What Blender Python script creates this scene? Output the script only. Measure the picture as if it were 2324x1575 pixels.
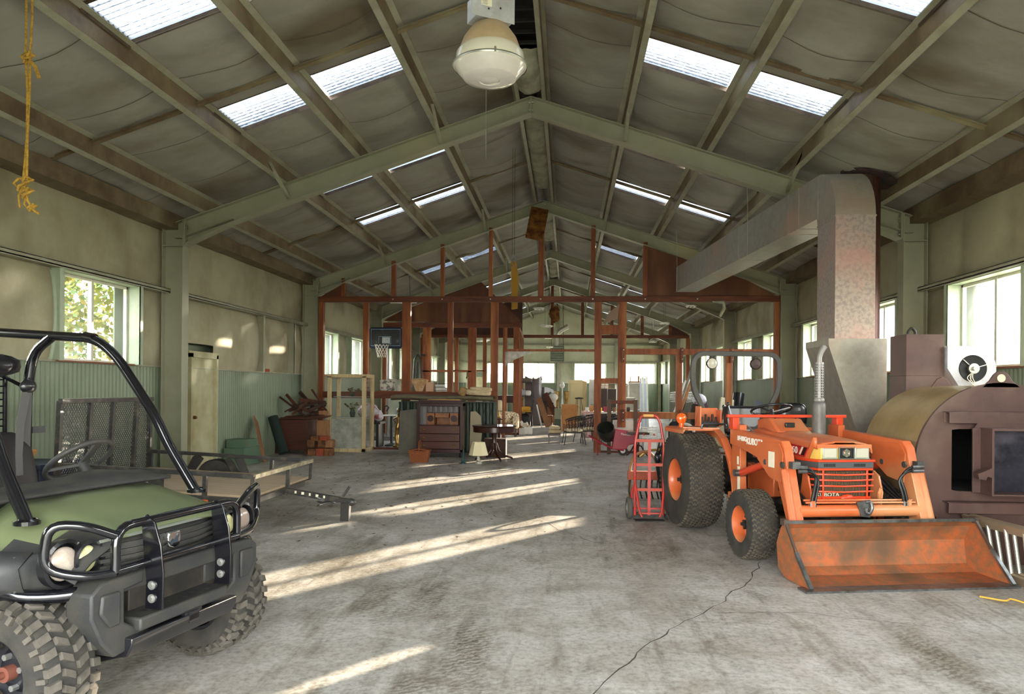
import bpy, bmesh, math, random
from mathutils import Vector, Matrix, Euler
R = random.Random(7)
PI = math.pi
for o in list(bpy.data.objects):
    bpy.data.objects.remove(o)
SC = bpy.context.scene
COL = SC.collection

# ---------------- camera, world, sun, exposure ----------------
cd = bpy.data.cameras.new('camera'); cam = bpy.data.objects.new('camera', cd); COL.objects.link(cam)
cd.sensor_fit = 'HORIZONTAL'; cd.sensor_width = 36.0
cd.lens = 36.0 * 1666.4 / 2324.0
cd.shift_x = 0.0; cd.shift_y = (881.0 - 787.5) / 2324.0
cd.clip_start = 0.05; cd.clip_end = 500
cam.matrix_world = Matrix.Translation((0.618, 0, 1.5485)) @ Matrix.Rotation(.0762, 4, 'Z') @ Matrix.Rotation(PI/2, 4, 'X') @ Matrix.Rotation(.0084, 4, 'Z')
SC.camera = cam

w = bpy.data.worlds.new('world'); SC.world = w; w.use_nodes = True
nt = w.node_tree; nt.nodes.clear()
wo = nt.nodes.new('ShaderNodeOutputWorld'); bg = nt.nodes.new('ShaderNodeBackground')
tc = nt.nodes.new('ShaderNodeTexCoord'); sx = nt.nodes.new('ShaderNodeSeparateXYZ'); rp = nt.nodes.new('ShaderNodeValToRGB')
rp.color_ramp.elements[0].position = 0.0; rp.color_ramp.elements[0].color = (1.0, .97, .90, 1)
rp.color_ramp.elements[1].position = 0.6; rp.color_ramp.elements[1].color = (.82, .92, 1.0, 1)
nt.links.new(tc.outputs['Generated'], sx.inputs[0]); nt.links.new(sx.outputs['Z'], rp.inputs[0])
nt.links.new(rp.outputs[0], bg.inputs[0]); bg.inputs[1].default_value = 1.7
nt.links.new(bg.outputs[0], wo.inputs[0])

sl = bpy.data.lights.new('sun', 'SUN'); sun = bpy.data.objects.new('sun', sl); COL.objects.link(sun)
sl.energy = 3.6; sl.angle = math.radians(.6); sl.color = (1.0, .86, .66)
_az, _el = math.radians(36), math.radians(11.8)
sd = Vector((math.sin(_az)*math.cos(_el), math.cos(_az)*math.cos(_el), math.sin(_el)))
sun.rotation_euler = sd.to_track_quat('Z', 'Y').to_euler(); sun.location = sd*60

def portal(name, loc, rot, sx_, sy_):
    l = bpy.data.lights.new(name, 'AREA'); l.shape = 'RECTANGLE'; l.size = sx_; l.size_y = sy_
    l.cycles.is_portal = True
    o = bpy.data.objects.new(name, l); COL.objects.link(o); o.location = loc; o.rotation_euler = rot
    return o

SC.view_settings.view_transform = 'Standard'; SC.view_settings.look = 'None'
SC.view_settings.exposure = 3.8; SC.view_settings.gamma = 1.0; SC.view_settings.use_curve_mapping = False

# ---------------- helpers ----------------
def lin(c):
    if isinstance(c, str):
        c = [int(c[i:i+2], 16)/255 for i in (0, 2, 4)]
    return tuple((x/12.92 if x <= .04045 else ((x+.055)/1.055)**2.4) for x in c) + (1.0,)

def M(name, col, rough=.6, metal=0.0, col2=None, scale=4.0, lo=.4, hi=.65, bump=0.0, bscale=60.0, coat=0.0, alpha=None, trans=0.0, emit=None, ior=1.45, stretch=None, detail=5.0, col3=None, scale3=1.0):
    m = bpy.data.materials.new(name); m.use_nodes = True
    n = m.node_tree.nodes; l = m.node_tree.links
    b = n['Principled BSDF']
    b.inputs['Base Color'].default_value = lin(col); b.inputs['Roughness'].default_value = rough
    b.inputs['Metallic'].default_value = metal; b.inputs['Coat Weight'].default_value = coat
    b.inputs['Transmission Weight'].default_value = trans; b.inputs['IOR'].default_value = ior
    if alpha is not None: b.inputs['Alpha'].default_value = alpha
    if emit: b.inputs['Emission Color'].default_value = lin(emit[0]); b.inputs['Emission Strength'].default_value = emit[1]
    t = n.new('ShaderNodeTexCoord'); mp = n.new('ShaderNodeMapping'); l.new(t.outputs['Object'], mp.inputs[0])
    if stretch: mp.inputs['Scale'].default_value = stretch
    if col2:
        no = n.new('ShaderNodeTexNoise'); no.inputs['Scale'].default_value = scale; no.inputs['Detail'].default_value = detail
        no.inputs['Roughness'].default_value = .65
        l.new(mp.outputs[0], no.inputs['Vector'])
        cr = n.new('ShaderNodeValToRGB'); cr.color_ramp.elements[0].position = lo; cr.color_ramp.elements[1].position = hi
        cr.color_ramp.elements[0].color = lin(col); cr.color_ramp.elements[1].color = lin(col2)
        l.new(no.outputs['Fac'], cr.inputs[0]); out = cr.outputs[0]
        if col3:
            n3 = n.new('ShaderNodeTexNoise'); n3.inputs['Scale'].default_value = scale3; n3.inputs['Detail'].default_value = 4
            l.new(mp.outputs[0], n3.inputs['Vector'])
            c3 = n.new('ShaderNodeValToRGB'); c3.color_ramp.elements[0].position = .52; c3.color_ramp.elements[1].position = .7
            c3.color_ramp.elements[0].color = (0, 0, 0, 1); c3.color_ramp.elements[1].color = (1, 1, 1, 1)
            l.new(n3.outputs['Fac'], c3.inputs[0])
            mx = n.new('ShaderNodeMixRGB'); l.new(c3.outputs[0], mx.inputs[0]); l.new(out, mx.inputs[1]); mx.inputs[2].default_value = lin(col3); out = mx.outputs[0]
        l.new(out, b.inputs['Base Color'])
    if bump:
        nb = n.new('ShaderNodeTexNoise'); nb.inputs['Scale'].default_value = bscale; nb.inputs['Detail'].default_value = 4
        l.new(mp.outputs[0], nb.inputs['Vector'])
        bu = n.new('ShaderNodeBump'); bu.inputs['Strength'].default_value = bump; bu.inputs['Distance'].default_value = .02
        l.new(nb.outputs['Fac'], bu.inputs['Height']); l.new(bu.outputs[0], b.inputs['Normal'])
    return m

SPLIT = {'bolt', 'plate_bolt', 'lug_nut', 'bolt_head', 'rim_slot', 'step_hole', 'knockout_hole', 'warning_sticker', 'hose_fitting', 'hydraulic_hose', 'long_hose', 'pivot_pin', 'hanger', 'hanger_wire', 'wheel_strut', 'cutting_edge', 'bucket_rim', 'tube', 'loose_end', 'strand', 'instruction_sticker', 'vent_slot', 'fuel_cap', 'frame_side', 'hood_flange', 'chain', 'lid', 'oval_inlay', 'post_foot', 'pipe_line', 'cross_brace', 'door_rim', 'loose_wire', 'seat_belt', 'belt_reel', 'louvre', 'grille_guard', 'canopy', 'safety_chain', 'small_drawer_bank'}
SPLIT_OFF = []
class MB:
    def __init__(s, M_=None): s.b = bmesh.new(); s.M = M_ or Matrix()
    def _v(s, pts): return [s.b.verts.new(s.M @ Vector(p)) for p in pts]
    def face(s, pts):
        v = s._v(pts)
        try: s.b.faces.new(v)
        except ValueError: pass
    def box(s, c, d, rot=None):
        m = Matrix.Translation(c)
        if rot: m = m @ Euler(rot).to_matrix().to_4x4()
        h = [x/2 for x in d]
        vs = s._v([m @ Vector((x*h[0], y*h[1], z*h[2])) for x in (-1, 1) for y in (-1, 1) for z in (-1, 1)])
        for f in ((0,1,3,2), (4,6,7,5), (0,4,5,1), (2,3,7,6), (0,2,6,4), (1,5,7,3)): s.b.faces.new([vs[i] for i in f])
        return s
    def bb(s, a, b): # box by corners
        return s.box([(a[i]+b[i])/2 for i in range(3)], [abs(b[i]-a[i]) for i in range(3)])
    def bar(s, p0, p1, w, h, up=(0, 0, 1)):
        p0, p1 = Vector(p0), Vector(p1); d = p1-p0; L = d.length; d.normalize(); u = Vector(up)
        if abs(d.dot(u)) > .99: u = Vector((0, 1, 0))
        x = d.cross(u).normalized(); z = x.cross(d)
        vs = s._v([p + x*(i*w/2) + z*(j*h/2) for p in (p0, p1) for i in (-1, 1) for j in (-1, 1)])
        for f in ((0,1,3,2), (4,6,7,5), (0,4,5,1), (2,3,7,6), (0,2,6,4), (1,5,7,3)): s.b.faces.new([vs[i] for i in f])
        return s
    def cyl(s, p0, p1, r, r2=None, n=16, cap=True):
        p0, p1 = Vector(p0), Vector(p1); d = (p1-p0).normalized(); r2 = r if r2 is None else r2
        u = d.orthogonal().normalized(); w_ = d.cross(u)
        A = s._v([p0+(u*math.cos(2*PI*i/n)+w_*math.sin(2*PI*i/n))*r for i in range(n)])
        B = s._v([p1+(u*math.cos(2*PI*i/n)+w_*math.sin(2*PI*i/n))*r2 for i in range(n)])
        for i in range(n): s.b.faces.new((A[i], A[(i+1) % n], B[(i+1) % n], B[i]))
        if cap: s.b.faces.new(A[::-1]); s.b.faces.new(B)
        return s
    def tube(s, pts, r, n=8, fil=0.0, closed=False, seg=5):
        P = [Vector(p) for p in pts]
        if fil:
            Q = []; k = len(P)
            for i in range(k):
                if not closed and i in (0, k-1): Q.append(P[i]); continue
                a, b, c = P[i-1], P[i], P[(i+1) % k]
                da, dc = a-b, c-b; f = min(fil, da.length*.49, dc.length*.49)
                s0, s1 = b+da.normalized()*f, b+dc.normalized()*f
                for j in range(seg+1):
                    t = j/seg; Q.append(s0*(1-t)**2 + b*2*t*(1-t) + s1*t*t)
            P = Q
        k = len(P); rings = []; u = None
        for i in range(k):
            if closed: d = (P[(i+1) % k]-P[i-1])
            else: d = (P[min(i+1, k-1)]-P[max(i-1, 0)])
            if d.length < 1e-9: d = Vector((0, 0, 1))
            d.normalize()
            u = d.orthogonal().normalized() if u is None else (u-d*u.dot(d)).normalized()
            w_ = d.cross(u); rr = r
            if isinstance(r, (list, tuple)):
                q = i/(k-1)*(len(r)-1); j0 = min(int(q), len(r)-2); rr = r[j0]+(r[j0+1]-r[j0])*(q-j0)
            rings.append(s._v([P[i]+(u*math.cos(2*PI*j/n)+w_*math.sin(2*PI*j/n))*rr for j in range(n)]))
        for i in range(k if closed else k-1):
            A, B = rings[i], rings[(i+1) % k]
            for j in range(n): s.b.faces.new((A[j], A[(j+1) % n], B[(j+1) % n], B[j]))
        if not closed: s.b.faces.new(rings[0][::-1]); s.b.faces.new(rings[-1])
        return s
    def lathe(s, prof, c=(0, 0, 0), axis='Z', n=28, rot=None):
        m = Matrix.Translation(c)
        if rot: m = m @ Euler(rot).to_matrix().to_4x4()
        if axis == 'X': m = m @ Matrix.Rotation(PI/2, 4, 'Y')
        if axis == 'Y': m = m @ Matrix.Rotation(-PI/2, 4, 'X')
        rings = []
        for r, h in prof:
            if r < 1e-6: rings.append(s._v([m @ Vector((0, 0, h))]))
            else: rings.append(s._v([m @ Vector((r*math.cos(2*PI*i/n), r*math.sin(2*PI*i/n), h)) for i in range(n)]))
        for A, B in zip(rings, rings[1:]):
            if len(A) == 1 and len(B) == 1: continue
            for i in range(n):
                if len(A) == 1: s.b.faces.new((A[0], B[(i+1) % n], B[i]))
                elif len(B) == 1: s.b.faces.new((A[i], A[(i+1) % n], B[0]))
                else: s.b.faces.new((A[i], A[(i+1) % n], B[(i+1) % n], B[i]))
        return s
    def prism(s, poly, a, b, plane='XZ'):
        f = {'XZ': lambda p, t: (p[0], t, p[1]), 'XY': lambda p, t: (p[0], p[1], t), 'YZ': lambda p, t: (t, p[0], p[1])}[plane]
        A = s._v([f(p, a) for p in poly]); B = s._v([f(p, b) for p in poly]); n = len(poly)
        s.b.faces.new(A[::-1]); s.b.faces.new(B)
        for i in range(n): s.b.faces.new((A[i], A[(i+1) % n], B[(i+1) % n], B[i]))
        return s
    def grid(s, rows, closed=False):
        V_ = [s._v(r) for r in rows]
        for A, B in zip(V_, V_[1:]):
            for i in range(len(A)-(0 if closed else 1)):
                j = (i+1) % len(A)
                s.b.faces.new((A[i], A[j], B[j], B[i]))
        return s
    def blob(s, c, d, rot=None, n=12, noise=0.0, sq=1.0):
        m = Matrix.Translation(c)
        if rot: m = m @ Euler(rot).to_matrix().to_4x4()
        rows = []
        sg = lambda v, p: math.copysign(abs(v)**p, v)
        for i in range(n//2+1):
            th = PI*i/(n//2); row = []
            for j in range(n):
                ph = 2*PI*j/n; k = 1+R.uniform(-noise, noise)
                row.append(m @ Vector((sg(math.sin(th), sq)*sg(math.cos(ph), sq)*d[0]/2*k, sg(math.sin(th), sq)*sg(math.sin(ph), sq)*d[1]/2*k, sg(math.cos(th), sq)*d[2]/2*k)))
            rows.append(row)
        s.grid(rows, closed=True); return s
    def build(s, name, mat, parent=None, smooth=35, bevel=0, thick=0, sub=0):
        bmesh.ops.remove_doubles(s.b, verts=s.b.verts, dist=1e-5)
        if name in SPLIT:      # one object per separate piece
            bm = s.b; bm.verts.index_update(); seen = {}; isl = []
            for v in bm.verts:
                if v in seen: continue
                st = [v]; seen[v] = len(isl); cur = [v]
                while st:
                    u = st.pop()
                    for e in u.link_edges:
                        q = e.other_vert(u)
                        if q not in seen: seen[q] = len(isl); st.append(q); cur.append(q)
                isl.append(cur)
            if len(isl) > 1:
                out = []
                for k, cur in enumerate(isl):
                    m2 = MB(); mp = {v: m2.b.verts.new(v.co) for v in cur}
                    for f in {f for v in cur for f in v.link_faces}: m2.b.faces.new([mp[v] for v in f.verts])
                    SPLIT_OFF.append(1); sp = SPLIT.copy(); SPLIT.clear(); out.append(m2.build(name, mat, parent, smooth, bevel, thick, sub)); SPLIT.update(sp)
                bm.free(); return out[0]
        bmesh.ops.recalc_face_normals(s.b, faces=s.b.faces)
        me = bpy.data.meshes.new(name); s.b.to_mesh(me); s.b.free()
        for m in (mat if isinstance(mat, (list, tuple)) else [mat]): me.materials.append(m)
        if smooth:
            me.shade_smooth(); me.set_sharp_from_angle(angle=math.radians(smooth))
        o = bpy.data.objects.new(name, me); COL.objects.link(o)
        if parent: o.parent = parent
        if thick: q = o.modifiers.new('thickness', 'SOLIDIFY'); q.thickness = thick
        if bevel: q = o.modifiers.new('bevel', 'BEVEL'); q.width = bevel; q.segments = 2; q.limit_method = 'ANGLE'; q.angle_limit = math.radians(40)
        if sub: q = o.modifiers.new('sub', 'SUBSURF'); q.levels = sub; q.render_levels = sub
        return o

def tag(o, label=None, cat=None, group=None, kind=None):
    if label: o['label'] = label
    if cat: o['category'] = cat
    if group: o['group'] = group
    if kind: o['kind'] = kind
    return o
def thing(name, label, cat, loc=(0, 0, 0), rz=0, group=None, rot=None):
    o = bpy.data.objects.new(name, None); COL.objects.link(o); o.location = loc
    o.rotation_euler = rot or (0, 0, rz); o.empty_display_size = .1
    return tag(o, label, cat, group)
def struct(name, mb, mat, **k):
    return tag(mb.build(name, mat, **k), kind='structure')
def solo(name, label, cat, mb, mat, group=None, loc=None, rz=0, **k):
    o = mb.build(name, mat, **k); tag(o, label, cat, group)
    if loc: o.location = loc; o.rotation_euler = (0, 0, rz)
    return o
def kids(o): return [c for c in bpy.data.objects if c.parent == o]
def dup(o, loc=None, rz=None, label=None, parent=None):
    c = o.copy(); COL.objects.link(c)
    if parent: c.parent = parent
    for k in kids(o): dup(k, parent=c)
    if loc is not None: c.location = loc
    if rz is not None: c.rotation_euler = (0, 0, rz)
    if label: c['label'] = label
    return c
def text(body, size, mat, parent, loc, rot, name='lettering', ext=.002, bold=0.0, sx_=1.0, shear=0.0):
    cu = bpy.data.curves.new(name, 'FONT'); cu.body = body; cu.size = size; cu.extrude = ext; cu.offset = bold; cu.shear = shear
    cu.align_x = 'CENTER'; cu.align_y = 'CENTER'
    o = bpy.data.objects.new(name, cu); me = bpy.data.meshes.new_from_object(o); bpy.data.objects.remove(o)
    me.materials.append(mat); o = bpy.data.objects.new(name, me); COL.objects.link(o)
    o.parent = parent; o.location = loc; o.rotation_euler = rot; o.scale = (sx_, 1, 1)
    return o
# ---------------- materials of the building ----------------
def streaky(name, base, dark, light, rough=.7, kind='wall'):
    m = M(name, base, rough, col2=dark, scale=1.3, lo=.42, hi=.75, bump=.25, bscale=9, col3=light, scale3=.6)
    return m
mt_steel = M('green_painted_steel', '989882', .42, col2='87876f', scale=1.1, lo=.4, hi=.7, bump=.05, bscale=40, col3='9d9878', scale3=.5)
mt_wain = M('green_corrugated_steel', '7c8770', .45, col2='6e7962', scale=.8, lo=.4, hi=.7)
mt_ins = M('beige_insulation_facing', 'a9a488', .72, col2='8d8467', scale=1.1, lo=.45, hi=.8, bump=.35, bscale=6, col3='6e6248', scale3=.45)
mt_ceil = M('grey_insulation_facing', '97948a', .7, col2='827e70', scale=.9, lo=.42, hi=.75, bump=.4, bscale=5, col3='665b48', scale3=.42, stretch=(1, 1.6, 1))
mt_purl = M('dusty_purlin_steel', '7c6c52', .5, col2='5c4a38', scale=2.2, lo=.35, hi=.65, col3='8e8568', scale3=.8)
mt_flange = M('pale_green_flange', 'a09f8a', .45, col2='8d8b74', scale=3)
mt_wood = M('red_brown_timber', '8c4a20', .6, col2='5f2d10', scale=3.0, lo=.35, hi=.7, bump=.15, bscale=30, stretch=(6, 6, .7), col3='a36330', scale3=.7)
mt_woodh = M('red_brown_beam', '6b3418', .6, col2='451c0c', scale=3.0, lo=.35, hi=.7, bump=.15, bscale=30, stretch=(.7, 6, 6), col3='834a24', scale3=.6)
mt_ply = M('brown_hardboard', '5f3218', .6, col2='4a2412', scale=1.5, lo=.35, hi=.7, col3='7c4e30', scale3=.5, stretch=(2.5, 1, .6))
mt_white = M('white_frame_paint', 'dcdccb', .45, col2='c9c8b4', scale=3)
mt_jamb = M('pale_jamb_steel', 'b4bfa6', .4, col2='9dab90', scale=2)
mt_door = M('cream_door_paint', 'b9b592', .55, col2='a09a74', scale=1.5, col3='8a7c52', scale3=.9)
mt_glass = None
def glassmat(name, col=(1, 1, 1, 1), dirt=.12):
    m = bpy.data.materials.new(name); m.use_nodes = True; n = m.node_tree.nodes; l = m.node_tree.links
    n.clear(); o = n.new('ShaderNodeOutputMaterial'); t = n.new('ShaderNodeBsdfTransparent'); t.inputs[0].default_value = col
    g = n.new('ShaderNodeBsdfGlossy'); g.inputs['Roughness'].default_value = .03
    d = n.new('ShaderNodeBsdfTranslucent'); d.inputs[0].default_value = (.9, .9, .9, 1)
    fr = n.new('ShaderNodeLayerWeight'); fr.inputs[0].default_value = .12
    a = n.new('ShaderNodeMixShader'); l.new(fr.outputs['Facing'], a.inputs[0]); l.new(t.outputs[0], a.inputs[1]); l.new(g.outputs[0], a.inputs[2])
    b = n.new('ShaderNodeMixShader'); no = n.new('ShaderNodeTexNoise'); no.inputs['Scale'].default_value = 7; no.inputs['Detail'].default_value = 6
    tcn = n.new('ShaderNodeTexCoord'); l.new(tcn.outputs['Object'], no.inputs['Vector'])
    mu = n.new('ShaderNodeMath'); mu.operation = 'MULTIPLY'; l.new(no.outputs['Fac'], mu.inputs[0]); mu.inputs[1].default_value = dirt
    l.new(mu.outputs[0], b.inputs[0]); l.new(a.outputs[0], b.inputs[1]); l.new(d.outputs[0], b.inputs[2]); l.new(b.outputs[0], o.inputs[0])
    return m
mt_glass = glassmat('dusty_glass', dirt=.05)
def skymat():
    m = bpy.data.materials.new('translucent_fibreglass'); m.use_nodes = True; n = m.node_tree.nodes; l = m.node_tree.links
    n.clear(); o = n.new('ShaderNodeOutputMaterial'); t = n.new('ShaderNodeBsdfTransparent')
    d = n.new('ShaderNodeBsdfTranslucent'); d.inputs[0].default_value = (.9, .92, .93, 1)
    c2_ = n.new('ShaderNodeValToRGB'); c2_.color_ramp.elements[0].color = (.012, .014, .018, 1); c2_.color_ramp.elements[1].color = (.06, .065, .07, 1); c2_.color_ramp.elements[0].position = .12; c2_.color_ramp.elements[1].position = .5
    df = n.new('ShaderNodeBsdfDiffuse'); df.inputs[0].default_value = (.75, .77, .78, 1)
    wv = n.new('ShaderNodeTexWave'); wv.bands_direction = 'Y'; wv.inputs['Scale'].default_value = 3.9; wv.inputs['Distortion'].default_value = 1.2; wv.inputs['Detail Scale'].default_value = 6
    wv.inputs['Detail'].default_value = 2
    tcn = n.new('ShaderNodeTexCoord'); l.new(tcn.outputs['Object'], wv.inputs['Vector'])
    cr = n.new('ShaderNodeValToRGB'); cr.color_ramp.elements[0].color = (.0, .0, .0, 1); cr.color_ramp.elements[1].color = (.5, .53, .57, 1)
    cr.color_ramp.elements[0].position = .12; cr.color_ramp.elements[1].position = .5
    l.new(wv.outputs['Fac'], cr.inputs[0]); l.new(cr.outputs[0], t.inputs[0]); l.new(wv.outputs['Fac'], c2_.inputs[0]); l.new(c2_.outputs[0], d.inputs[0])
    a = n.new('ShaderNodeMixShader'); a.inputs[0].default_value = .93; l.new(t.outputs[0], a.inputs[1]); l.new(d.outputs[0], a.inputs[2])
    b = n.new('ShaderNodeMixShader'); b.inputs[0].default_value = .03; l.new(a.outputs[0], b.inputs[1]); l.new(df.outputs[0], b.inputs[2])
    l.new(b.outputs[0], o.inputs[0]); return m
mt_sky = skymat()

def floormat():
    m = M('worn_concrete', 'b4b0a6', .62); n = m.node_tree.nodes; l = m.node_tree.links; b = n['Principled BSDF']
    t = n.new('ShaderNodeTexCoord')
    def noise(sc, det, st=(1, 1, 1), rot=0, dist=0):
        mp = n.new('ShaderNodeMapping'); mp.inputs['Scale'].default_value = st; mp.inputs['Rotation'].default_value = (0, 0, rot)
        l.new(t.outputs['Object'], mp.inputs[0]); no = n.new('ShaderNodeTexNoise'); no.inputs['Scale'].default_value = sc
        no.inputs['Detail'].default_value = det; no.inputs['Roughness'].default_value = .7; no.inputs['Distortion'].default_value = dist
        l.new(mp.outputs[0], no.inputs['Vector']); return no.outputs['Fac']
    def ramp(src, stops):
        c = n.new('ShaderNodeValToRGB'); e = c.color_ramp.elements
        e[0].position = stops[0][0]; e[0].color = lin(stops[0][1]); e[1].position = stops[-1][0]; e[1].color = lin(stops[-1][1])
        for p, q in stops[1:-1]: x = e.new(p); x.color = lin(q)
        l.new(src, c.inputs[0]); return c.outputs[0]
    def mix(f, a, c, mode='MIX', fac=1.0):
        x = n.new('ShaderNodeMixRGB'); x.blend_type = mode
        if f is None: x.inputs[0].default_value = fac
        else: l.new(f, x.inputs[0])
        l.new(a, x.inputs[1]); l.new(c, x.inputs[2]); return x.outputs[0]
    base = ramp(noise(.55, 8), [(.3, 'a8a298'), (.5, 'bbb7b0'), (.7, 'c9c6c1')])
    mid = ramp(noise(2.6, 9, dist=1), [(.33, 'beb6a8'), (.58, 'ffffff')])
    fine = ramp(noise(26, 5), [(.32, 'a39d92'), (.55, 'ffffff')])
    scr = ramp(noise(5, 6, (1, .12, 1), .62), [(.34, 'a8a196'), (.47, 'ffffff')])
    tyre = n.new('ShaderNodeTexWave'); mp = n.new('ShaderNodeMapping'); mp.inputs['Rotation'].default_value = (0, 0, .95); l.new(t.outputs['Object'], mp.inputs[0])
    l.new(mp.outputs[0], tyre.inputs['Vector']); tyre.inputs['Scale'].default_value = 7; tyre.inputs['Distortion'].default_value = 7; tyre.inputs['Detail'].default_value = 3; tyre.inputs['Detail Scale'].default_value = 3
    tm = ramp(noise(.9, 4, (1, .35, 1), .95), [(.5, '000000'), (.62, 'ffffff')])
    tc_ = ramp(tyre.outputs['Fac'], [(.2, '8d877c'), (.7, 'd8d4cc')])
    c = mix(None, base, mid, 'MULTIPLY', .75); c = mix(None, c, fine, 'MULTIPLY', .7); c = mix(None, c, scr, 'MULTIPLY', .6)
    c2 = mix(None, c, tc_, 'MULTIPLY', .8); c = mix(tm, c, c2)
    l.new(c, b.inputs['Base Color'])
    bu = n.new('ShaderNodeBump'); bu.inputs['Strength'].default_value = .25; bu.inputs['Distance'].default_value = .01
    l.new(noise(40, 5), bu.inputs['Height']); l.new(bu.outputs[0], b.inputs['Normal'])
    rr = ramp(noise(3, 4), [(.3, '9a9a9a'), (.7, 'c8c8c8')]); l.new(rr, b.inputs['Roughness'])
    return m
mt_floor = floormat()

# ---------------- shell ----------------
Y0, YE, BAY = -1.27, 43.41, 6.383
FR = [5.114 + BAY*i for i in range(0, 6)]      # frames at 5.1 .. 37.0
FR = [-1.27+.15] + FR
SL = .3333
SKY = [1.0, 6.85, 9.41, 12.82, 15.45, 19.65, 22.35, 25.95, 28.5, 32.2, 34.9, 38.6, 41.0]
PX = [.235, 1.45, 2.72, 3.92, 5.27]
b = MB(); b.bb((-6.5, Y0-.2, -.25), (6.5, YE+.3, 0)); struct('floor', b, mt_floor, smooth=0)
# cracks in the slab, narrow and jagged
mt_crack = M('crack_dirt', '4a443c', .9)
def crack(pts, wd):
    b = MB(); P = []
    for a, c in zip(pts, pts[1:]):
        k = max(3, int(math.hypot(c[0]-a[0], c[1]-a[1])/.09))
        for i in range(k): P.append((a[0]+(c[0]-a[0])*i/k+R.uniform(-.022, .022), a[1]+(c[1]-a[1])*i/k+R.uniform(-.022, .022)))
    rows = [[], []]
    for i, p in enumerate(P):
        q = P[min(i+1, len(P)-1)]; r = P[max(i-1, 0)]; d = Vector((q[0]-r[0], q[1]-r[1])).normalized(); ww = wd*R.uniform(.3, 1.2)
        rows[0].append((p[0]-d.y*ww, p[1]+d.x*ww, .0015)); rows[1].append((p[0]+d.y*ww, p[1]-d.x*ww, .0015))
    b.grid(rows); return struct('floor_crack', b, mt_crack, smooth=0)
crack([(.62, 3.2), (.72, 3.62), (.95, 4.2), (1.35, 4.9), (1.62, 5.25), (2.1, 6.1), (2.42, 6.9)], .005)
crack([(-.9, 10.2), (-.42, 9.2), (-.2, 8.75), (.3, 8.6), (.62, 7.9), (1.0, 7.3)], .004)
crack([(1.65, 5.2), (2.3, 5.25), (3.1, 5.0)], .003)
crack([(.95, 9.4), (2.2, 8.0)], .002)

# side walls
def win_list(side):
    L = []
    for f in FR:
        if side < 0 and abs(f-11.497) < .1: continue
        L += [(f+.95, f+2.65), (f+3.98, f+5.67)]
    return L
def wall(side, name):
    X = 6.1*side; wins = win_list(side)
    # corrugated wainscot
    b = MB(); ys = []; y = Y0
    while y < YE: ys.append(y); y += .0219
    dr = (12.44, 13.42) if side < 0 else (99, 99)
    for a0, a1 in ((Y0, dr[0]), (dr[1], YE)):
        seg = [q for q in ys if a0 <= q <= a1]
        if len(seg) < 2: continue
        rows = [[(X-side*(.012+.012*math.cos(2*PI*q/.0876)), q, z) for q in seg] for z in (0, 1.85)]
        b.grid(rows)
    o = struct('wall_left' if side < 0 else 'wall_right', b, mt_wain, smooth=60)
    # insulation facing above, bulging between the girts, with sewn seams
    b = MB(); step = .1; ny = int((YE-Y0)/step)
    def off(y, z):
        if z < 3.08: u = (z-1.85)/1.23
        else: u = (z-3.08)/1.08
        bul = math.sin(PI*min(max(u, 0), 1))**.6 if 0 < u < 1 else 0
        s_ = abs(math.sin(PI*(y+.25*math.sin(y*.7))/1.22))**.35
        return -.02+.075*bul*s_+.012*math.sin(y*3.1+z*2)
    zs = [1.85, 1.95, 2.1, 2.3, 2.55, 2.8, 2.95, 3.04, 3.08, 3.14, 3.25, 3.45, 3.7, 3.9, 4.03, 4.1, 4.3]
    for i in range(ny):
        y, y2 = Y0+i*step, Y0+(i+1)*step
        for z, z2 in zip(zs, zs[1:]):
            if z2 < 3.06 and any(a-.06 < (y+y2)/2 < c+.06 for a, c in wins): continue
            if side < 0 and z < 2.25 and 12.4 < (y+y2)/2 < 13.45: continue
            b.face([(X-side*off(p, q), p, q) for p, q in ((y, z), (y2, z), (y2, z2), (y, z2))])
    tag(b.build('insulation_facing', mt_ins, parent=o, smooth=70))
    b = MB(); b.face([(6.34*side, Y0, 3.05), (6.34*side, YE, 3.05), (6.34*side, YE, 4.6), (6.34*side, Y0, 4.6)])
    b.face([(6.34*side, Y0, -.2), (6.34*side, YE, -.2), (6.34*side, YE, 1.84), (6.34*side, Y0, 1.84)])
    prev = Y0
    for a, c in wins+[(YE, YE)]:
        b.face([(6.34*side, prev, 1.84), (6.34*side, a, 1.84), (6.34*side, a, 3.05), (6.34*side, prev, 3.05)]); prev = c
    tag(b.build('outer_cladding', mt_wain, parent=o, smooth=0, thick=.02))
    return o
wl = wall(-1, 'wall_left'); wr = wall(1, 'wall_right')
wn = 0
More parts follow.
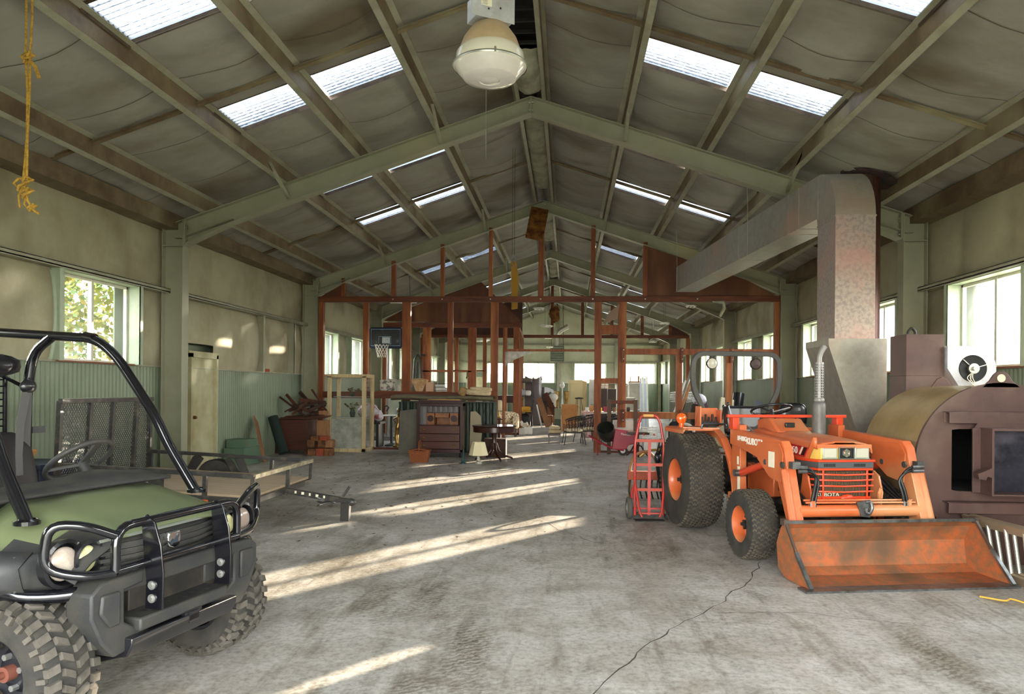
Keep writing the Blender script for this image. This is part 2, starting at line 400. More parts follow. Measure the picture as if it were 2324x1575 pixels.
for side in (-1, 1):
    b = MB()
    # girt, eave strut, sill cap and jamb channels
    x0, x1 = 5.9*side, 6.12*side
    b.bb((x0, Y0, 3.07), (x1, YE, 3.085)); b.bb((x0, Y0, 3.055), (x0+.012*side, YE, 3.13)); b.bb((x0, Y0, 3.12), (x1, YE, 3.132))
    b.bb((6.03*side, Y0, 1.845), (6.13*side, YE, 1.865))
    struct('trim_%d' % (1 if side < 0 else 2), b, mt_flange, smooth=0)
    b = MB(); b.bb((5.78*side, Y0, 4.12), (5.80*side, YE, 4.34)); b.bb((5.78*side, Y0, 4.10), (6.1*side, YE, 4.12))
    struct('trim_%d' % (3 if side < 0 else 4), b, mt_purl, smooth=0)
    wins = win_list(side)
    if side < 0: wins_all = wins+[(15.45, 17.15)]
    else: wins_all = wins
    for a, c in wins_all:
        has = (a, c) in wins
        if c < 2 and side < 0 and False: continue
        wn += 1; b = MB()
        for yy, s_ in ((a, -1), (c, 1)):
            b.bb((5.93*side, yy, 1.86), (6.16*side, yy+.012*s_, 3.07)); b.bb((5.93*side, yy, 1.86), (5.942*side, yy+.085*s_, 3.07))
        if has:
            b.bb((5.95*side, a, 3.045), (6.16*side, c, 3.068))
            o = struct('window_%d' % wn, b, mt_jamb, smooth=0)
            b = MB(); xg = 6.15*side
            for yy in (a+.02, c-.02): b.box((xg, yy, 2.45), (.05, .04, 1.2))
            b.box((xg, (a+c)/2, 2.45), (.06, .05, 1.2)); b.box((xg, (a+c)/2, 1.88), (.05, c-a, .04)); b.box((xg, (a+c)/2, 3.03), (.05, c-a, .04))
            b.build('window_frame', mt_white, parent=o, smooth=0)
            b = MB(); b.box((xg, (a+c)/2, 2.45), (.006, c-a-.04, 1.18)); b.build('pane', mt_glass, parent=o, smooth=0)
            b = MB(); b.box((6.08*side, (a+c)/2, 1.858), (.15, c-a+.04, .022)); b.build('window_sill', M('sill_wood', '7d4a30', .6), parent=o, smooth=0)
            if 4 < a < 36 or True: portal('portal', (6.3*side, (a+c)/2, 2.45), (0, math.radians(90*side), 0), 1.15, c-a)
        else:
            struct('trim_%d' % 5, b, mt_steel, smooth=0)
# end wall
XW = [(-4.15, -2.45), (-2.12, -.17), (.97, 2.82), (3.85, 5.65)]
YB = 43.3
b = MB(); ex = .08
def opn(x): return any(a-.05 < x < c+.05 for a, c in XW)
x = -6.2; xs = []
while x < 6.2: xs.append(x); x += .0292
for s0 in (lambda q: q < -5.42, lambda q: q > -4.28):
    seg = [q for q in xs if s0(q)]
    b.grid([[(q, YB-.012*math.cos(2*PI*q/.0876), z) for q in seg] for z in (0, 1.86)])
wb = struct('wall_back', b, mt_wain, smooth=60)
b = MB(); step = .1
zs = [1.86, 2.1, 2.5, 2.9, 3.06, 3.3, 3.6, 3.9, 4.1, 4.4, 4.8, 5.2, 5.6, 6.0, 6.4]
for i in range(124):
    x, x2 = -6.2+i*step, -6.2+(i+1)*step
    for z, z2 in zip(zs, zs[1:]):
        if z2 < 3.07 and opn((x+x2)/2): continue
        if z < 2.25 and -5.42 < (x+x2)/2 < -4.28: continue
        def o_(x, z): return .05*abs(math.sin(PI*x/1.25))**.4*(1 if z > 3.1 else .6)
        b.face([(p, YB-.01-o_(p, q), q) for p, q in ((x, z), (x2, z), (x2, z2), (x, z2))])
b.build('insulation_facing', M('pale_green_facing', 'cfd0b6', .7, col2='bcbd9f', scale=1, bump=.2, bscale=6), parent=wb, smooth=60)
b = MB(); prev = -6.3
for a, c in XW+[(6.3, 6.3)]:
    b.bb((prev, YB+.1, -.2), (a, YB+.14, 6.6)); 
    if a < 6: b.bb((a, YB+.1, -.2), (c, YB+.14, 1.85)); b.bb((a, YB+.1, 3.05), (c, YB+.14, 6.6))
    prev = c
b.build('outer_cladding', mt_wain, parent=wb, smooth=0)
b = MB()
for z in (3.08, 4.12): b.bb((-6, YB-.2, z-.04), (6, YB-.19, z+.04)); b.bb((-6, YB-.2, z-.01), (6, YB, z+.0))
for x in (-3.0, .03, 3.4, 5.9, -5.9): b.bb((x-.08, YB-.22, 0), (x+.08, YB-.2, 6.0-SL*abs(x))); b.bb((x-.01, YB-.2, 0), (x+.01, YB, 6.0-SL*abs(x)))
struct('trim_6', b, mt_flange, smooth=0)
for a, c in XW:
    wn += 1; b = MB()
    for xx, s_ in ((a, -1), (c, 1)): b.bb((xx, YB-.2, 1.86), (xx+.012*s_, YB+.1, 3.06)); b.bb((xx, YB-.2, 1.86), (xx+.07*s_, YB-.19, 3.06))
    o = struct('window_%d' % wn, b, mt_jamb, smooth=0)
    b = MB()
    for xx in (a+.02, (a+c)/2, c-.02): b.box((xx, YB+.06, 2.45), (.04, .05, 1.2))
    for z in (1.88, 3.03): b.box(((a+c)/2, YB+.06, z), (c-a, .05, .04))
    b.build('window_frame', mt_white, parent=o, smooth=0)
    b = MB(); b.box(((a+c)/2, YB+.06, 2.45), (c-a-.04, .006, 1.18)); b.build('pane', mt_glass, parent=o, smooth=0)
    portal('portal', ((a+c)/2, YB+.2, 2.45), (math.radians(-90), 0, 0), c-a, 1.15)
# doors
def door(n, pts, ax):
    b = MB()
    if ax == 'X': b.bb((-6.12, 12.5, 0), (-6.04, 13.36, 2.05))
    else: b.bb((-5.34, YB-.06, 0), (-4.36, YB, 2.1))
    o = struct('door_%d' % n, b, mt_door, smooth=0)
    b = MB()
    if ax == 'X':
        for y0_, y1_ in ((12.43, 12.5), (13.36, 13.43)): b.bb((-6.12, y0_, 0), (-5.98, y1_, 2.12))
        b.bb((-6.12, 12.43, 2.05), (-5.98, 13.43, 2.12)); b.bb((-6.14, 12.38, 2.12), (-5.99, 13.48, 2.16))
    else:
        for x0_, x1_ in ((-5.42, -5.34), (-4.36, -4.28)): b.bb((x0_, YB-.1, 0), (x1_, YB, 2.2))
        b.bb((-5.42, YB-.1, 2.1), (-4.28, YB, 2.2))
    b.build('door_frame', mt_door, parent=o, smooth=0)
    b = MB()
    if ax == 'X': b.blob((-6.0, 12.62, .98), (.07, .06, .06)); b.cyl((-6.05, 12.62, .98), (-6.0, 12.62, .98), .03)
    else: b.blob((-4.45, YB-.1, 1.0), (.07, .07, .07)); b.cyl((-4.45, YB-.1, 1.0), (-4.45, YB-.04, 1.0), .015)
    b.build('door_handle', M('rusty_brass', '6a4a22', .4, .7), parent=o)
door(1, 0, 'X'); door(2, 0, 'Y')
# front wall behind the camera with the open vehicle doorway
b = MB(); b.bb((-6.3, Y0-.1, 0), (-2.2, Y0, 6.5)); b.bb((3.6, Y0-.1, 0), (6.3, Y0, 6.5)); b.bb((-2.2, Y0-.1, 3.3), (3.6, Y0, 6.5))
struct('wall_front', b, mt_steel, smooth=0)
portal('portal', (.7, Y0-.15, 1.65), (math.radians(90), 0, 0), 5.8, 3.3)

# ---------------- roof ----------------
roofz = lambda x: 6.36-SL*abs(x)
XE = [0.0]+PX+[6.25]
b = MB(); step = .1; ny = int((YE-Y0)/step)+1
def insk(y, k): return k in (2, 3) and any(abs(y-c) < .39 for c in SKY)
def csag(x, y, x0, x1, side):
    u = (abs(x)-x0)/(x1-x0); s_ = math.sin(PI*min(1, max(0, u)))
    ph = y+.22*math.sin(y*.9+side)+.1*math.sin(7*x0)
    q = abs(math.sin(PI*ph/1.28))**.4
    e = 0
    for c in SKY:
        if x0 > 1 and x1 < 4: e = max(e, math.exp(-((abs(y-c)-.4)/.12)**2)) if abs(y-c) > .3 else 1
    amp = .03+.03*min(1, max(0, (y-9)/10))
    return s_*(amp+.045*q+.02*math.sin(y*2.3+x*2)+.012*math.sin(y*9+x*5))*(1-e)
for side in (-1, 1):
    for k in range(6):
        x0, x1 = XE[k], XE[k+1]
        for i in range(ny):
            y, y2 = Y0+i*step, min(YE+.1, Y0+(i+1)*step); ym = (y+y2)/2
            if insk(ym, k): continue
            if k == 0 and 2 < ym < 11.4: continue
            n = 6
            for j in range(n):
                xa, xb = x0+(x1-x0)*j/n, x0+(x1-x0)*(j+1)/n
                b.face([(side*p, q, roofz(p)-csag(side*p, q, x0, x1, side)) for p, q in ((xa, y), (xb, y), (xb, y2), (xa, y2))])
ceil = struct('ceiling', b, mt_ceil, smooth=50)
b = MB()
for side in (-1, 1):
    yy = [Y0-.3]+sum([[c-.39, c+.39] for c in SKY], [])+[YE+.4]
    b.face([(0, yy[0], 6.43), (side*1.35, yy[0], 6.43-SL*1.35), (side*1.35, yy[-1], 6.43-SL*1.35), (0, yy[-1], 6.43)])
    b.face([(side*4.0, yy[0], 6.43-SL*4.0), (side*6.6, yy[0], 6.43-SL*6.6), (side*6.6, yy[-1], 6.43-SL*6.6), (side*4.0, yy[-1], 6.43-SL*4.0)])
    for a, c in zip(yy[::2], yy[1::2]):
        b.face([(side*1.35, a, 6.43-SL*1.35), (side*4.0, a, 6.43-SL*4.0), (side*4.0, c, 6.43-SL*4.0), (side*1.35, c, 6.43-SL*1.35)])
    for c in SKY:      # rough cut edges of the openings
        for e in (c-.39, c+.39):
            b.face([(side*1.4, e, 6.43-SL*1.4), (side*4.0, e, 6.43-SL*4.0), (side*4.0, e, 6.34-SL*4.0), (side*1.4, e, 6.34-SL*1.4)])
        for e in (1.47, 3.9): b.face([(side*e, c-.39, 6.43-SL*e), (side*e, c+.39, 6.43-SL*e), (side*e, c+.39, 6.3-SL*e), (side*e, c-.39, 6.3-SL*e)])
b.build('roof_sheet', M('brown_roof_underside', '5b4a3a', .7, col2='3d3028', scale=6), parent=ceil, smooth=0)
b = MB()
for side in (-1, 1):
    for k in range(1, 6):
        x0, x1 = XE[k], XE[k+1]; y = .4
        while y < YE-.5:
            if not insk(y, k) and not insk(y+.06, k) and not insk(y-.06, k):
                pts = [(x0+(x1-x0)*j/8, y+.05*math.sin(PI*j/8)) for j in range(9)]
                b.grid([[(side*q, yy_+dy, roofz(q)-csag(side*q, yy_, x0, x1, side)-.006) for q, yy_ in pts] for dy in (-.006, .006)])
            y += 1.28
b.build('seam_shade_line', M('seam_shade', '5a5446', .8), parent=ceil, smooth=0)  # thin strips coloured dark to strengthen the faint shading along the seams
for side in (-1, 1):
    for c in SKY:
        for x0, x1 in ((1.5, 2.66), (2.8, 3.9)):
            b = MB(); n = 45; zz = lambda x: 6.405-SL*x
            b.grid([[(side*x, c-.39+.78*i/n, zz(x)+.011*math.sin(2*PI*i/4.5)) for i in range(n+1)] for x in (x0, x1)])
            o = struct('skylight_panel', b, mt_sky, smooth=60)
        if 4 < c < 40: portal('portal', (side*2.7, c, 6.62-SL*2.7), (0, math.atan(SL)*side, 0), 2.4, .78)
# dark ridge vent beam in the near bay
b = MB()
for side in (-1, 1):
    b.face([(side*.24, 2, 6.28), (0, 2, 6.36), (0, 11.5, 6.36), (side*.24, 11.5, 6.28)])
for i in range(26): b.box((0, 3.0+i*.3, 6.22), (.42, .04, .04))
struct('trim_7', b, M('dark_ridge_steel', '171614', .6), smooth=0)
# torn insulation hanging at the ridge
mt_torn = M('torn_insulation', '9a9a82', .8, col2='777462', scale=3, bump=.5, bscale=8)
mt_rustpad = M('rust_brown_fibre', '8a5a1e', .9, col2='4c2408', scale=5, lo=.35, hi=.6, bump=.6, bscale=18)
for (y0_, y1_, dz) in ((10.0, 11.35, .26), (11.7, 16.8, .14), (18.6, 22.5, .2), (25, 30, .15), (31, 36, .18)):
    b = MB(); n = int((y1_-y0_)*9); rows = []
    for i in range(n+1):
        y = y0_+(y1_-y0_)*i/n; q = abs(math.sin(PI*(y-y0_)/1.35))**.5; e = min(1, min(i, n-i)/3+.3)
        rows.append([(.2*math.cos(PI*(j/8))*(1), y, 6.22-(.04+dz*q*e)*math.sin(PI*j/8)**.8+R.uniform(-.01, .01)) for j in range(9)])
    b.grid(rows); struct('ridge_insulation', b, mt_torn, smooth=70)
solo('insulation_scrap', 'rust brown slab of old insulation hanging from the ridge above the timber partition', 'insulation', MB().box((-.14, 17.25, 5.42), (.42, .06, .98), (math.radians(-30), .2, .12)), mt_rustpad, bevel=.02)

# portal frames, purlins, braces
def frame(y):
    b = MB(); yw = y+.1
    for s_ in (-1, 1):
        c = lambda x: x*s_
        ztop = lambda x: 6.137-SL*x
        # column
        b.bb((c(5.65), y, 0), (c(5.662), y+.2, 3.83)); b.bb((c(5.99), y, 0), (c(6.002), y+.2, 4.13)); b.bb((c(5.66), yw-.005, 0), (c(5.99), yw+.005, 3.83))
        b.bb((c(5.65), y, 3.82), (c(6.0), y+.2, 3.835)); b.bb((c(5.62), y-.0, 0), (c(6.03), y+.2, .015))
        b.prism([(c(5.65), 3.83), (c(5.99), 3.83), (c(5.99), ztop(5.99)), (c(5.65), ztop(5.65))], yw-.005, yw+.005)
        b.bb((c(5.64), y, 3.82), (c(5.66), y+.2, ztop(5.65)))
        b.bb((c(5.615), y, 3.84), (c(5.635), y+.2, ztop(5.62)))
        b.bar((c(5.80), y+.05, ztop(5.65)-.3), (c(5.66), y+.05, ztop(5.65)-.3), .1, .012)
        # rafter web
        b.prism([(c(0), ztop(0)), (c(5.62), ztop(5.62)), (c(5.62), 3.86), (c(4.83), 4.215), (c(0), 5.885)], yw-.005, yw+.005)
        # flanges
        b.prism([(c(0), ztop(0)), (c(6.0), ztop(6.0)), (c(6.0), ztop(6.0)-.012), (c(0), ztop(0)-.012)], y, y+.2)
        b.prism([(c(0), 5.885), (c(4.83), 4.215), (c(5.63), 3.86), (c(5.63), 3.845), (c(4.83), 4.2), (c(0), 5.87)], y, y+.2)
        b.prism([(c(4.83), 4.26), (c(5.62), 3.99), (c(5.62), 3.98), (c(4.83), 4.25)], y, y+.1)
    b.bb((-.012, y, 5.87), (.012, y+.2, 6.13))
    o = struct('portal_frame', b, mt_steel, smooth=0)
    b = MB()
    for s_ in (-1, 1):
        for z in (5.93, 6.05): b.cyl((s_*.012, y+.04, z), (s_*.035, y+.04, z), .015, n=6)
        for z in (3.93, 4.12, 4.17): b.cyl((s_*5.585, y+.04, z), (s_*5.615, y+.04, z), .014, n=6)
    b.build('bolt', M('bolt_zinc', 'a7a390', .4, .6), parent=o)
for f in FR: frame(f)
for s_ in (-1, 1):
    for k, x in enumerate(PX):
        b = MB(); zb = 6.137-SL*x+.003; x_ = x*s_
        b.bb((x_-.004, Y0, zb), (x_+.004, YE, zb+.2))
        o = struct('roof_purlin', b, mt_purl, smooth=0)
        b = MB(); d = -.075 if k else .06
        b.prism([(x_, zb), (x_-d*s_, zb+SL*d), (x_-d*s_, zb+SL*d+.006), (x_, zb+.006)], Y0, YE)
        b.prism([(x_, zb+.2), (x_+d*s_, zb+.2-SL*d), (x_+d*s_, zb+.194-SL*d), (x_, zb+.194)], Y0, YE)
        b.prism([(x_-d*s_, zb+SL*d), (x_-d*s_, zb+SL*d+.025), (x_-d*s_-.004, zb+SL*d+.025), (x_-d*s_-.004, zb+SL*d)], Y0, YE)
        b.build('flange', mt_flange, parent=o, smooth=0)
    for f in FR:
        b = MB(); y = f+3.5
        for x0, x1 in zip(PX, PX[1:]+[6.0]):
            b.bar((s_*x0, y, 6.29-SL*x0), (s_*x1, y, 6.29-SL*x1), .05, .006, up=(SL*s_, 0, 1)); b.bar((s_*x0, y+.025, 6.27-SL*x0), (s_*x1, y+.025, 6.27-SL*x1), .006, .05, up=(SL*s_, 0, 1))
        struct('sag_strap', b, mt_purl, smooth=0)
        if f > 0:
            for x in (1.45, 3.92):
                b = MB(); b.bar((s_*x, f-.75, 6.23-SL*x), (s_*x, f+.04, 5.90-SL*x), .055, .008, up=(1, 0, 0)); b.bar((s_*x+.025, f-.75, 6.23-SL*x), (s_*x+.025, f+.04, 5.90-SL*x), .008, .05, up=(1, 0, 0))
                struct('flange_brace', b, mt_flange, smooth=0)

# ---------------- outside ----------------
b = MB(); b.face([(-150, -60, -.3), (150, -60, -.3), (150, 200, -.3), (-150, 200, -.3)])
tag(b.build('ground', M('pale_gravel', '8f8a78', .9, col2='7a7a5c', scale=.2), smooth=0), kind='structure')
b = MB(); rows = []
for j in range(12):
    rows.append([(-90+i*9, 75+j*7, -.3+(j/11)**1.2*(9+.09*(-90+i*9)+3*math.sin(i*.6))) for i in range(21)])
b.grid(rows); tag(b.build('hill', M('dry_grass_hill', 'b9a877', .9, col2='8d9a5c', scale=.15), smooth=60), kind='structure')
mt_leaf = [M('yellow_leaf', '85881a', .6), M('green_leaf', '5a7428', .6), M('amber_leaf', '948018', .6)]
mt_bark = M('pale_bark', '8a7d68', .8, col2='6a5d4a', scale=8)
tl = ['yellowing tree seen through the window nearest the utility vehicle', 'tree with thinner yellow crown beyond the left wall behind the partition', 'pale green tree beyond the left wall at far end']
for ti, (tx, ty, hh, rr_) in enumerate(((-9.4, 10.6, 6.0, 2.9), (-11.5, 23.5, 6.5, 3.0), (-11, 34, 6, 2.6))):
    t = thing('tree', tl[ti], 'tree', (tx, ty, -.3), 0, 'trees beyond the left windows')
    b = MB(); b.tube([(0, 0, 0), (.1, 0, 1.6), (-.1, .2, 3.2), (.1, .1, hh)], [.16, .12, .09, .03], n=8)
    for i in range(26):
        a = R.uniform(0, 6.28); z = R.uniform(1.2, hh*.8); l_ = R.uniform(1.2, rr_)
        b.tube([(0, 0, z), (math.cos(a)*l_*.5, math.sin(a)*l_*.5, z+R.uniform(-.1, .5)), (math.cos(a)*l_, math.sin(a)*l_, z+R.uniform(-.3, .9))], [.035, .022, .008], n=5)
    b.build('trunk', mt_bark, parent=t)
    b = MB()
    for i in range(24000 if ti == 0 else 6000):
        a = R.uniform(0, 6.28); e = R.uniform(-1, 1); q = rr_*R.uniform(.2, 1)**.5
        p = Vector((math.cos(a)*q*math.sqrt(1-e*e), math.sin(a)*q*math.sqrt(1-e*e), 3.1+e*q*1.0))
        u = Vector((R.uniform(-1, 1), R.uniform(-1, 1), R.uniform(-1, 1))).normalized(); v = u.orthogonal().normalized(); s1 = R.uniform(.04, .085)
        b.face([p-u*s1, p-v*s1*.5, p+u*s1, p+v*s1*.5])
        b.b.faces.ensure_lookup_table(); b.b.faces[-1].material_index = R.choice((0, 0, 1, 2))
    b.build('foliage', mt_leaf, parent=t, smooth=0)
# ---------------- shared materials ----------------
m_rub = M('black_rubber', '2b2a27', .75, col2='3d3a33', scale=6, bump=.1, bscale=80)
m_tread = M('dusty_tread', '5a5244', .85, col2='3a362e', scale=9, lo=.35, hi=.65)
m_tread2 = M('worn_pale_tread', '57524a', .85, col2='3a372f', scale=12, lo=.35, hi=.7)
m_or = M('orange_tractor_paint', 'c9673a', .42, col2='b8592c', scale=2.2, lo=.4, hi=.7, coat=.2, col3='c98a5c', scale3=1.3)
m_or2 = M('red_orange_paint', 'd8431f', .35, coat=.3, col2='c73a18', scale=3)
m_rustb = M('worn_rusty_bucket', 'a8592f', .65, col2='80583a', scale=14, lo=.38, hi=.6, col3='5f4630', scale3=1.6, bump=.2, bscale=40)
m_bare = M('scraped_bare_steel', '7d7f80', .35, .75, col2='54504a', scale=8)
m_blk = M('satin_black', '17171a', .32, coat=.3)
m_gbk = M('gloss_black_tube', '0e0e12', .16, coat=.6)
m_plas = M('grey_black_plastic', '2c2d2e', .55, col2='3a3833', scale=7, bump=.08, bscale=120)
m_dk = M('dark_greasy_metal', '1e1c1a', .6, col2='3a332a', scale=9)
m_chr = M('bright_chrome', 'd8d8d8', .12, 1.0)
m_zinc = M('zinc_bolt', 'a9a9a4', .35, .8)
m_hose = M('black_hose', '141414', .45)
m_cream = M('cream_decal', 'e6dfc6', .5)
m_redd = M('red_decal', 'a81f22', .4)
m_ltr = M('white_lettering', 'efe9da', .5)
m_lens = M('clear_lamp_glass', 'd8d4c0', .08, .0, trans=.35, coat=.5)
m_ref = M('lamp_reflector', 'c9c9bb', .2, .6)
m_yel = M('yellowed_lens', 'd8b85e', .25, coat=.4, col2='c9a443', scale=5)
m_gal = M('galvanised_sheet', 'a8a49a', .38, .55, col2='969084', scale=9, lo=.35, hi=.7, col3='b49c8a', scale3=.9)
m_brn = M('dull_brown_iron', '5b433d', .5, .15, col2='493532', scale=2.5, lo=.35, hi=.7, col3='6e5a50', scale3=1.4, bump=.05, bscale=50)
m_red = M('red_hand_truck_paint', 'b41f1d', .4, col2='8a3423', scale=6, coat=.3)
m_alu = M('aluminium', 'c9c6b8', .3, .8)

def wheel(parent, name, c, Rr, wd, rim, style, m_rim, outer=-1, ntread=None, hubmat=None):
    """axis along X; outer=-1 when the outside of the wheel looks to -X"""
    w_ = thing_part(name, parent, c)
    b = MB(); h = wd/2
    pr = [(rim, -h*.80), (rim*1.04, -h*.95), (rim+(Rr-rim)*.45, -h*1.04), (Rr*.955, -h*.92), (Rr*.985, -h*.72), (Rr*.99, 0), (Rr*.985, h*.72), (Rr*.955, h*.92), (rim+(Rr-rim)*.45, h*1.04), (rim*1.04, h*.95), (rim, h*.80)]
    b.lathe(pr, axis='X', n=48)
    ty = b.build('tire', m_rub, parent=w_, smooth=50)
    b = MB()
    def put(a, x, lx, la, ht, skew=0, r0=None):
        r0 = r0 or Rr*.975
        # block: centred at angle a, position x, size lx along axle, la along the circumference
        pts = []
        for rr in (r0, Rr+ht):
            for ex in (-1, 1):
                for ea in (-1, 1):
                    k = .88 if rr > r0 else 1
                    aa = a+(ea*la*k/2+skew*ex)/Rr; xx = x+ex*lx*k/2
                    edge = abs(xx)/h; drop = max(0, edge-.7)**2*Rr*.45
                    pts.append((xx, math.sin(aa)*(rr-drop), math.cos(aa)*(rr-drop)))
        v = b._v(pts)
        for f in ((0,1,3,2), (4,6,7,5), (0,4,5,1), (2,3,7,6), (0,2,6,4), (1,5,7,3)): b.b.faces.new([v[i] for i in f])
    if style == 'turf':
        n = ntread
        cols = 9 if wd > .3 else 7
        for i in range(n):
            for j in range(cols):
                x = (-1+2*(j+.5)/cols)*h*.98; ph = (.5 if j % 2 else 0)
                a = 2*PI*(i+ph)/n; lx = wd/cols*.98; la = 2*PI*Rr/n*.42
                put(a, x-lx*.25, lx*.5, la, .004, skew=la*.35); put(a, x+lx*.25, lx*.5, la, .004, skew=-la*.35)
    else:
        n = ntread
        for i in range(n):
            a = 2*PI*i/n
            for j, (x, lx, la, sk) in enumerate(((-.82, .42, .58, .1), (-.28, .42, .5, -.25), (.28, .42, .5, .25), (.82, .42, .58, -.1))):
                put(a+(PI/n if j in (0, 2) else 0), x*h, lx*h, la*2*PI*Rr/n, .014, skew=sk*.05)
            # shoulder lugs running down the sidewall
            for s_ in (-1, 1):
                b.bar((s_*h*.97, math.sin(a)*Rr*.95, math.cos(a)*Rr*.95), (s_*h*1.06, math.sin(a)*Rr*.84, math.cos(a)*Rr*.84), .02, .028, up=(1, 0, 0))
    b.build('tread', m_tread if style == 'turf' else m_tread2, parent=ty, smooth=0)
    o = outer
    b = MB(); b.lathe([(rim*1.02, o*h*.86), (rim*.99, o*h*.9), (rim*.95, o*h*.86), (rim*.90, o*h*.55), (rim*.88, o*h*.1), (rim*.60, -o*h*.05), (rim*.45, o*h*.15), (rim*.30, o*h*.2), (0, o*h*.2)], axis='X', n=40)
    b.lathe([(rim*1.02, -o*h*.86), (rim*.93, -o*h*.86), (rim*.88, 0)], axis='X', n=40)
    rm = b.build('rim', m_rim, parent=w_, smooth=40)
    b = MB(); k = 6 if style == 'turf' else 4
    for i in range(k):
        a = 2*PI*i/k+.3; q = rim*.40
        b.cyl((o*h*.15, q*math.sin(a), q*math.cos(a)), (o*h*.15+o*.03, q*math.sin(a), q*math.cos(a)), .012 if style == 'turf' else .014, n=6)
    b.build('lug_nut', m_dk if style == 'turf' else m_zinc, parent=w_, smooth=0)
    b = MB(); b.cyl((o*h*.1, 0, 0), (o*h*.55, 0, 0), rim*.2, n=20); b.cyl((o*h*.55, 0, 0), (o*h*.75, 0, 0), rim*.09, n=12)
    b.build('hub', hubmat or m_dk, parent=w_)
    return w_, rm
def thing_part(name, parent, c):
    o = bpy.data.objects.new(name, None); COL.objects.link(o); o.parent = parent; o.location = c; o.empty_display_size = .05
    return o

# ================= tractor =================
T = thing('tractor', 'orange compact tractor with front loader, roll bar and raised grey exhaust, parked on the right', 'tractor', (2.666, 8.60, 0), .191)
for s_ in (-1, 1):
    wheel(T, 'rear_wheel', (s_*.665, 0, .53), .53, .40, .235, 'turf', m_or, outer=s_, ntread=62)
    wheel(T, 'front_wheel', (s_*.665, -1.57, .315), .315, .25, .165, 'turf', m_or, outer=s_, ntread=44)
# chassis, gearbox, axles
b = MB(); b.bb((-.17, -1.0, .33), (.17, .28, .78)); b.bb((-.22, -.4, .38), (.22, .22, .62)); b.cyl((-.5, 0, .53), (.5, 0, .53), .1, n=14)
b.bb((-.15, -1.75, .42), (.15, -.95, .72)); b.bb((-.10, -1.95, .40), (.10, -1.2, .5)); b.bar((-.52, -1.57, .33), (.52, -1.57, .33), .09, .10); b.cyl((-.15, -.8, .3), (.15, -.8, .3), .08)
for i in range(7): b.bb((-.2, -1.6+i*.09, .55), (.2, -1.56+i*.09, .8))
b.cyl((-.23, -1.3, .62), (.23, -1.3, .62), .07); b.tube([(-.3, -1.5, .33), (-.28, -1.0, .4), (-.25, -.6, .5)], .018)
b.build('chassis', m_dk, parent=T, bevel=.01)
b = MB(); b.prism([(-.55, .35), (-.55, .78), (-1.15, .72), (-1.15, .50)], -.24, .24, 'YZ')
b.build('clutch_housing', m_or, parent=T, bevel=.01)
# hood with rounded shoulders
b = MB(); rows = []
for y, wd, z0, z1 in ((-.72, .25, 1.13, .85), (-1.0, .27, 1.125, .87), (-1.4, .28, 1.115, .90), (-1.75, .28, 1.10, .92), (-1.88, .275, 1.085, .93), (-1.945, .262, 1.085, 1.05), (-1.985, .255, 1.078, 1.05)):
    top = z0
    rows.append([(-wd, y, z1), (-wd-.005, y, z1+.08), (-wd+.005, y, top-.045), (-wd+.03, y, top-.012), (-wd+.07, y, top), (-.10, y, top+.008), (-.09, y, top+.016), (.09, y, top+.016), (.10, y, top+.008), (wd-.07, y, top), (wd-.03, y, top-.012), (wd-.005, y, top-.045), (wd+.005, y, top-.08), (wd, y, z1)])
b.grid(rows); b.box((.0, -1.975, 1.063), (.50, .012, .022)); hood = b.build('hood', m_or, parent=T, smooth=50, thick=-.008)
b = MB(); b.bb((-.09, -1.72, 1.11), (.09, -1.6, 1.118)); b.build('hood_vent', m_dk, parent=hood, smooth=0)
# dash cowl
b = MB(); b.prism([(-.62, 1.0), (-.62, 1.24), (-.78, 1.27), (-.92, 1.26), (-1.12, 1.13), (-1.12, 1.0)], -.17, .17, 'YZ')
v = None; cw = b.build('dash_cowl', m_or, parent=T, bevel=.02)
b = MB(); b.prism([(-.62, .95), (-.62, 1.12), (-.8, 1.16), (-1.12, 1.12), (-1.12, .95)], -.25, .25, 'YZ'); b.build('cowl_base', m_or, parent=cw, bevel=.02)
b = MB(); b.box((-.02, -1.04, 1.2), (.10, .03, .05)); b.cyl((-.12, -.93, 1.262), (-.12, -.93, 1.27), .01); b.cyl((.1, -.93, 1.262), (.1, -.93, 1.27), .01); b.build('fuel_cap', m_blk, parent=cw, bevel=.008)
# lamp panel
b = MB(); b.prism([(-.27, -1.86), (-.21, -1.97), (.24, -1.97), (.28, -1.9), (.28, -1.80), (-.27, -1.80)], .945, 1.06, 'XY'); lp = b.build('lamp_panel', m_yel, parent=T, bevel=.005)
for x in (-.13, .17):
    b = MB(); b.box((x, -1.972, 1.003), (.135, .012, .10)); o = b.build('headlight', m_ref, parent=lp, bevel=.004)
    b = MB(); b.box((x, -1.98, 1.003), (.112, .008, .078)); b.build('headlight_glass', m_lens, parent=o, bevel=.003)
b = MB(); b.box((.02, -1.975, 1.003), (.125, .014, .105)); o = b.build('badge_panel', m_blk, parent=lp, bevel=.003)
b = MB()
for x in (-.05, .09): b.box((x, -1.982, 1.003), (.012, .012, .108))
b.box((.02, -1.982, 1.055), (.15, .012, .007)); b.box((.02, -1.982, .952), (.45, .012, .007)); b.build('chrome_trim', m_chr, parent=lp, smooth=0)
b = MB(); b.prism([(.02+.036*math.cos(PI/2+i*PI/3), 1.003+.038*math.sin(PI/2+i*PI/3)) for i in range(6)], -1.988, -1.98)
b.build('badge', m_chr, parent=o, smooth=0)
b = MB(); b.lathe([(.022, -.004), (.022, .004), (0, .006)], c=(.02, -1.992, 1.003), axis='Y', n=20); b.build('badge_centre', M('copper_badge', 'b5764a', .4, .5), parent=o)
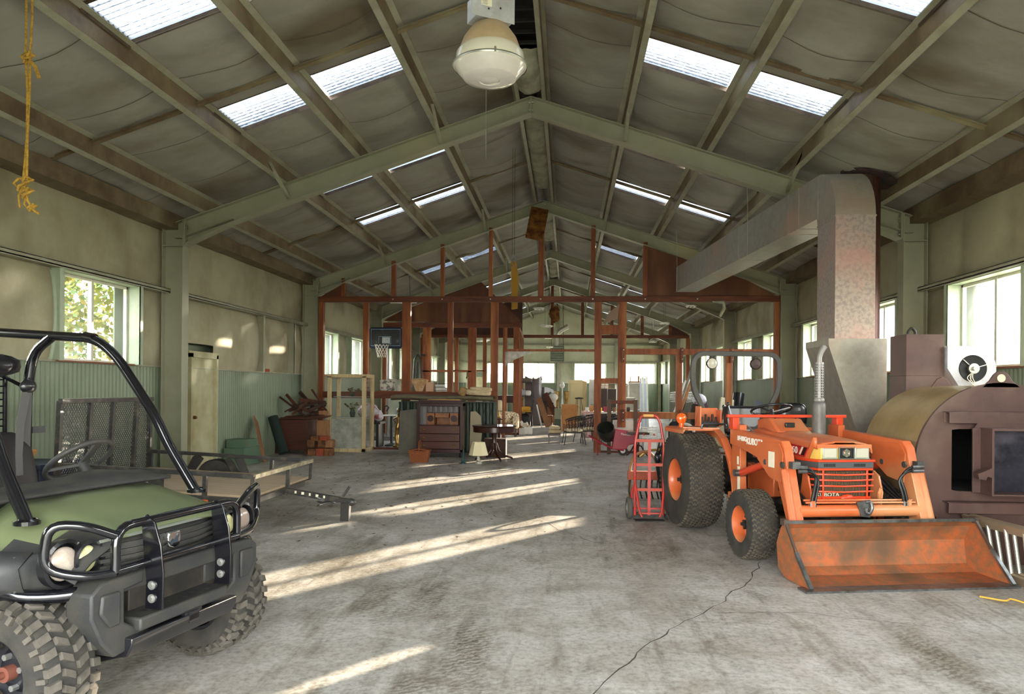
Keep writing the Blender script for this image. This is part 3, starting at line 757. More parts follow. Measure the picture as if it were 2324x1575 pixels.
# bumper band and grille
b = MB(); b.prism([(-.30, -1.84), (-.24, -1.99), (.27, -1.99), (.32, -1.90), (.32, -1.5), (-.30, -1.5)], .87, .925, 'XY')
bp = b.build('grey_band', M('slate_grey_band', '4a4d4e', .5), parent=T, bevel=.004)
b = MB(); b.prism([(-.31, -1.84), (-.25, -2.0), (.28, -2.0), (.33, -1.90), (.33, -1.5), (-.31, -1.5)], .925, .945, 'XY'); b.prism([(-.30, -1.84), (-.24, -1.985), (.27, -1.985), (.31, -1.90), (.31, -1.5), (-.30, -1.5)], .85, .87, 'XY'); b.build('band_lip', m_or2, parent=bp, bevel=.003)
b = MB()
for x0 in (-.14, .14):
    for i in range(11): b.box((x0-.05+i*.01, -1.991, .897), (.005, .004, .026))
b.build('vent_slot', m_blk, parent=bp, smooth=0)
b = MB(); b.bb((-.25, -1.93, .58), (.26, -1.6, .85)); rd = b.build('radiator', M('radiator_core', '3c3226', .8, col2='241d16', scale=40), parent=T, smooth=0)
b = MB()
for i in range(34): b.box((-.24+i*.0148, -1.935, .71), (.004, .006, .25))
b.build('radiator_fin', M('radiator_fin', '75644a', .6), parent=rd, smooth=0)
gl = thing_part('grille', T, (0, 0, 0))
for z in (.815, .765, .715, .665):
    b = MB(); b.tube([(-.29, -1.9, z+.005), (-.24, -1.985, z+.004), (0, -1.995, z-.004), (.27, -1.985, z+.002)], .009, n=6)
    b.build('grille_bar', m_or2, parent=gl, smooth=60)
b = MB()
for x in (-.2, .21): b.box((x, -1.99, .73), (.016, .012, .25))
b.box((0, -1.97, .60), (.5, .03, .045)); b.blob((.03, -1.985, .605), (.14, .04, .075)); b.build('grille_frame', m_or2, parent=gl, bevel=.003)
text('KUBOTA', .045, m_cream, gl, (-.13, -1.945, .632), (PI/2, 0, 0), sx_=1.2)
# side bracket plates
for s_ in (-1, 1):
    b = MB(); b.prism([(-1.9, .84), (-1.98, .80), (-2.03, .66), (-2.0, .45), (-1.88, .45), (-1.85, .6)], s_*.33-.008, s_*.33+.008, 'YZ')
    b.tube([(s_*.33, -1.98, .55), (s_*.30, -2.03, .66), (s_*.31, -2.04, .70)], .016, n=8); b.build('grille_guard', m_or, parent=T, smooth=0)
# decals
b = MB(); b.prism([(-1.30, 1.07), (-1.90, 1.045), (-1.84, .955), (-1.30, .97)], -.296, -.289, 'YZ'); dc = b.build('hood_decal', m_redd, parent=hood, smooth=0)
b = MB(); b.prism([(-1.80, 1.046), (-1.83, 1.044), (-1.775, .972), (-1.745, .975)], -.2975, -.292, 'YZ'); b.build('decal_cream_stripe', m_cream, parent=hood, smooth=0)
b = MB(); b.prism([(-1.84, 1.043), (-1.89, 1.04), (-1.835, .968), (-1.785, .971)], -.2975, -.292, 'YZ'); b.build('decal_black_stripe', m_blk, parent=hood, smooth=0)
text('L2250', .088, m_ltr, hood, (-.299, -1.60, 1.005), (PI/2, 0, -PI/2), sx_=1.15)
# muffler
b = MB(); b.lathe([(.0, 1.09), (.062, 1.09), (.064, 1.12), (.064, 1.40), (.058, 1.43), (.035, 1.445), (.035, 1.48)], c=(.2, -1.2, 0), n=28)
b.cyl((.2, -1.2, .9), (.2, -1.2, 1.1), .03)
mf = b.build('muffler', M('grey_muffler_steel', '6f6d69', .5, .3, col2='5c5954', scale=5), parent=T, smooth=50)
b = MB(); b.cyl((.2, -1.2, 1.44), (.2, -1.2, 1.83), .042, n=24); b.tube([(.2, -1.2, 1.8), (.2, -1.2, 1.88), (.215, -1.2, 1.93), (.25, -1.2, 1.99)], [.026, .026, .028, .032], n=12)
b.lathe([(.046, 1.44), (.05, 1.445), (.05, 1.47), (.046, 1.475)], c=(.2, -1.2, 0), n=24)
sp = b.build('exhaust_pipe', M('grey_perforated_steel', '8b8984', .45, .4), parent=mf, smooth=50)
b = MB()
for i in range(13):
    for j in range(12):
        a = 2*PI*j/12; b.box((.2+.042*math.cos(a), -1.2+.042*math.sin(a), 1.49+i*.026), (.003, .011, .015), (0, 0, a))
b.build('pipe_hole', m_blk, parent=sp, smooth=0)
b = MB(); b.lathe([(.0, 0), (.029, 0)], c=(.247, -1.2, 1.985), rot=(0, .6, 0), n=12); b.build('pipe_mouth', m_blk, parent=sp)
# roll bar with work lights
b = MB(); P = [(-.40, .3, 1.1), (-.40, .3, 1.32), (-.535, .3, 1.56), (-.535, .3, 1.98), (.535, .3, 1.98), (.535, .3, 1.56), (.40, .3, 1.32), (.40, .3, 1.1)]
b.tube(P, .040, n=4, fil=.16, seg=6)
rb = b.build('roll_bar', M('charcoal_roll_bar', '474742', .45, col2='3c3b36', scale=4), parent=T, smooth=30, bevel=.006)
for x, on in ((-.31, 1), (.23, 0)):
    b = MB(); b.lathe([(0, .04), (.04, .035), (.062, .01), (.066, -.02), (.066, -.03)], c=(x, .3, 1.86), axis='Y', n=28); b.cyl((x, .3, 1.9), (x, .3, 1.945), .012); b.box((x, .3, 1.93), (.05, .03, .012))
    o = b.build('work_light', M('work_light_case', '2b2322', .5), parent=T, smooth=50)
    b = MB(); b.lathe([(0, -.034), (.05, -.032), (.06, -.028)], c=(x, .3, 1.86), axis='Y', n=28); b.build('lens', m_lens if on else M('brown_lens_cover', '3c2c28', .5), parent=o)
# seat, steering wheel, levers
b = MB(); b.box((0, .12, 1.20), (.44, .10, .33), (-.12, 0, 0)); b.box((0, -.08, 1.0), (.44, .38, .10)); st = b.build('seat', m_blk, parent=T, bevel=.035)
b = MB(); b.bb((-.15, -.2, .75), (.15, .15, .95)); b.build('seat_base', m_dk, parent=st)
b = MB(); c_ = Vector((.01, -.58, 1.345)); tl_ = Matrix.Translation(c_) @ Matrix.Rotation(-.55+.25, 4, 'X')
b.tube([tl_ @ Vector((.205*math.cos(2*PI*i/36), .205*math.sin(2*PI*i/36), 0)) for i in range(36)], .014, n=8, closed=True)
for a in (PI/2+.0, PI*7/6, PI*11/6): b.bar(tl_ @ Vector((0, 0, -.03)), tl_ @ Vector((.2*math.cos(a), .2*math.sin(a), 0)), .035, .01)
b.cyl(tl_ @ Vector((0, 0, -.3)), tl_ @ Vector((0, 0, 0)), .022)
b.build('steering_wheel', m_blk, parent=T, smooth=50)
for pts, kn in ((((-.42, -.7, 1.0), (-.44, -.68, 1.15), (-.50, -.64, 1.40)), 1), (((-.31, 0, 1.15), (-.30, -.03, 1.3), (-.30, -.05, 1.36)), 1), (((-.2, -.75, 1.0), (-.28, -.78, 1.12), (-.36, -.8, 1.18)), 0)):
    b = MB(); b.tube(pts, .009, n=8); 
    if kn: b.blob(pts[-1], (.035, .035, .045))
    b.build('lever', m_blk if kn else m_zinc, parent=T)
# fenders
for s_ in (-1, 1):
    b = MB(); x0, x1 = s_*.44, s_*.455
    b.prism([(.42, 1.12), (-.34, 1.10), (-.50, 1.02), (-.72, .80), (-.80, .55), (-.82, .30), (-.68, .30), (-.66, .55), (-.45, .9), (-.2, 1.02), (.42, 1.02)], x0, x1, 'YZ')
    b.bb((s_*.44, -.28, 1.10), (s_*.80, .42, 1.118)); b.prism([(s_*.80, 1.118), (s_*.83, 1.10), (s_*.83, 1.06), (s_*.80, 1.10)], -.2, .42)
    b.prism([(s_*.44, -.28), (s_*.80, -.12), (s_*.80, -.28+.2), (s_*.44, -.2)], 1.10, 1.13, 'XY')
    pts = [(-.30, 1.11), (-.50, 1.03), (-.72, .81), (-.80, .55), (-.82, .32)]
    for p, q in zip(pts, pts[1:]): b.face([(s_*.44, p[0], p[1]), (s_*.52, p[0], p[1]), (s_*.52, q[0], q[1]), (s_*.44, q[0], q[1])])
    fd = b.build('fender', m_or, parent=T, smooth=0, thick=.006, bevel=.004)
    b = MB(); b.tube([(s_*.55, -.30, 1.12), (s_*.55, -.30, 1.17), (s_*.55, -.05, 1.17), (s_*.55, -.05, 1.12)], .012, fil=.04) if s_ > 0 else b.tube([(s_*.62, -.22, 1.12), (s_*.62, -.22, 1.17), (s_*.36, -.26, 1.17), (s_*.36, -.26, 1.12)], .012, fil=.04)
    b.build('grab_handle', m_blk, parent=fd)
b = MB(); b.bb((-.57, -.03, 1.13), (-.55, .12, 1.36)); b.bb((-.33, -.03, 1.13), (-.31, .12, 1.32)); b.bb((-.57, .10, 1.13), (-.31, .12, 1.34)); cb = b.build('control_box', m_or, parent=T, bevel=.006)
b = MB()
for i in range(5): b.cyl((-.52+i*.04, .03, 1.14), (-.52+i*.04, .03, 1.24+.03*(i % 2)), .012)
b.bb((-.54, 0, 1.13), (-.34, .08, 1.19)); b.build('hydraulic_valve', m_dk, parent=cb)
b = MB(); b.blob((-.77, .02, 1.22), (.12, .08, .13), n=16); b.cyl((-.77, .02, 1.12), (-.77, .02, 1.17), .03)
b.build('flasher_lamp', M('amber_lamp', 'd0480e', .2, coat=.6, col2='e0701a', scale=30), parent=T)
# loader
ld = thing_part('front_loader', T, (0, 0, 0))
prof = [(-.84, 1.155), (-1.80, 1.115), (-1.93, 1.105), (-1.99, 1.05), (-2.02, .95), (-2.21, .40), (-2.06, .38), (-1.84, .80), (-1.68, .88), (-1.2, .96), (-.84, 1.0)]
for s_, xc in ((-1, -.52), (1, .62)):
    b = MB(); b.prism(prof, xc-.04, xc+.04, 'YZ'); am = b.build('loader_arm', m_or, parent=ld, bevel=.006)
    b = MB(); xo = xc-.048 if s_ < 0 else xc-.048
    b.prism([(-1.5, 1.07), (-1.92, 1.08), (-1.99, 1.0), (-1.97, .74), (-1.74, .77), (-1.5, .91)], xo-.006, xo+.004, 'YZ'); b.build('gusset_plate', m_or, parent=am, smooth=0)
    b = MB(); b.prism([(-.78, .30), (-.78, 1.20), (-.98, 1.20), (-.98, .66), (-1.02, .3)], xc*.92-.035, xc*.92+.035, 'YZ'); po = b.build('loader_post', m_or, parent=ld, bevel=.005)
    b = MB(); b.bb((xc*.92-.06, -1.06, .26), (xc*.92+.06, -.74, .5)); b.bb((xc*.92-.09, -1.1, .24), (xc*.92+.05, -.8, .27)); b.build('post_foot', m_or, parent=po, bevel=.01)
    b = MB(); b.cyl((xc, -1.02, .72), (xc, -1.58, .87), .035, n=18); b.cyl((xc, -1.56, .865), (xc, -1.66, .895), .042, n=12); cy = b.build('lift_cylinder', m_or2, parent=ld)
    b = MB(); b.cyl((xc-.07, -1.02, .72), (xc+.05, -1.02, .72), .035, n=12); b.cyl((xc-.06, -1.66, .895), (xc+.05, -1.66, .895), .025, n=12); b.cyl((xc-.06, -1.98, .90), (xc+.02, -1.98, .90), .03, n=8); b.build('pivot_pin', m_bare, parent=cy)
    b = MB(); b.cyl((xc+.055*s_, -2.03, .86), (xc+.055*s_, -2.19, .42), .036, n=14); b.build('tilt_cylinder', m_or, parent=ld)
    b = MB()
    for k in (0, 1):
        xx = xc-s_*(.02+.03*k); b.tube([(xx, -2.12, .89-.03*k), (xc-s_*(.12+.02*k), -2.14, .89-.03*k), (xc-s_*(.19+.02*k), -2.12, .80-.02*k), (xc-s_*(.15+.03*k), -2.14, .68), (xc-s_*(.13+.03*k), -2.14, .58)], .0125, n=8, fil=.06)
    b.build('hydraulic_hose', m_hose, parent=ld)
    b = MB()
    for k in (0, 1): b.cyl((xc+.02, -2.13, .895-.035*k), (xc-s_*.09, -2.14, .895-.035*k), .017, n=8); b.cyl((xc-s_*(.13+.03*k), -2.14, .54), (xc-s_*(.13+.03*k), -2.14, .60), .016, n=8)
    b.box((xc, -2.1, .91), (.07, .07, .06)); b.build('hose_fitting', m_bare, parent=ld)
    b = MB()
    for k in range(3): b.tube([(xc-s_*(.10+k*.03), -1.2, .8), (xc-s_*(.10+k*.03), -1.7, .78-.03*k), (xc-s_*(.09+.03*k), -2.0, .60), (xc-s_*(.07+.03*k), -2.12, .54)], .013, n=8, fil=.15)
    b.build('long_hose', m_hose, parent=ld)
b = MB(); b.lathe([(.028, 0), (.028, .002)], c=(-.562, -2.08, .56), axis='X', n=18); b.build('arm_hole', m_redd, parent=ld)
b = MB(); b.cyl((-.50, -2.12, .52), (.60, -2.12, .52), .052, n=24); ct = b.build('cross_tube', m_or, parent=ld)
b = MB(); b.tube([(-.44, -2.14, .595), (.56, -2.14, .59)], .009); b.tube([(-.44, -2.1, .61), (.56, -2.1, .605)], .009)
for x in (-.38, .50): b.box((x, -2.13, .585), (.035, .05, .05))
b.build('pipe_line', m_or, parent=ct)
b = MB(); b.tube([(.08, -2.18, .60), (.12, -2.19, .61), (.13, -2.2, .55), (.10, -2.2, .50), (.07, -2.2, .52), (.075, -2.2, .55)], .014, fil=.02); b.prism([(.0, .60), (.12, .62), (.12, .47), (.04, .48)], -2.18, -2.165); b.build('tow_hook', m_bare, parent=ct)
b = MB(); b.bar((-.60, -.86, 1.285), (.68, -.86, 1.285), .05, .03); 
for x in (-.52, .60): b.bb((x-.035, -.90, 1.15), (x+.035, -.80, 1.27))
b.build('cross_bar', m_or2, parent=ld, bevel=.004)
text('BF400G', .065, m_ltr, ld, (-.565, -1.14, 1.07), (PI/2, 0, -PI/2), bold=.001)
text('KUBOTA', .088, m_ltr, ld, (-.565, -1.42, 1.055), (PI/2, 0, -PI/2), bold=.0015)
b = MB(); b.bb((-.578, -1.84, .86), (-.575, -1.73, 1.0)); b.bb((-.52, -.995, .42), (-.518, -.935, .78)); b.bb((-.522, -.97, .8), (-.52, -.93, .88)); b.build('instruction_sticker', m_cream, parent=ld, smooth=0)
# bucket
b = MB(); xl, xr = -.70, 1.0
sec = [(-2.72, .012), (-2.30, .02), (-2.20, .07), (-2.17, .27), (-2.24, .40), (-2.30, .455)]
rows = [[(x, y, z) for y, z in sec] for x in (xl, xr)]
b.grid(rows)
for x in (xl, xr): b.face([(x, y, z) for y, z in sec])
bk = b.build('bucket', m_rustb, parent=ld, smooth=0, thick=.012)
b = MB(); b.bb((xl-.06, -2.76, 0), (xr+.03, -2.62, .016)); b.bb((xl, -2.315, .45), (xr, -2.285, .475))
for x in (xl, xr): b.bar((x, -2.72, .02), (x, -2.48, .25), .022, .03, up=(1, 0, 0))
b.build('cutting_edge', m_bare, parent=bk, smooth=0)
b = MB()
for x in (xl, xr): b.bar((x, -2.48, .25), (x, -2.3, .46), .018, .02, up=(1, 0, 0)); b.box((x, -2.28, .46), (.04, .07, .05))
b.build('bucket_rim', M('dark_worn_steel', '54463c', .5, .3), parent=bk, smooth=0)

# ================= utility vehicle =================
U = thing('utility_vehicle', 'green and black off-road utility vehicle with bull bar and chunky tires at left front', 'utility vehicle', (-1.59, 3.61, 0), math.radians(78))
m_ugr = M('olive_green_hood', '6c7453', .42, col2='606a4a', scale=3, lo=.35, hi=.7, bump=.03, bscale=100, col3='7d8362', scale3=1.5)
m_hub = M('rusty_hub', '7a4a3c', .6, .3)
for s_ in (-1, 1):
    for y in (0, 2.0):
        w_, rm = wheel(U, 'front_wheel' if y == 0 else 'rear_wheel', (-.645 if s_ < 0 else .555, y, .325), .315, .25, .165, 'mud', M('black_steel_rim', '1b1b20', .4, coat=.2) if s_ < 0 and y == 0 else bpy.data.materials['black_steel_rim'], outer=s_, ntread=30, hubmat=m_hub)
        b = MB()
        for i in range(10):
            a = 2*PI*i/10; b.box((s_*.035, .118*math.sin(a), .118*math.cos(a)), (.02, .034, .014), (-a, 0, 0))
        b.build('rim_slot', m_dk, parent=w_, smooth=0)
b = MB(); b.bb((-.42, -.2, .30), (.42, 2.3, .42)); b.bb((-.3, -.25, .42), (.3, .5, .62)); b.bb((-.6, .45, .38), (.6, 1.5, .48))
for s_ in (-1, 1):
    for y in (0, 2.0):
        b.bar((s_*.25, y-.12, .34), (s_*.55, y, .33), .05, .035); b.bar((s_*.25, y+.12, .34), (s_*.55, y, .33), .05, .035); b.cyl((s_*.3, y, .33), (s_*.6, y, .33), .03)
        b.cyl((s_*.42, y+.03, .36), (s_*.36, y+.03, .78), .028)
b.build('chassis', m_dk, parent=U, bevel=.006)
for s_ in (-1, 1):
    for y in (0, 2.0):
        b = MB(); b.tube([(s_*(.43-.07*i/60)+.048*math.cos(i*2*PI/10), y+.03+.048*math.sin(i*2*PI/10), .42+.33*i/60) for i in range(61)], .008, n=6); b.build('coil_spring', M('dusty_spring', '6d6557', .7), parent=U)
# hood
b = MB(); rows = []
xs_ = [-.70, -.66, -.60, -.54, -.47, -.42, -.30, -.12, 0, .12, .30, .42, .47, .54, .60, .66, .70]
for y, zc, k in ((-.26, .845, .86), (-.20, .875, .88), (-.05, .905, .93), (.10, .93, .97), (.22, .955, 1.0), (.34, .975, 1.0)):
    r_ = []
    for x in xs_:
        a = abs(x); z = zc+(.012 if a < .13 and y < .3 else 0)
        if a > .45: z = zc-.02-(a-.45)*.35-max(0, a-.58)**2*3
        r_.append((x*k, y, z))
    rows.append(r_)
b.grid(rows); 
for f in b.b.faces:
    q = f.calc_center_median()
    if q.y < -.02 and abs(q.x) > .36 or q.y < .12 and abs(q.x) > .57: f.material_index = 1
hd = b.build('hood', [m_ugr, m_plas], parent=U, smooth=40, thick=-.012)
# black fascia around the lamps, front of hood
b = MB(); rows = []
for t, z, y in ((0, .85, -.262), (.3, .81, -.28), (.7, .72, -.27), (1, .66, -.25)):
    rows.append([(x, y+abs(x)**2*.45-(.012 if abs(x) > .36 and abs(x) < .64 and .1 < t < .9 else 0)*-3, z-(abs(x)*.03)) for x in [i*.66/10 for i in range(-10, 11)]])
b.grid(rows)
for s_ in (-1, 1):
    b.grid([[(s_*.61, -.12, .84), (s_*.66, 0, .845), (s_*.70, .15, .86), (s_*.70, .33, .88)], [(s_*.66, -.10, .78), (s_*.73, .0, .78), (s_*.76, .15, .80), (s_*.76, .36, .82)], [(s_*.64, -.10, .70), (s_*.74, .0, .72), (s_*.77, .15, .75), (s_*.77, .40, .72)], [(s_*.6, -.1, .62), (s_*.68, .0, .66), (s_*.70, .2, .69), (s_*.70, .42, .6)]])
b.build('fascia', m_plas, parent=U, smooth=50, thick=-.01).location.x = -.07
gr = thing_part('grille', U, (-.085, -.004, 0))
for i in range(5):
    b = MB(); b.tube([(-.37, -.232, .70+i*.03), (-.2, -.272, .70+i*.03), (0, -.285, .70+i*.031), (.2, -.272, .70+i*.03), (.37, -.232, .70+i*.03)], .0115, n=4); b.build('grille_slat', m_plas, parent=gr, smooth=0)
b = MB(); b.tube([(-.37, -.235, .85), (0, -.285, .862), (.37, -.235, .85)], .008, n=6); b.build('silver_trim', M('silver_trim', '8c9188', .35, .4), parent=gr)
b = MB(); b.prism([(-.045, .80), (-.04, .835), (.04, .835), (.045, .80), (.035, .765), (0, .75), (-.035, .765)], -.315, -.285); bd = b.build('badge', m_chr, parent=gr, bevel=.006)
b = MB(); b.prism([(-.03, .785), (-.012, .80), (.0, .795), (.014, .812), (.018, .822), (.026, .812), (.018, .80), (.02, .785), (.008, .78), (-.012, .782), (-.024, .772)], -.319, -.314); b.build('leaping_deer', M('badge_silver', '3c4650', .4, .4), parent=bd, smooth=0)
for s_ in (-1, 1):
    lx = -.61 if s_ < 0 else .50; l2 = -.50 if s_ < 0 else .365; yo = .06 if s_ < 0 else 0
    b = MB(); b.lathe([(0, -.03), (.10, -.03), (.105, -.075), (.09, -.08), (.085, -.05)], c=(lx, -.20+yo, .785), axis='Y', n=26, rot=(0, 0, 0)); b.lathe([(0, -.03), (.075, -.03), (.08, -.07), (.068, -.075), (.065, -.05)], c=(l2, -.225+yo, .785), axis='Y', n=26); hb = b.build('headlight_bowl', m_blk, parent=U)
    b = MB(); b.blob((lx, -.262+yo, .785), (.145, .055, .145), n=22); b.build('headlight', M('dusty_headlight', '8f8076', .15, coat=.6, col2='b9aea0', scale=9) if s_ < 0 else bpy.data.materials['dusty_headlight'], parent=hb)
    b = MB(); b.blob((l2, -.275+yo, .785), (.095, .03, .115), n=22); b.build('driving_light', M('pale_yellow_lamp', 'c9c894', .3, coat=.3, col2='b8b880', scale=30) if s_ < 0 else bpy.data.materials['pale_yellow_lamp'], parent=hb)
# bumper
b = MB()
for s_ in (-1, 1):
    kx = .90 if s_ < 0 else .98
    b.prism([(s_*.28*kx, .71), (s_*.54*kx, .70), (s_*.60*kx, .66), (s_*.60*kx, .56), (s_*.54*kx, .44), (s_*.46*kx, .36), (s_*.22, .38), (s_*.22, .45), (s_*.33*kx, .46), (s_*.40*kx, .50), (s_*.40*kx, .64), (s_*.28*kx, .65)], -.36, -.22)
    b.prism([(s_*.44*kx, .65), (s_*.55*kx, .65), (s_*.56*kx, .57), (s_*.50*kx, .50), (s_*.44*kx, .50)], -.375, -.355)
    b.bb((s_*.28, -.26, .5), (s_*.46, -.2, .66))
b.bb((-.3, -.39, .44), (.3, -.22, .50)); b.bb((-.34, -.33, .62), (.34, -.22, .70)); b.bb((-.26, -.2, .5), (.26, -.15, .64))
bm = b.build('bumper', m_plas, parent=U, bevel=.018); bm.location.x = -.075
b = MB(); b.prism([(-.40, .40), (-.37, .34), (-.34, .335), (-.1, .27), (-.1, .30), (-.33, .43), (-.40, .43)], -.36, .36, 'YZ'); b.build('skid_plate', m_blk, parent=bm, bevel=.006)
b = MB(); b.bb((.0, -.40, .39), (.07, -.37, .44)); b.bb((-.02, -.39, .42), (.10, -.36, .45)); b.build('hitch_receiver', m_blk, parent=bm)
b = MB()
for i in range(6): b.lathe([(0, 0), (.014, 0)], c=(-.2+.08*i, -.31-.03*(i % 2), .5015), n=10)
b.build('step_hole', m_blk, parent=bm)
# bull bar
bb_ = thing_part('bull_bar', U, (-.09, 0, 0))
b = MB(); b.tube([(-.41, -.37, .735), (-.41, -.37, .93), (.41, -.37, .93), (.41, -.37, .735)], .0205, n=12, fil=.09); b.tube([(-.41, -.37, .74), (-.24, -.385, .745)], .0205, n=12); b.tube([(-.24, -.385, .745), (.24, -.385, .745)], .017, n=12); b.tube([(.41, -.37, .74), (.24, -.385, .745)], .0205, n=12)
b.build('hoop', m_gbk, parent=bb_)
for s_ in (-1, 1):
    b = MB(); b.tube([(s_*.41, -.37, .895), (s_*(.52 if s_ < 0 else .60), -.31, .955), (s_*(.61 if s_ < 0 else .80), -.22, .965), (s_*(.62 if s_ < 0 else .82), -.20, .78), (s_*(.52 if s_ < 0 else .62), -.31, .735), (s_*.41, -.37, .735)], .0205, n=12, fil=.075)
    b.build('lamp_guard', m_gbk, parent=bb_)
    b = MB(); b.prism([(-.375, .96), (-.42, .925), (-.455, .82), (-.47, .70), (-.465, .53), (-.37, .53), (-.375, .66), (-.36, .78), (-.345, .94)], s_*.235-.005, s_*.235+.005, 'YZ')
    b.prism([(s_*.235, .96), (s_*.30, .93), (s_*.285, .85), (s_*.27, .7), (s_*.26, .54), (s_*.235, .53)], -.445, -.437) if False else None
    pl = b.build('guard_plate', m_gbk, parent=bb_, bevel=.002)
    b = MB()
    for z in (.58, .64): b.cyl((s_*.235-.02, -.41, z), (s_*.235+.02, -.41, z), .013, n=6); b.cyl((s_*.235-.012, -.41, z), (s_*.235-.006, -.41, z), .02, n=14)
    b.build('plate_bolt', m_zinc, parent=pl)
    b = MB(); b.tube([(s_*.44, -.33, .675), (s_*.60, -.24, .65), (s_*.72, -.06, .655), (s_*.76, .12, .74), (s_*.76, .35, .77), (s_*.72, .6, .6)], .03, n=12, fil=.1); b.build('side_tube', m_gbk, parent=U)
    b = MB(); b.tube([(s_*.54, .08, .93), (s_*.52, .26, 1.20), (s_*.51, .34, 1.36), (s_*.50, .62, 1.72), (s_*.50, .78, 1.83), (s_*.50, 1.62, 1.88)], .029, n=12, fil=.12); b.lathe([(.055, -.005), (.055, .012), (.034, .02)], c=(s_*.545, .075, .93), n=18)
    pi = b.build('cab_pillar', m_gbk, parent=U)
    b = MB(); b.tube([(s_*.50, 1.32, .6), (s_*.50, 1.32, 1.5), (s_*.50, 1.27, 1.75), (s_*.50, 1.12, 1.845)], .03, n=12, fil=.1); b.cyl((s_*.50, .79, 1.826), (s_*.50, .86, 1.84), .033, n=12); b.build('rear_pillar', m_gbk, parent=U)
# cab rear screen
b = MB()
for i in range(10): b.tube([(-.5, 1.5, 1.24+.042*i), (.5, 1.5, 1.24+.042*i)], .005, n=5)
b.tube([(-.5, 1.5, 1.18), (.5, 1.5, 1.18)], .014); b.tube([(-.5, 1.5, 1.68), (.5, 1.5, 1.68)], .02); b.tube([(.2, 1.42, 1.70), (.5, 1.34, 1.53)], .012); b.tube([(-.5, 1.5, .8), (-.5, 1.5, 1.7)], .014); b.tube([(.5, 1.5, .8), (.5, 1.5, 1.7)], .014)
b.build('rear_screen', m_gbk, parent=U)
# dash, cowl, steering, seats, bed
b = MB(); rows = []
for y, z in ((.33, .985), (.45, 1.0), (.56, 1.01), (.66, .97), (.70, .80), (.70, .5)):
    rows.append([(x, y+.03*math.cos(x*2.6), z+.03*math.exp(-((x-.3)/.18)**2)*(1 if .4 < y < .68 else 0)) for x in [i*.62/12 for i in range(-12, 13)]])
b.grid(rows); ds = b.build('dashboard', m_plas, parent=U, smooth=40, thick=-.02)
b = MB(); b.prism([(-.18+.02, .37), (-.08, .355), (.02, .37), (.02, .39), (-.08, .40), (-.16, .39)], .985, .996, 'XY'); b.build('cowl_slot', m_blk, parent=ds)
b = MB(); c_ = Vector((.40, .79, 1.10)); tl_ = Matrix.Translation(c_) @ Matrix.Rotation(-math.radians(38), 4, 'X')
b.tube([tl_ @ Vector((.19*math.cos(2*PI*i/36), .19*math.sin(2*PI*i/36), 0)) for i in range(36)], .016, n=8, closed=True)
for a in (-PI/2, PI*.14, PI*.86): b.bar(tl_ @ Vector((0, 0, -.03)), tl_ @ Vector((.185*math.cos(a), .185*math.sin(a), 0)), .045, .014)
b.cyl(tl_ @ Vector((0, 0, -.28)), tl_ @ Vector((0, 0, -.02)), .03); b.build('steering_wheel', m_plas, parent=U, smooth=50)
for x in (-.28, .28):
    b = MB(); b.blob((x, 1.28, .98), (.46, .17, .56), rot=(-.2, 0, 0), n=20, sq=.55); b.blob((x, 1.02, .68), (.46, .48, .16), n=20, sq=.5); b.build('seat', M('black_vinyl', '221f20', .5, bump=.1, bscale=30), parent=U, smooth=60)
b = MB(); b.bb((-.6, .7, .42), (.6, 1.5, .6)); b.bb((-.56, .02, .45), (-.5, .62, .74)); b.bb((.5, .02, .45), (.56, .62, .74)); b.build('body_shell', M('dark_green_panel', '33453a', .5, col2='2a3830', scale=3), parent=U, bevel=.02)
b = MB(); b.bb((-.7, 1.6, .72), (.7, 2.7, .76)); b.bb((-.7, 1.6, .72), (-.67, 2.7, 1.0)); b.bb((.67, 1.6, .72), (.7, 2.7, 1.0)); b.bb((-.7, 2.67, .72), (.7, 2.7, 1.0)); b.bb((-.7, 1.6, .72), (.7, 1.63, 1.0)); b.build('cargo_bed', m_plas, parent=U, bevel=.01)
b = MB(); b.grid([[(.46, 1.24, 1.50), (.40, 1.24, 1.50)], [(.40, 1.22, 1.30), (.345, 1.22, 1.31)], [(.355, 1.18, 1.12), (.31, 1.18, 1.12)], [(.345, 1.16, 1.0), (.30, 1.16, 1.0)]])
b.grid([[(.475, 1.25, 1.50), (.42, 1.25, 1.50)], [(.47, 1.26, 1.0), (.42, 1.26, 1.0)], [(.47, 1.26, .7), (.42, 1.26, .7)]]); b.build('seat_belt', M('grey_belt_webbing', '4a4948', .75), parent=U, smooth=0, thick=.003)
b = MB(); b.blob((.45, 1.25, 1.535), (.11, .06, .09)); b.blob((.36, 1.36, 1.66), (.26, .10, .13), noise=.12); b.blob((.12, 1.38, 1.70), (.22, .12, .12), noise=.15); b.build('belt_reel', m_blk, parent=U)
b = MB(); b.bb((.51, 1.28, 1.24), (.60, 1.31, 1.28)); b.build('side_latch', m_plas, parent=U)
# ================= trailer =================
TR = thing('utility_trailer', 'low black utility trailer with plank deck, open side rails and upright mesh ramp', 'trailer', (-2.68, 8.32, 0), rot=(0, .042, 0))
m_trl = M('worn_black_trailer_steel', '2c2b29', .45, col2='5d564a', scale=7, lo=.5, hi=.75, coat=.2)
m_deck = M('weathered_deck_boards', 'b09b80', .8, col2='96836b', scale=3, stretch=(.7, 7, 1), lo=.3, hi=.7, bump=.1)
W_ = .87; L_ = 2.14
b = MB(); 
for y in (-W_, W_):
    b.bar((0, y, .34), (-L_, y, .34), .045, .06); b.bar((0, y, .60), (-L_, y, .60), .045, .045)
b.bar((0, -W_, .34), (0, W_, .34), .045, .06); b.bar((-L_, -W_, .34), (-L_, W_, .34), .045, .06)
for y in (-.5, .5): b.bar((0, y*.1, .31), (-L_, y, .31), .05, .05)
b.bar((-1.3, -.95, .26), (-1.3, .95, .26), .05, .05)
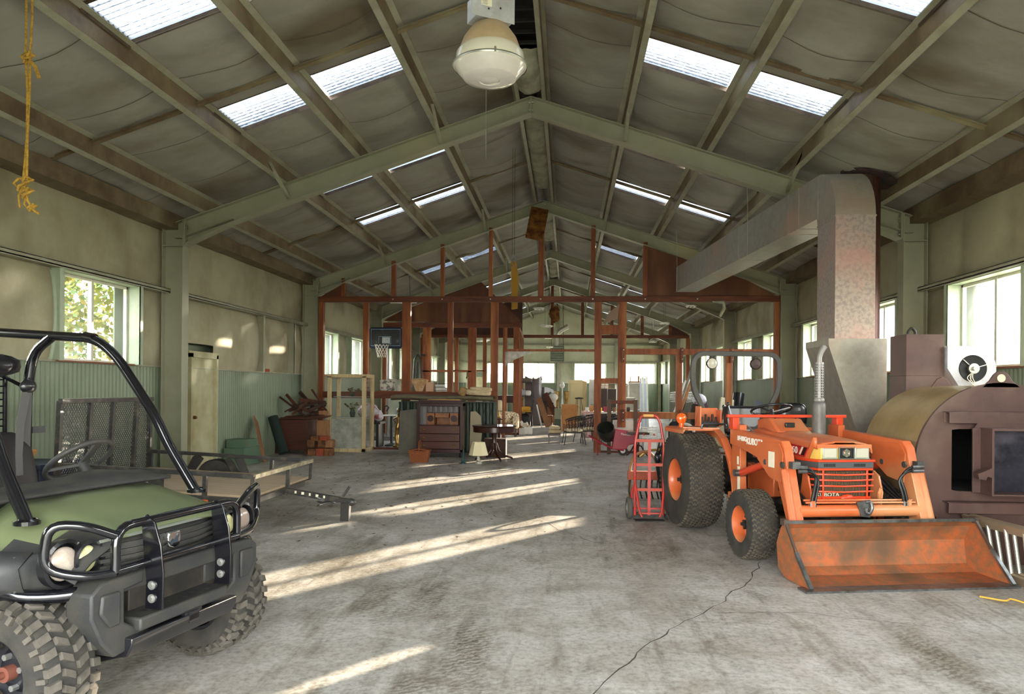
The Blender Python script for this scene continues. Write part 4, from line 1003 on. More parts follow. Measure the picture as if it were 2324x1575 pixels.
b.build('frame', m_trl, parent=TR, smooth=0, bevel=.003)
b = MB(); b.bar((0, -W_, .60), (0, W_, .60), .05, .045); b.build('front_rail', M('pale_worn_rail', 'a39c80', .5, .3, col2='6a6250', scale=9), parent=TR, smooth=0)
for x, y in [(0, -W_), (0, W_), (-.52, -W_), (-.52, W_), (-1.75, W_), (-L_, W_), (-L_, -W_), (0, .1), (-1.0, -W_)]:
    b = MB(); b.bar((x, y, .34), (x, y, .60), .04, .04); b.build('rail_post', m_trl, parent=TR, smooth=0)
b = MB(); b.bb((-L_, -W_+.02, .37), (-.02, W_-.02, .395)); b.build('deck', m_deck, parent=TR, smooth=0)
b = MB(); b.bar((0, 0, .34), (.66, 0, .27), .07, .06); b.bar((.66, 0, .27), (.80, 0, .26), .06, .05); b.blob((.80, 0, .25), (.12, .08, .09)); b.bar((.70, 0, .31), (.76, .05, .42), .02, .03); b.box((.74, 0, .13), (.10, .08, .22))
tg = b.build('tongue', m_trl, parent=TR, bevel=.004)
b = MB()
for i in range(5): b.box((.15+i*.085, -.037, .332-.009*i), (.022+.01*(i%2), .002, .03))
b.build('warning_sticker', m_cream, parent=tg, smooth=0)
b = MB(); 
for k in range(3): b.tube([(.5+.07*math.cos(a*.7+k)*1.2, .06*math.sin(a*.9+k), .27-.03*k-.02*math.sin(a)) for a in range(9)], .010, n=6)
b.build('safety_chain', m_bare, parent=tg)
for s_ in (-1, 1):
    b = MB(); b.lathe([(.13, -.06), (.2, -.075), (.255, -.065), (.27, -.04), (.27, .04), (.255, .065), (.2, .075), (.13, .06)], c=(-1.3, s_*1.0, .265), axis='Y', n=32); wh = b.build('wheel', m_rub, parent=TR)
    b = MB(); b.lathe([(0, .02), (.06, .03), (.10, .02), (.13, .05), (.14, .06)], c=(-1.3, s_*1.0, .265), axis='Y', n=28) if s_ > 0 else b.lathe([(0, -.02), (.06, -.03), (.10, -.02), (.13, -.05), (.14, -.06)], c=(-1.3, s_*1.0, .265), axis='Y', n=28)
    b.build('rim', M('pale_grey_rim', 'b5b3a8', .4, .3), parent=wh)
    b = MB(); pf = [(-1.68, .36), (-1.58, .56), (-1.50, .585), (-1.10, .585), (-1.02, .56), (-.92, .36)]
    for p, q in zip(pf, pf[1:]): b.bar((p[0], s_*1.0, p[1]), (q[0], s_*1.0, q[1]), .22, .012, up=(0, 0, 1))
    b.prism([(-1.10, .58), (-.92, .36), (-1.04, .36), (-1.16, .54)], s_*.89, s_*.90); b.prism([(-1.50, .58), (-1.68, .36), (-1.56, .36), (-1.44, .54)], s_*.89, s_*.90)
    b.build('fender', m_trl, parent=TR, smooth=0)
b = MB(); b.box((-.50, -W_-.028, .31), (.07, .01, .045)); b.build('side_marker', M('orange_marker', 'd0591c', .3, coat=.4), parent=TR, smooth=0)
b = MB(); b.box((-1.0, -W_-.025, .335), (.17, .004, .045)); b.build('trailer_label', m_cream, parent=TR, smooth=0)
gt = thing_part('ramp_gate', TR, (-L_-.02, 0, .30))
b = MB(); z1 = .98
for y in (-W_, W_): b.bar((0, y, 0), (-.02, y*.97, z1), .05, .05)
for z in (.02, z1): b.bar((0, -W_, z), (0, W_, z), .05, .05)
for y in (-.40, .02, .50): b.bar((0, y, 0), (0, y+.03, z1), .045, .05)
b.build('gate_frame', m_trl, parent=gt, smooth=0)
b = MB(); n = 44
for i in range(-24, n):
    for sg in (1, -1):
        y0_ = -W_+.04*i; y1_ = y0_+z1*.8
        a_, c_ = (y0_, 0), (y1_, z1)
        if a_[0] < -W_: t = (-W_-a_[0])/(c_[0]-a_[0]); a_ = (-W_, t*z1)
        if c_[0] > W_: t = (W_-a_[0])/(c_[0]-a_[0]); c_ = (W_, a_[1]+t*(c_[1]-a_[1]))
        if a_[0] >= c_[0]: continue
        b.bar((.0, sg*a_[0], a_[1]), (.0, sg*c_[0], c_[1]), .009, .003, up=(1, 0, 0))
b.build('expanded_mesh', m_trl, parent=gt, smooth=0)

# ================= wood boiler =================
BX, BZ, BR = 4.49, .90, .72
B = thing('wood_boiler', 'large brown cylindrical wood boiler with open fire door, lying beside the tractor', 'boiler', (BX, 6.9, 0))
m_tan = M('tan_scorched_shell', 'a88f62', .42, .15, col2='8a7448', scale=2.5, lo=.35, hi=.7, col3='6d5a48', scale3=.9, coat=.15)
b = MB(); b.lathe([(0, 1.25), (BR-.03, 1.25), (BR-.01, 1.24), (BR-.01, .03), (BR-.03, .03)], c=(0, 0, BZ), axis='Y', n=64); b.build('shell', m_tan, parent=B, smooth=50)
b = MB(); N = 72; P_ = []
for i in range(N+1):
    a = PI*1.0+2*PI*i/N if False else -PI/2+2*PI*i/N
    P_.append((BR*1.02*math.cos(a), BZ+BR*1.02*math.sin(a)))
# face plate with rectangular fire opening: ring of quads from circle to rounded rectangle
ox0, ox1, oz0, oz1 = -.42, .45, .655, 1.215
inner = []
for x, z in P_:
    dx, dz = x-.015, z-.935; t = min(abs(.435/dx) if abs(dx) > 1e-6 else 9, abs(.28/dz) if abs(dz) > 1e-6 else 9); inner.append((.015+dx*t, .935+dz*t))
b.grid([[(x, 0, z) for x, z in P_], [(x, 0, z) for x, z in inner], [(x, .05, z) for x, z in inner]]); b.grid([[(x, 0, z) for x, z in P_], [(x, .035, z) for x, z in P_]])
fp = b.build('face_plate', m_brn, parent=B, smooth=30)
b = MB(); b.grid([[(x, .05, z) for x, z in inner], [(x*.96, .9, z) for x, z in inner]]); b.face([(-.5, .9, .5), (.5, .9, .5), (.5, .9, 1.4), (-.5, .9, 1.4)]); b.build('fire_chamber', M('soot_black', '0a0a0c', .95), parent=fp, smooth=0)
b = MB(); b.prism([(-.17, BZ+BR-.03), (-.10, BZ+BR+.03), (-.065, BZ+BR+.085), (-.03, BZ+BR+.115), (.03, BZ+BR+.115), (.065, BZ+BR+.085), (.10, BZ+BR+.03), (.17, BZ+BR-.03)], 0, .02); lg = b.build('lifting_lug', m_brn, parent=B, smooth=0, bevel=.004)
b = MB(); b.lathe([(.036, 0), (.036, .004), (0, .004)], c=(0, -.006, BZ+BR+.055), axis='Y', n=20); b.build('lug_hole', M('pale_hole_edge', 'd8ccb4', .6), parent=lg)
b = MB(); b.prism([(-.13, BZ+BR-.03), (-.07, BZ+BR+.06), (-.02, BZ+BR+.085), (.03, BZ+BR+.06), (.09, BZ+BR-.03)], 1.0, 1.02); b.build('lifting_lug', m_brn, parent=B, smooth=0, bevel=.004)
b = MB(); b.bb((-.50, -.10, 1.365), (.62, 0, 1.375)); b.bb((-.49, -.012, 1.27), (.62, 0, 1.37)); b.bb((-.49, -.10, 1.27), (.62, -.09, 1.375)); b.build('hood_flange', m_brn, parent=B, smooth=0, bevel=.003)
b = MB(); b.bb((-.50, -.10, .56), (.62, 0, .57)); b.bb((-.49, -.10, .47), (.62, -.09, .57)); b.build('ash_shelf', m_brn, parent=B, smooth=0, bevel=.003)
b = MB(); b.bb((-.55, .1, 0), (.55, 1.2, .18)); b.bb((-.45, .02, 0), (.45, .1, .32)); b.build('base', m_brn, parent=B, smooth=0)
dr = thing_part('fire_door', B, (0, 0, 0))
b = MB(); b.bb((-.20, -.10, .67), (.62, -.085, 1.22)); dpl = b.build('door_lining', M('blue_black_scale', '3b3a46', .35, .5, col2='23232c', scale=5, bump=.2, bscale=30, col3='6a6470', scale3=2), parent=dr, smooth=0)
b = MB(); b.bb((-.22, -.30, .655), (.62, -.10, .67)); b.bb((-.22, -.30, 1.215), (.62, -.10, 1.235)); b.bb((-.235, -.30, .655), (-.22, -.085, 1.235)); b.bb((-.30, -.12, .66), (-.22, -.10, 1.23)); b.bb((-.30, -.26, .66), (-.22, -.25, 1.2)) if False else None
b.prism([(-.30, 1.20), (-.22, 1.235), (.62, 1.235), (.62, 1.30), (-.24, 1.29)], -.10, -.085)
b.build('door_rim', m_brn, parent=dr, smooth=0, bevel=.003)
b = MB(); b.prism([(-.23, .90), (-.31, .86), (-.35, .845), (-.34, .80), (-.28, .79), (-.27, .82), (-.23, .81)], -.30, -.22); b.build('door_latch', m_brn, parent=dr, smooth=0, bevel=.003)
# flue box, blower
F = thing('flue_box', 'square brown flue box standing behind the boiler beside the galvanised hopper', 'flue box', (4.46, 8.38, 0))
b = MB(); b.bb((-.195, -.13, .02), (.20, .27, 2.17)); b.bb((-.2, -.135, 1.72), (.205, .275, 1.725)); b.build('box_body', m_brn, parent=F, smooth=0, bevel=.006)
b = MB(); b.tube([(-.10, .05, 2.15), (-.10, .05, 2.21), (-.06, .05, 2.255), (-.02, .05, 2.21), (-.02, .05, 2.15)], .015, fil=.02); b.build('lifting_ring', m_dk, parent=F)
bl = thing('blower', 'round white blower housing with dark intake, fixed to the right of the flue box', 'blower', (4.93, 8.30, 1.80))
b = MB(); b.bb((-.04, .0, -1.8), (.04, .08, -.2)); b.bb((-.15, -.08, -1.8), (.15, .16, -1.78)); b.build('stand', m_dk, parent=bl, smooth=0)
m_whs = M('white_enamel_steel', 'c4c6c9', .35, .1, col2='a4a2a4', scale=4)
b = MB(); P_ = [(.235*math.cos(a)*(1+.0*a), .24*math.sin(a)) for a in [math.radians(x) for x in range(-140, 141, 10)]]
P_ = [(.24*math.cos(math.radians(x)), .24*math.sin(math.radians(x))) for x in range(-125, 100, 9)]+[(-.26, .24), (-.26, .0)]
b.prism(P_, -.10, .12)
hs = b.build('scroll_housing', m_whs, parent=bl, smooth=30)
b = MB(); b.lathe([(.145, -.101), (.14, -.108), (.13, -.103), (0, -.1015)], axis='Y', n=32); b.build('intake', M('intake_shade_black', '131211', .7), parent=hs)  # black disc on the closed housing paints the shaded inside of the intake
b = MB(); b.cyl((0, -.13, 0), (0, -.1, 0), .055, n=20); b.cyl((0, -.15, 0), (0, -.12, 0), .02)
for a in (.3, 2.4, 4.5): b.bar((0, -.11, 0), (.14*math.cos(a), -.11, .14*math.sin(a)), .008, .008)
b.build('motor', m_zinc, parent=bl)
b = MB()
for k in range(3): b.tube([(0, -.11, -.03), (-.02-.03*k, -.13, -.10), (.02, -.12, -.16-.02*k), (-.06+.04*k, -.12, -.20)], .004, n=5, fil=.03)
b.build('loose_wire', m_cream, parent=bl)
# galvanised plenum + duct
G = thing('heating_duct', 'galvanised sheet duct rising from a tapered hopper and running back under the roof', 'duct', (4.1, 9.5, 0))
b = MB()
X0, X1, Ya, Yb = 3.74-4.1, 4.42-4.1, -.4, .45
def hexa(a0, a1, z0, z1, ya, yb, ya2, yb2):
    q = [(a0[0], ya, z0), (a0[1], ya, z0), (a0[1], yb, z0), (a0[0], yb, z0)]; r = [(a1[0], ya2, z1), (a1[1], ya2, z1), (a1[1], yb2, z1), (a1[0], yb2, z1)]
    return q, r
q, r = hexa((4.08-4.1, .32), (X0, .32), 1.05, 2.1, Ya, Yb, Ya, Yb)
for i in range(4): b.face([q[i], q[(i+1) % 4], r[(i+1) % 4], r[i]])
b.face(q[::-1]); b.bb((X0, Ya, 2.10), (.32, Yb, 2.18)); b.bb((-.02, Ya, .02), (.32, Yb, 1.05))
b.build('hopper', m_gal, parent=G, smooth=0)
DX0, DX1 = 3.873-4.1, 4.35-4.1; DY0, DY1 = 9.28-9.5, 9.93-9.5
b = MB(); b.bb((DX0, DY0, 2.18), (DX1, DY1, 3.70)); b.bb((DX0-.008, DY0-.008, 3.69), (DX1+.008, DY1+.008, 3.71)); b.build('riser', M('pinkish_galvanised', 'b3a49b', .36, .45, col2='9a8f88', scale=22, lo=.45, hi=.6, col3='c99a92', scale3=1.1), parent=G, smooth=0)
b = MB(); rr_ = .66; cyy = DY0+rr_; rows = []
prof = [(DY0, 3.70)]+[(cyy-rr_*math.cos(a), 3.71+rr_*math.sin(a)) for a in [PI/2*i/10 for i in range(11)]]
b.prism(prof+[(cyy+.02, 3.80), (DY1, 3.70)], DX0, DX1, 'YZ'); b.build('elbow', m_gal, parent=G, smooth=25)
b = MB(); p0, p1 = Vector((.0, cyy, 4.085)), Vector((-.78, 17.2-9.5, 4.085)); b.bar(p0, p1, DX1-DX0, .565)
for t in (.08, .13, .42, .63): b.bar(p0.lerp(p1, t), p0.lerp(p1, t+.004), DX1-DX0+.012, .577)
b.build('trunk_duct', m_gal, parent=G, smooth=0)
b = MB()
for t in (.35, .98): 
    q_ = p0.lerp(p1, t)
    for s_ in (-1, 1): b.tube([(q_.x+s_*.25, q_.y, 3.8), (q_.x+s_*.25, q_.y, 4.35), (q_.x+s_*.28, q_.y, 5.3-.35*s_)], .006, n=5)
b.build('hanger_wire', mt_flange, parent=G)
C_ = thing('chimney_pipe', 'dark rusty stove pipe passing through the round hole in the roof', 'chimney', (4.93, 11.0, 0))
b = MB(); b.cyl((0, 0, 1.2), (0, 0, 5.2), .165, n=28); b.tube([(0, 0, 1.3), (0, -1.2, 1.2), (-.45, -2.3, 1.2)], .14, n=16); b.cyl((0, 0, 0), (0, 0, 1.2), .05); b.build('pipe', M('dark_rusty_pipe', '3a2622', .5, .4, col2='57352b', scale=6, stretch=(6, 6, .6)), parent=C_)
b = MB(); n = 40
def ring(r, dz): return [(r*math.cos(2*PI*i/n), r*math.sin(2*PI*i/n), 6.36-SL*(4.93+r*math.cos(2*PI*i/n))-.075+dz) for i in range(n)]
b.grid([ring(.37, 0), ring(.37, -.015), ring(.165, -.012), ring(.165, .0)], closed=True); b.build('roof_collar', M('sooty_collar', '1d1918', .7, col2='4a3430', scale=6), parent=C_)

# ladder lying on its edge
LD = thing('extension_ladder', 'aluminium extension ladder lying on its edge between bucket and boiler', 'ladder', (0, 0, 0))
t0, t1 = Vector((4.14, 6.82, .43)), Vector((4.42, 5.0, .43)); b0, b1 = Vector((4.20, 6.78, .04)), Vector((4.34, 4.9, .04))
dn = (t1-t0).normalized(); off_ = Vector((.07, .012, .0))
for k in (0, 1):
    for a_, c_ in ((t0, t1), (b0, b1)):
        b = MB(); b.bar(a_+off_*k, c_+off_*k, .03, .07, up=(-.4, 0, 1)); b.build('side_rail', M('ladder_rail', 'a08d74', .4, .5) if k == 0 and a_ is t0 else bpy.data.materials['ladder_rail'], parent=LD, smooth=0)
    for i in range(9):
        t = (i+.4)/9; b = MB(); b.cyl(t0.lerp(t1, t)+off_*k, b0.lerp(b1, t)+off_*k, .016, n=10); b.build('rung', m_alu, parent=LD)
b = MB(); b.tube([(3.72, 5.78, .01), (3.85, 5.66, .012), (3.9, 5.72, .02), (3.97, 5.6, .012), (4.1, 5.5, .012), (4.3, 5.42, .012)], .007, n=6, fil=.05)
solo('rope_scrap', 'thin yellow rope lying on the floor by the right end of the loader bucket', 'rope', b, M('yellow_rope', 'c7a040', .8))

# hand truck
H = thing('hand_truck', 'red two-wheeled hand truck with looped handle standing beside the tractor', 'hand truck', (1.585, 8.8, 0), .05)
b = MB(); b.tube([(-.165, .0, .06), (-.17, .0, .90), (-.12, .03, 1.16), (-.09, .04, 1.235), (.09, .04, 1.235), (.13, .03, 1.16), (.17, 0, .90), (.165, 0, .06)], .0165, n=12, fil=.07)
b.build('frame_tube', m_red, parent=H)
for z in (.94, .655, .36): 
    b = MB(); b.bar((-.165, 0, z), (.165, 0, z), .02, .035); b.build('cross_bar', M('dark_red_bar', 'a33a22', .5) if z == .94 else bpy.data.materials['dark_red_bar'], parent=H, smooth=0)
b = MB(); b.bar((0, -.005, .94), (0, -.005, .06), .035, .012, up=(0, 1, 0)); b.build('centre_bar', m_red, parent=H, smooth=0)
b = MB()
for s_ in (-1, 1): b.tube([(s_*.165, -.01, .52), (s_*.17, -.03, .45), (s_*.13, -.14, .12), (s_*.10, -.15, .06)], .014, fil=.05); b.tube([(s_*.165, .0, .45), (s_*.20, .04, .30), (s_*.20, .06, .13)], .012, fil=.04); b.tube([(s_*.06, .04, 1.0), (s_*.06, .04, 1.02)], .01)
b.bar((-.2, .05, .13), (.2, .05, .13), .02, .02); b.bar((-.14, -.12, .10), (.14, -.12, .10), .018, .018); b.build('wheel_strut', m_red, parent=H)
b = MB(); b.bb((-.17, -.14, .0), (.17, .06, .012)); b.bb((-.17, .02, .0), (.17, .035, .09)); b.build('toe_plate', m_dk, parent=H, smooth=0)
b = MB(); b.cyl((-.07, .04, 1.235), (.05, .04, 1.235), .0185, n=12); b.build('handle_wrap', M('tan_tape', 'c79a55', .7), parent=H)
for s_ in (-1, 1):
    b = MB(); b.lathe([(.07, -.028), (.115, -.03), (.133, -.015), (.133, .015), (.115, .03), (.07, .028)], c=(s_*.225, .06, .134), axis='X', n=28); w_ = b.build('wheel', M('grey_rubber_tire', '4a4742', .8) if s_ < 0 else bpy.data.materials['grey_rubber_tire'], parent=H)
    b = MB(); b.lathe([(0, -.03), (.03, -.034), (.05, -.02), (.07, -.026)], c=(s_*.225, .06, .134), axis='X', n=20); b.lathe([(0, .03), (.03, .034), (.05, .02), (.07, .026)], c=(s_*.225, .06, .134), axis='X', n=20); b.build('wheel_disc', m_alu, parent=w_)

# hanging lamp
LP = thing('high_bay_lamp', 'large white dome industrial lamp with prismatic glass hanging from the ridge', 'ceiling lamp', (0.0, 5.6, 0)); LP.scale = (1.16, 1.16, 1.0)
b = MB(); b.lathe([(.0, 4.36), (.06, 4.355), (.12, 4.31), (.175, 4.22), (.205, 4.13)], n=48); b.build('reflector', M('stained_cream_dome', 'cdb393', .45, col2='b39a78', scale=5, lo=.35, hi=.7), parent=LP)
b = MB(); b.lathe([(.205, 4.132), (.225, 4.10), (.232, 4.03), (.243, 4.02), (.243, 4.008), (.232, 4.0)], n=48); rg = b.build('rim_band', M('white_lamp_band', 'e2dccb', .25, coat=.4), parent=LP)
b = MB(); b.lathe([(.245, 4.022), (.249, 4.012), (.245, 4.002)], n=48); b.build('clamp_ring', m_zinc, parent=rg)
b = MB(); b.lathe([(.236, 4.005), (.225, 3.985), (.175, 3.92), (.17, 3.915), (.12, 3.905), (.07, 3.90), (.068, 3.905), (.04, 3.895), (0, 3.89)], n=48); b.build('lens', M('frosted_lamp_glass', 'd6cfc6', .18, coat=.6, col2='c6bfb8', scale=3), parent=LP)
bx = thing_part('ballast_box', LP, (0, 0, 4.43)); bx.rotation_euler = (0, 0, .55)
b = MB(); b.box((0, 0, .0), (.26, .17, .17)); b.box((-.02, -.088, -.01), (.31, .006, .19)); b.build('box_shell', m_whs, parent=bx, smooth=0, bevel=.003)
b = MB(); b.box((-.07, -.0915, .01), (.075, .002, .055)); b.build('rating_label', m_cream, parent=bx, smooth=0)
b = MB(); b.box((.03, -.0915, -.01), (.011, .002, .013)); b.box((-.055, -.0915, -.035), (.011, .002, .013)); 
for i in range(5): b.box((-.085+.005*(i % 2), -.0928, .028-.009*i), (.035, .001, .002))
b.build('knockout_hole', m_blk, parent=bx, smooth=0)
b = MB(); b.cyl((0, 0, 4.5), (0, 0, 6.12), .012); b.tube([(-.05, .02, 4.5), (-.09, .03, 4.56), (-.06, .03, 4.75), (-.01, 0, 5.2)], .008, n=6, fil=.05); b.box((0, 0, 4.55), (.06, .06, .10)); b.build('stem', m_dk, parent=LP)
b = MB(); b.box((.06, -.24, 4.02), (.012, .01, .035)); b.tube([(-.05, .0, 4.0), (-.05, .22, 3.95), (-.05, .25, 3.4)], .0015, n=4); b.build('latch', m_zinc, parent=LP)
# rope on the left purlin
RP = thing('hanging_rope', 'knotted yellow rope hanging from a roof purlin at upper left', 'rope', (-3.9, 5.8, 0))
m_rope = M('golden_rope', 'c39a3c', .85, col2='93702a', scale=40, bump=.4, bscale=120)
b = MB(); b.tube([(-.02, 0, 5.0), (-.025, .01, 4.6), (-.02, 0, 4.28), (.0, 0, 4.0), (-.01, .01, 3.6), (-.03, 0, 3.25)], .0095, n=8); b.tube([(.03, 0, 5.0), (.035, .0, 4.6), (.02, 0, 4.30), (.01, .01, 4.0), (.01, -.01, 3.6), (.0, 0, 3.25)], .0095, n=8)
b.tube([(-.02, 0, 5.0), (0, 0, 5.06), (.03, 0, 5.0)], .0095, n=8); b.build('strand', m_rope, parent=RP)
def knot(c, s_, k=14):
    b = MB(); b.tube([(c[0]+s_*math.sin(2*t), c[1]+s_*math.cos(3*t), c[2]+s_*1.1*math.sin(t*1.7+.4)) for t in [i*2*PI/k for i in range(k)]], .011, n=8, closed=True); b.build('knot', m_rope, parent=RP)
knot((.0, 0, 4.27), .035); knot((-.03, 0, 3.22), .05); knot((-.0, 0, 3.14), .035); knot((.05, 0, 3.02), .022)
b = MB(); b.tube([(.02, 0, 4.25), (.07, 0, 4.19), (.10, 0, 4.10)], [.012, .016, .014], n=8); b.tube([(-.03, 0, 3.2), (-.07, 0, 3.12), (-.06, 0, 3.02)], .009); b.tube([(-.02, 0, 3.2), (.01, 0, 3.08), (.06, 0, 3.0), (.11, 0, 2.97)], .010); b.tube([(.0, 0, 3.15), (-.02, 0, 3.05), (.03, 0, 2.99)], .008)
b.build('loose_end', m_rope, parent=RP)
# chain hoist
CH = thing('chain_hoist', 'thin hanging chain with small pulley block below the ridge in front of timber partition', 'chain hoist', (-.45, 14, 0))
b = MB()
for s_ in (-1, 1): b.tube([(s_*.02, 0, 6.14), (s_*.02, 0, 4.1)], .004, n=5)
b.build('chain', m_dk, parent=CH)
b = MB(); b.cyl((0, -.02, 4.02), (0, .02, 4.02), .05, n=16); b.tube([(0, 0, 3.97), (.03, 0, 3.92), (.0, 0, 3.86), (-.03, 0, 3.90)], .008, n=6); b.box((0, 0, 4.03), (.05, .06, .10)); b.build('pulley', m_bare, parent=CH)

# ================= timber partitions =================
m_plastic = glassmat('torn_plastic_film', (.9, .9, .85, 1), .9)
def member(root, name, a, c_, y0_, y1_, mat=None):
    b = MB(); b.bb((a[0], y0_, a[1]), (c_[0], y1_, c_[1])); return b.build(name, mat or mt_wood, parent=root, smooth=0, bevel=.004)
PT = thing('timber_partition', 'nearest red-brown timber stud partition crossing the whole hall behind the furniture', 'partition', (0, 17.95, 0))
ya, yb = -.0, .14
member(PT, 'top_plate', (-5.62, 3.665), (5.64, 3.80), -.02, .02, mt_woodh); member(PT, 'top_plate', (-5.62, 3.665), (5.64, 3.80), .03, .13, mt_woodh)
for x0, x1 in ((-5.05, -4.96), (-3.78, -3.68), (-2.55, -2.46), (-1.35, -1.26), (-.13, -.0), (1.15, 1.255), (2.41, 2.51)):
    member(PT, 'cripple_stud', (x0, 3.80), (x1, 5.93-SL*abs((x0+x1)/2)), 0, .14, mt_wood)
for x0, x1, z0, z1 in ((-5.62, -5.50, 0, 3.665), (5.53, 5.64, 0, 3.665), (-4.49, -4.36, 1.43, 3.665), (-3.50, -3.29, 0, 3.665), (-2.36, -2.23, 1.43, 3.665), (-1.29, -1.11, 0, 3.665), (1.25, 1.42, 0, 3.665), (1.82, 2.015, .62, 3.665), (3.22, 3.36, 0, 2.40), (4.40, 4.54, 0, 2.40), (-.99, -.93, 0, 2.44)):
    member(PT, 'stud', (x0, z0), (x1, z1), ya, yb)
member(PT, 'mid_rail', (-5.5, 1.27), (-1.29, 1.43), -.02, .12, mt_woodh); member(PT, 'header', (2.0, 2.39), (5.55, 2.53), -.03, .10, mt_wood); member(PT, 'mid_rail', (2.0, .84), (5.55, 1.0), -.03, .10, mt_wood)
member(PT, 'blocking', (1.42, 2.88), (1.82, 3.10), 0, .14); member(PT, 'blocking', (1.42, 1.69), (1.82, 1.81), 0, .14); member(PT, 'door_trim', (-.99, 2.455), (1.26, 2.51), .0, .05)
member(PT, 'bottom_plate', (-5.5, 0), (-2.9, .045), 0, .14, mt_woodh); member(PT, 'bottom_plate', (1.42, 0), (5.55, .045), 0, .14, mt_woodh)
for x in (1.90, 3.30, 4.48):
    member(PT, 'joint_cleat', (x, 2.2), (x+.07, 2.56), -.06, .0, mt_woodh); member(PT, 'joint_cleat', (x, .75), (x+.08, 1.06), -.06, .0, mt_woodh)
b = MB()
for x in (-3.73, -2.5, -1.3, -.07, 1.2, 2.46, 3.7): b.cyl((x, -.03, 3.73), (x, -.02, 3.73), .018, n=8)
for x in (1.95, 3.35, 4.53):
    for z in (2.28, 2.5, .8, .98): b.cyl((x, -.068, z), (x, -.06, z), .012, n=8)
b.build('bolt_head', m_zinc, parent=PT)
b = MB(); b.prism([(2.51, 3.80), (5.58, 3.80), (4.85, 4.20), (2.51, 5.02)], .03, .045); b.build('plywood_panel', mt_ply, parent=PT, smooth=0)
b = MB(); b.prism([(-5.05, 3.80), (-5.58, 3.80), (-4.98, 4.14)], .03, .045); b.build('plywood_panel', mt_ply, parent=PT, smooth=0)
b = MB(); b.grid([[(-.93+.72*i/8*(1-j/5), .02, 2.45-.42*(j/5)*(1-i/8*.3)) for i in range(9)] for j in range(6)]); b.build('plastic_scrap', m_plastic, parent=PT, smooth=0, thick=.002)
b = MB(); b.prism([(1.43, 3.12), (1.80, 3.25), (1.84, 3.60), (1.62, 3.42)], -.10, -.08); b.build('board_scrap', M('grey_brown_board', '8a6f5c', .7), parent=PT, smooth=0)
b = MB(); b.tube([(4.05, -.04, 3.66), (4.3, -.06, 3.64), (4.32, -.07, 3.5), (4.22, -.06, 3.3)], [.02, .05, .05, .03], n=6); b.build('insulation_rag', mt_torn, parent=PT)
P3 = thing('timber_partition', 'second partition with brown hardboard gable above, behind the basketball hoop', 'partition', (0, 24.3, 0))
b = MB(); b.prism([(-5.6, 3.78), (-.98, 3.66), (-.98, 3.80), (-2.3, 5.08), (-5.0, 4.12)], .03, .045); b.build('hardboard_panel', mt_ply, parent=P3, smooth=0)
member(P3, 'top_plate', (-5.6, 3.56), (-.95, 3.72), 0, .12, mt_woodh)
for x0, x1, z0 in ((-5.62, -5.50, 0), (-4.25, -3.98, 0), (-2.72, -2.45, 0), (-1.55, -1.42, 0), (-1.2, -1.0, 0)): member(P3, 'stud', (x0, z0), (x1, 3.56), 0, .12)
member(P3, 'mid_rail', (-4.25, 2.07), (-2.6, 2.12), 0, .05); member(P3, 'bottom_plate', (-4.2, 0), (-1.0, .05), 0, .12)
P5 = thing('timber_stud_wall', 'row of receding studs forming the side wall of the timber room at left', 'stud wall', (-1.1, 24.4, 0))
b = MB(); b.bar((0, 0, 3.64), (-.2, 6.2, 3.64), .12, .14); b.build('top_plate', mt_wood, parent=P5, smooth=0)
b = MB(); b.bar((0, 0, 1.2), (-.2, 6.2, 1.2), .05, .16); b.build('mid_rail', mt_wood, parent=P5, smooth=0)
for k in range(1, 7): 
    b = MB(); b.bb((-.2*k/6.2-.06, k-.06, 0), (-.2*k/6.2+.06, k+.06, 3.57)); b.build('stud', mt_wood, parent=P5, smooth=0)
P4 = thing('timber_partition', 'farthest timber partition with dark hardboard square right of centre-left', 'partition', (0, 30.8, 0))
member(P4, 'top_plate', (-5.6, 3.67), (5.6, 3.80), 0, .12, mt_woodh)
b = MB(); b.prism([(-5.58, 3.8), (-2.2, 3.8), (-2.2, 5.1), (-4.9, 4.15)], .03, .045); b.prism([(-2.2, 3.72), (-1.32, 3.72), (-1.32, 5.3), (-2.2, 5.12)], .03, .045); b.prism([(4.8, 3.8), (5.58, 3.8), (4.82, 4.26)], .03, .045); b.build('hardboard_panel', M('dark_hardboard', '4a2618', .6, col2='3a1c12', scale=2), parent=P4, smooth=0)
for x in (-.07, 1.2, 2.42, 3.67, 4.82): member(P4, 'cripple_stud', (x-.06, 3.80), (x+.06, 5.9-SL*abs(x)), 0, .12, mt_woodh)
for x in (-5.56, -4.1, -2.9, 5.55): member(P4, 'stud', (x-.08, 0), (x+.08, 3.67), 0, .12)
member(P4, 'mid_rail', (-5.5, 2.24), (-2.9, 2.3), 0, .05)
# fluorescent strip lamps hanging far back
m_tube = M('fluorescent_fixture', 'e8e6dc', .35)
def strip(x, y, z, rz, rx, lab):
    t = thing('fluorescent_lamp', lab, 'ceiling lamp', (x, y, z), rot=(rx, 0, rz), group='unlit fluorescent strip lamps')
    b = MB(); b.prism([(-.16, .03), (-.10, .07), (.10, .07), (.16, .03), (.15, .025), (0, .05), (-.15, .025)], -.6, .6); b.build('reflector', m_tube, parent=t, smooth=0)
    b = MB()
    for q in (-.10, .0, .10): b.cyl((q, -.58, .01), (q, .58, .01), .018, n=8)
    b.build('tube', M('unlit_tube', 'f3f1ea', .3) if 'unlit_tube' not in bpy.data.materials else bpy.data.materials['unlit_tube'], parent=t)
    b = MB(); zt = roofz(x)-.12-z; b.cyl((0, .4, .07), (0, .4, zt), .005, n=4); b.cyl((0, -.4, .07), (0, -.4, zt), .005, n=4); b.build('hanger', m_dk, parent=t)
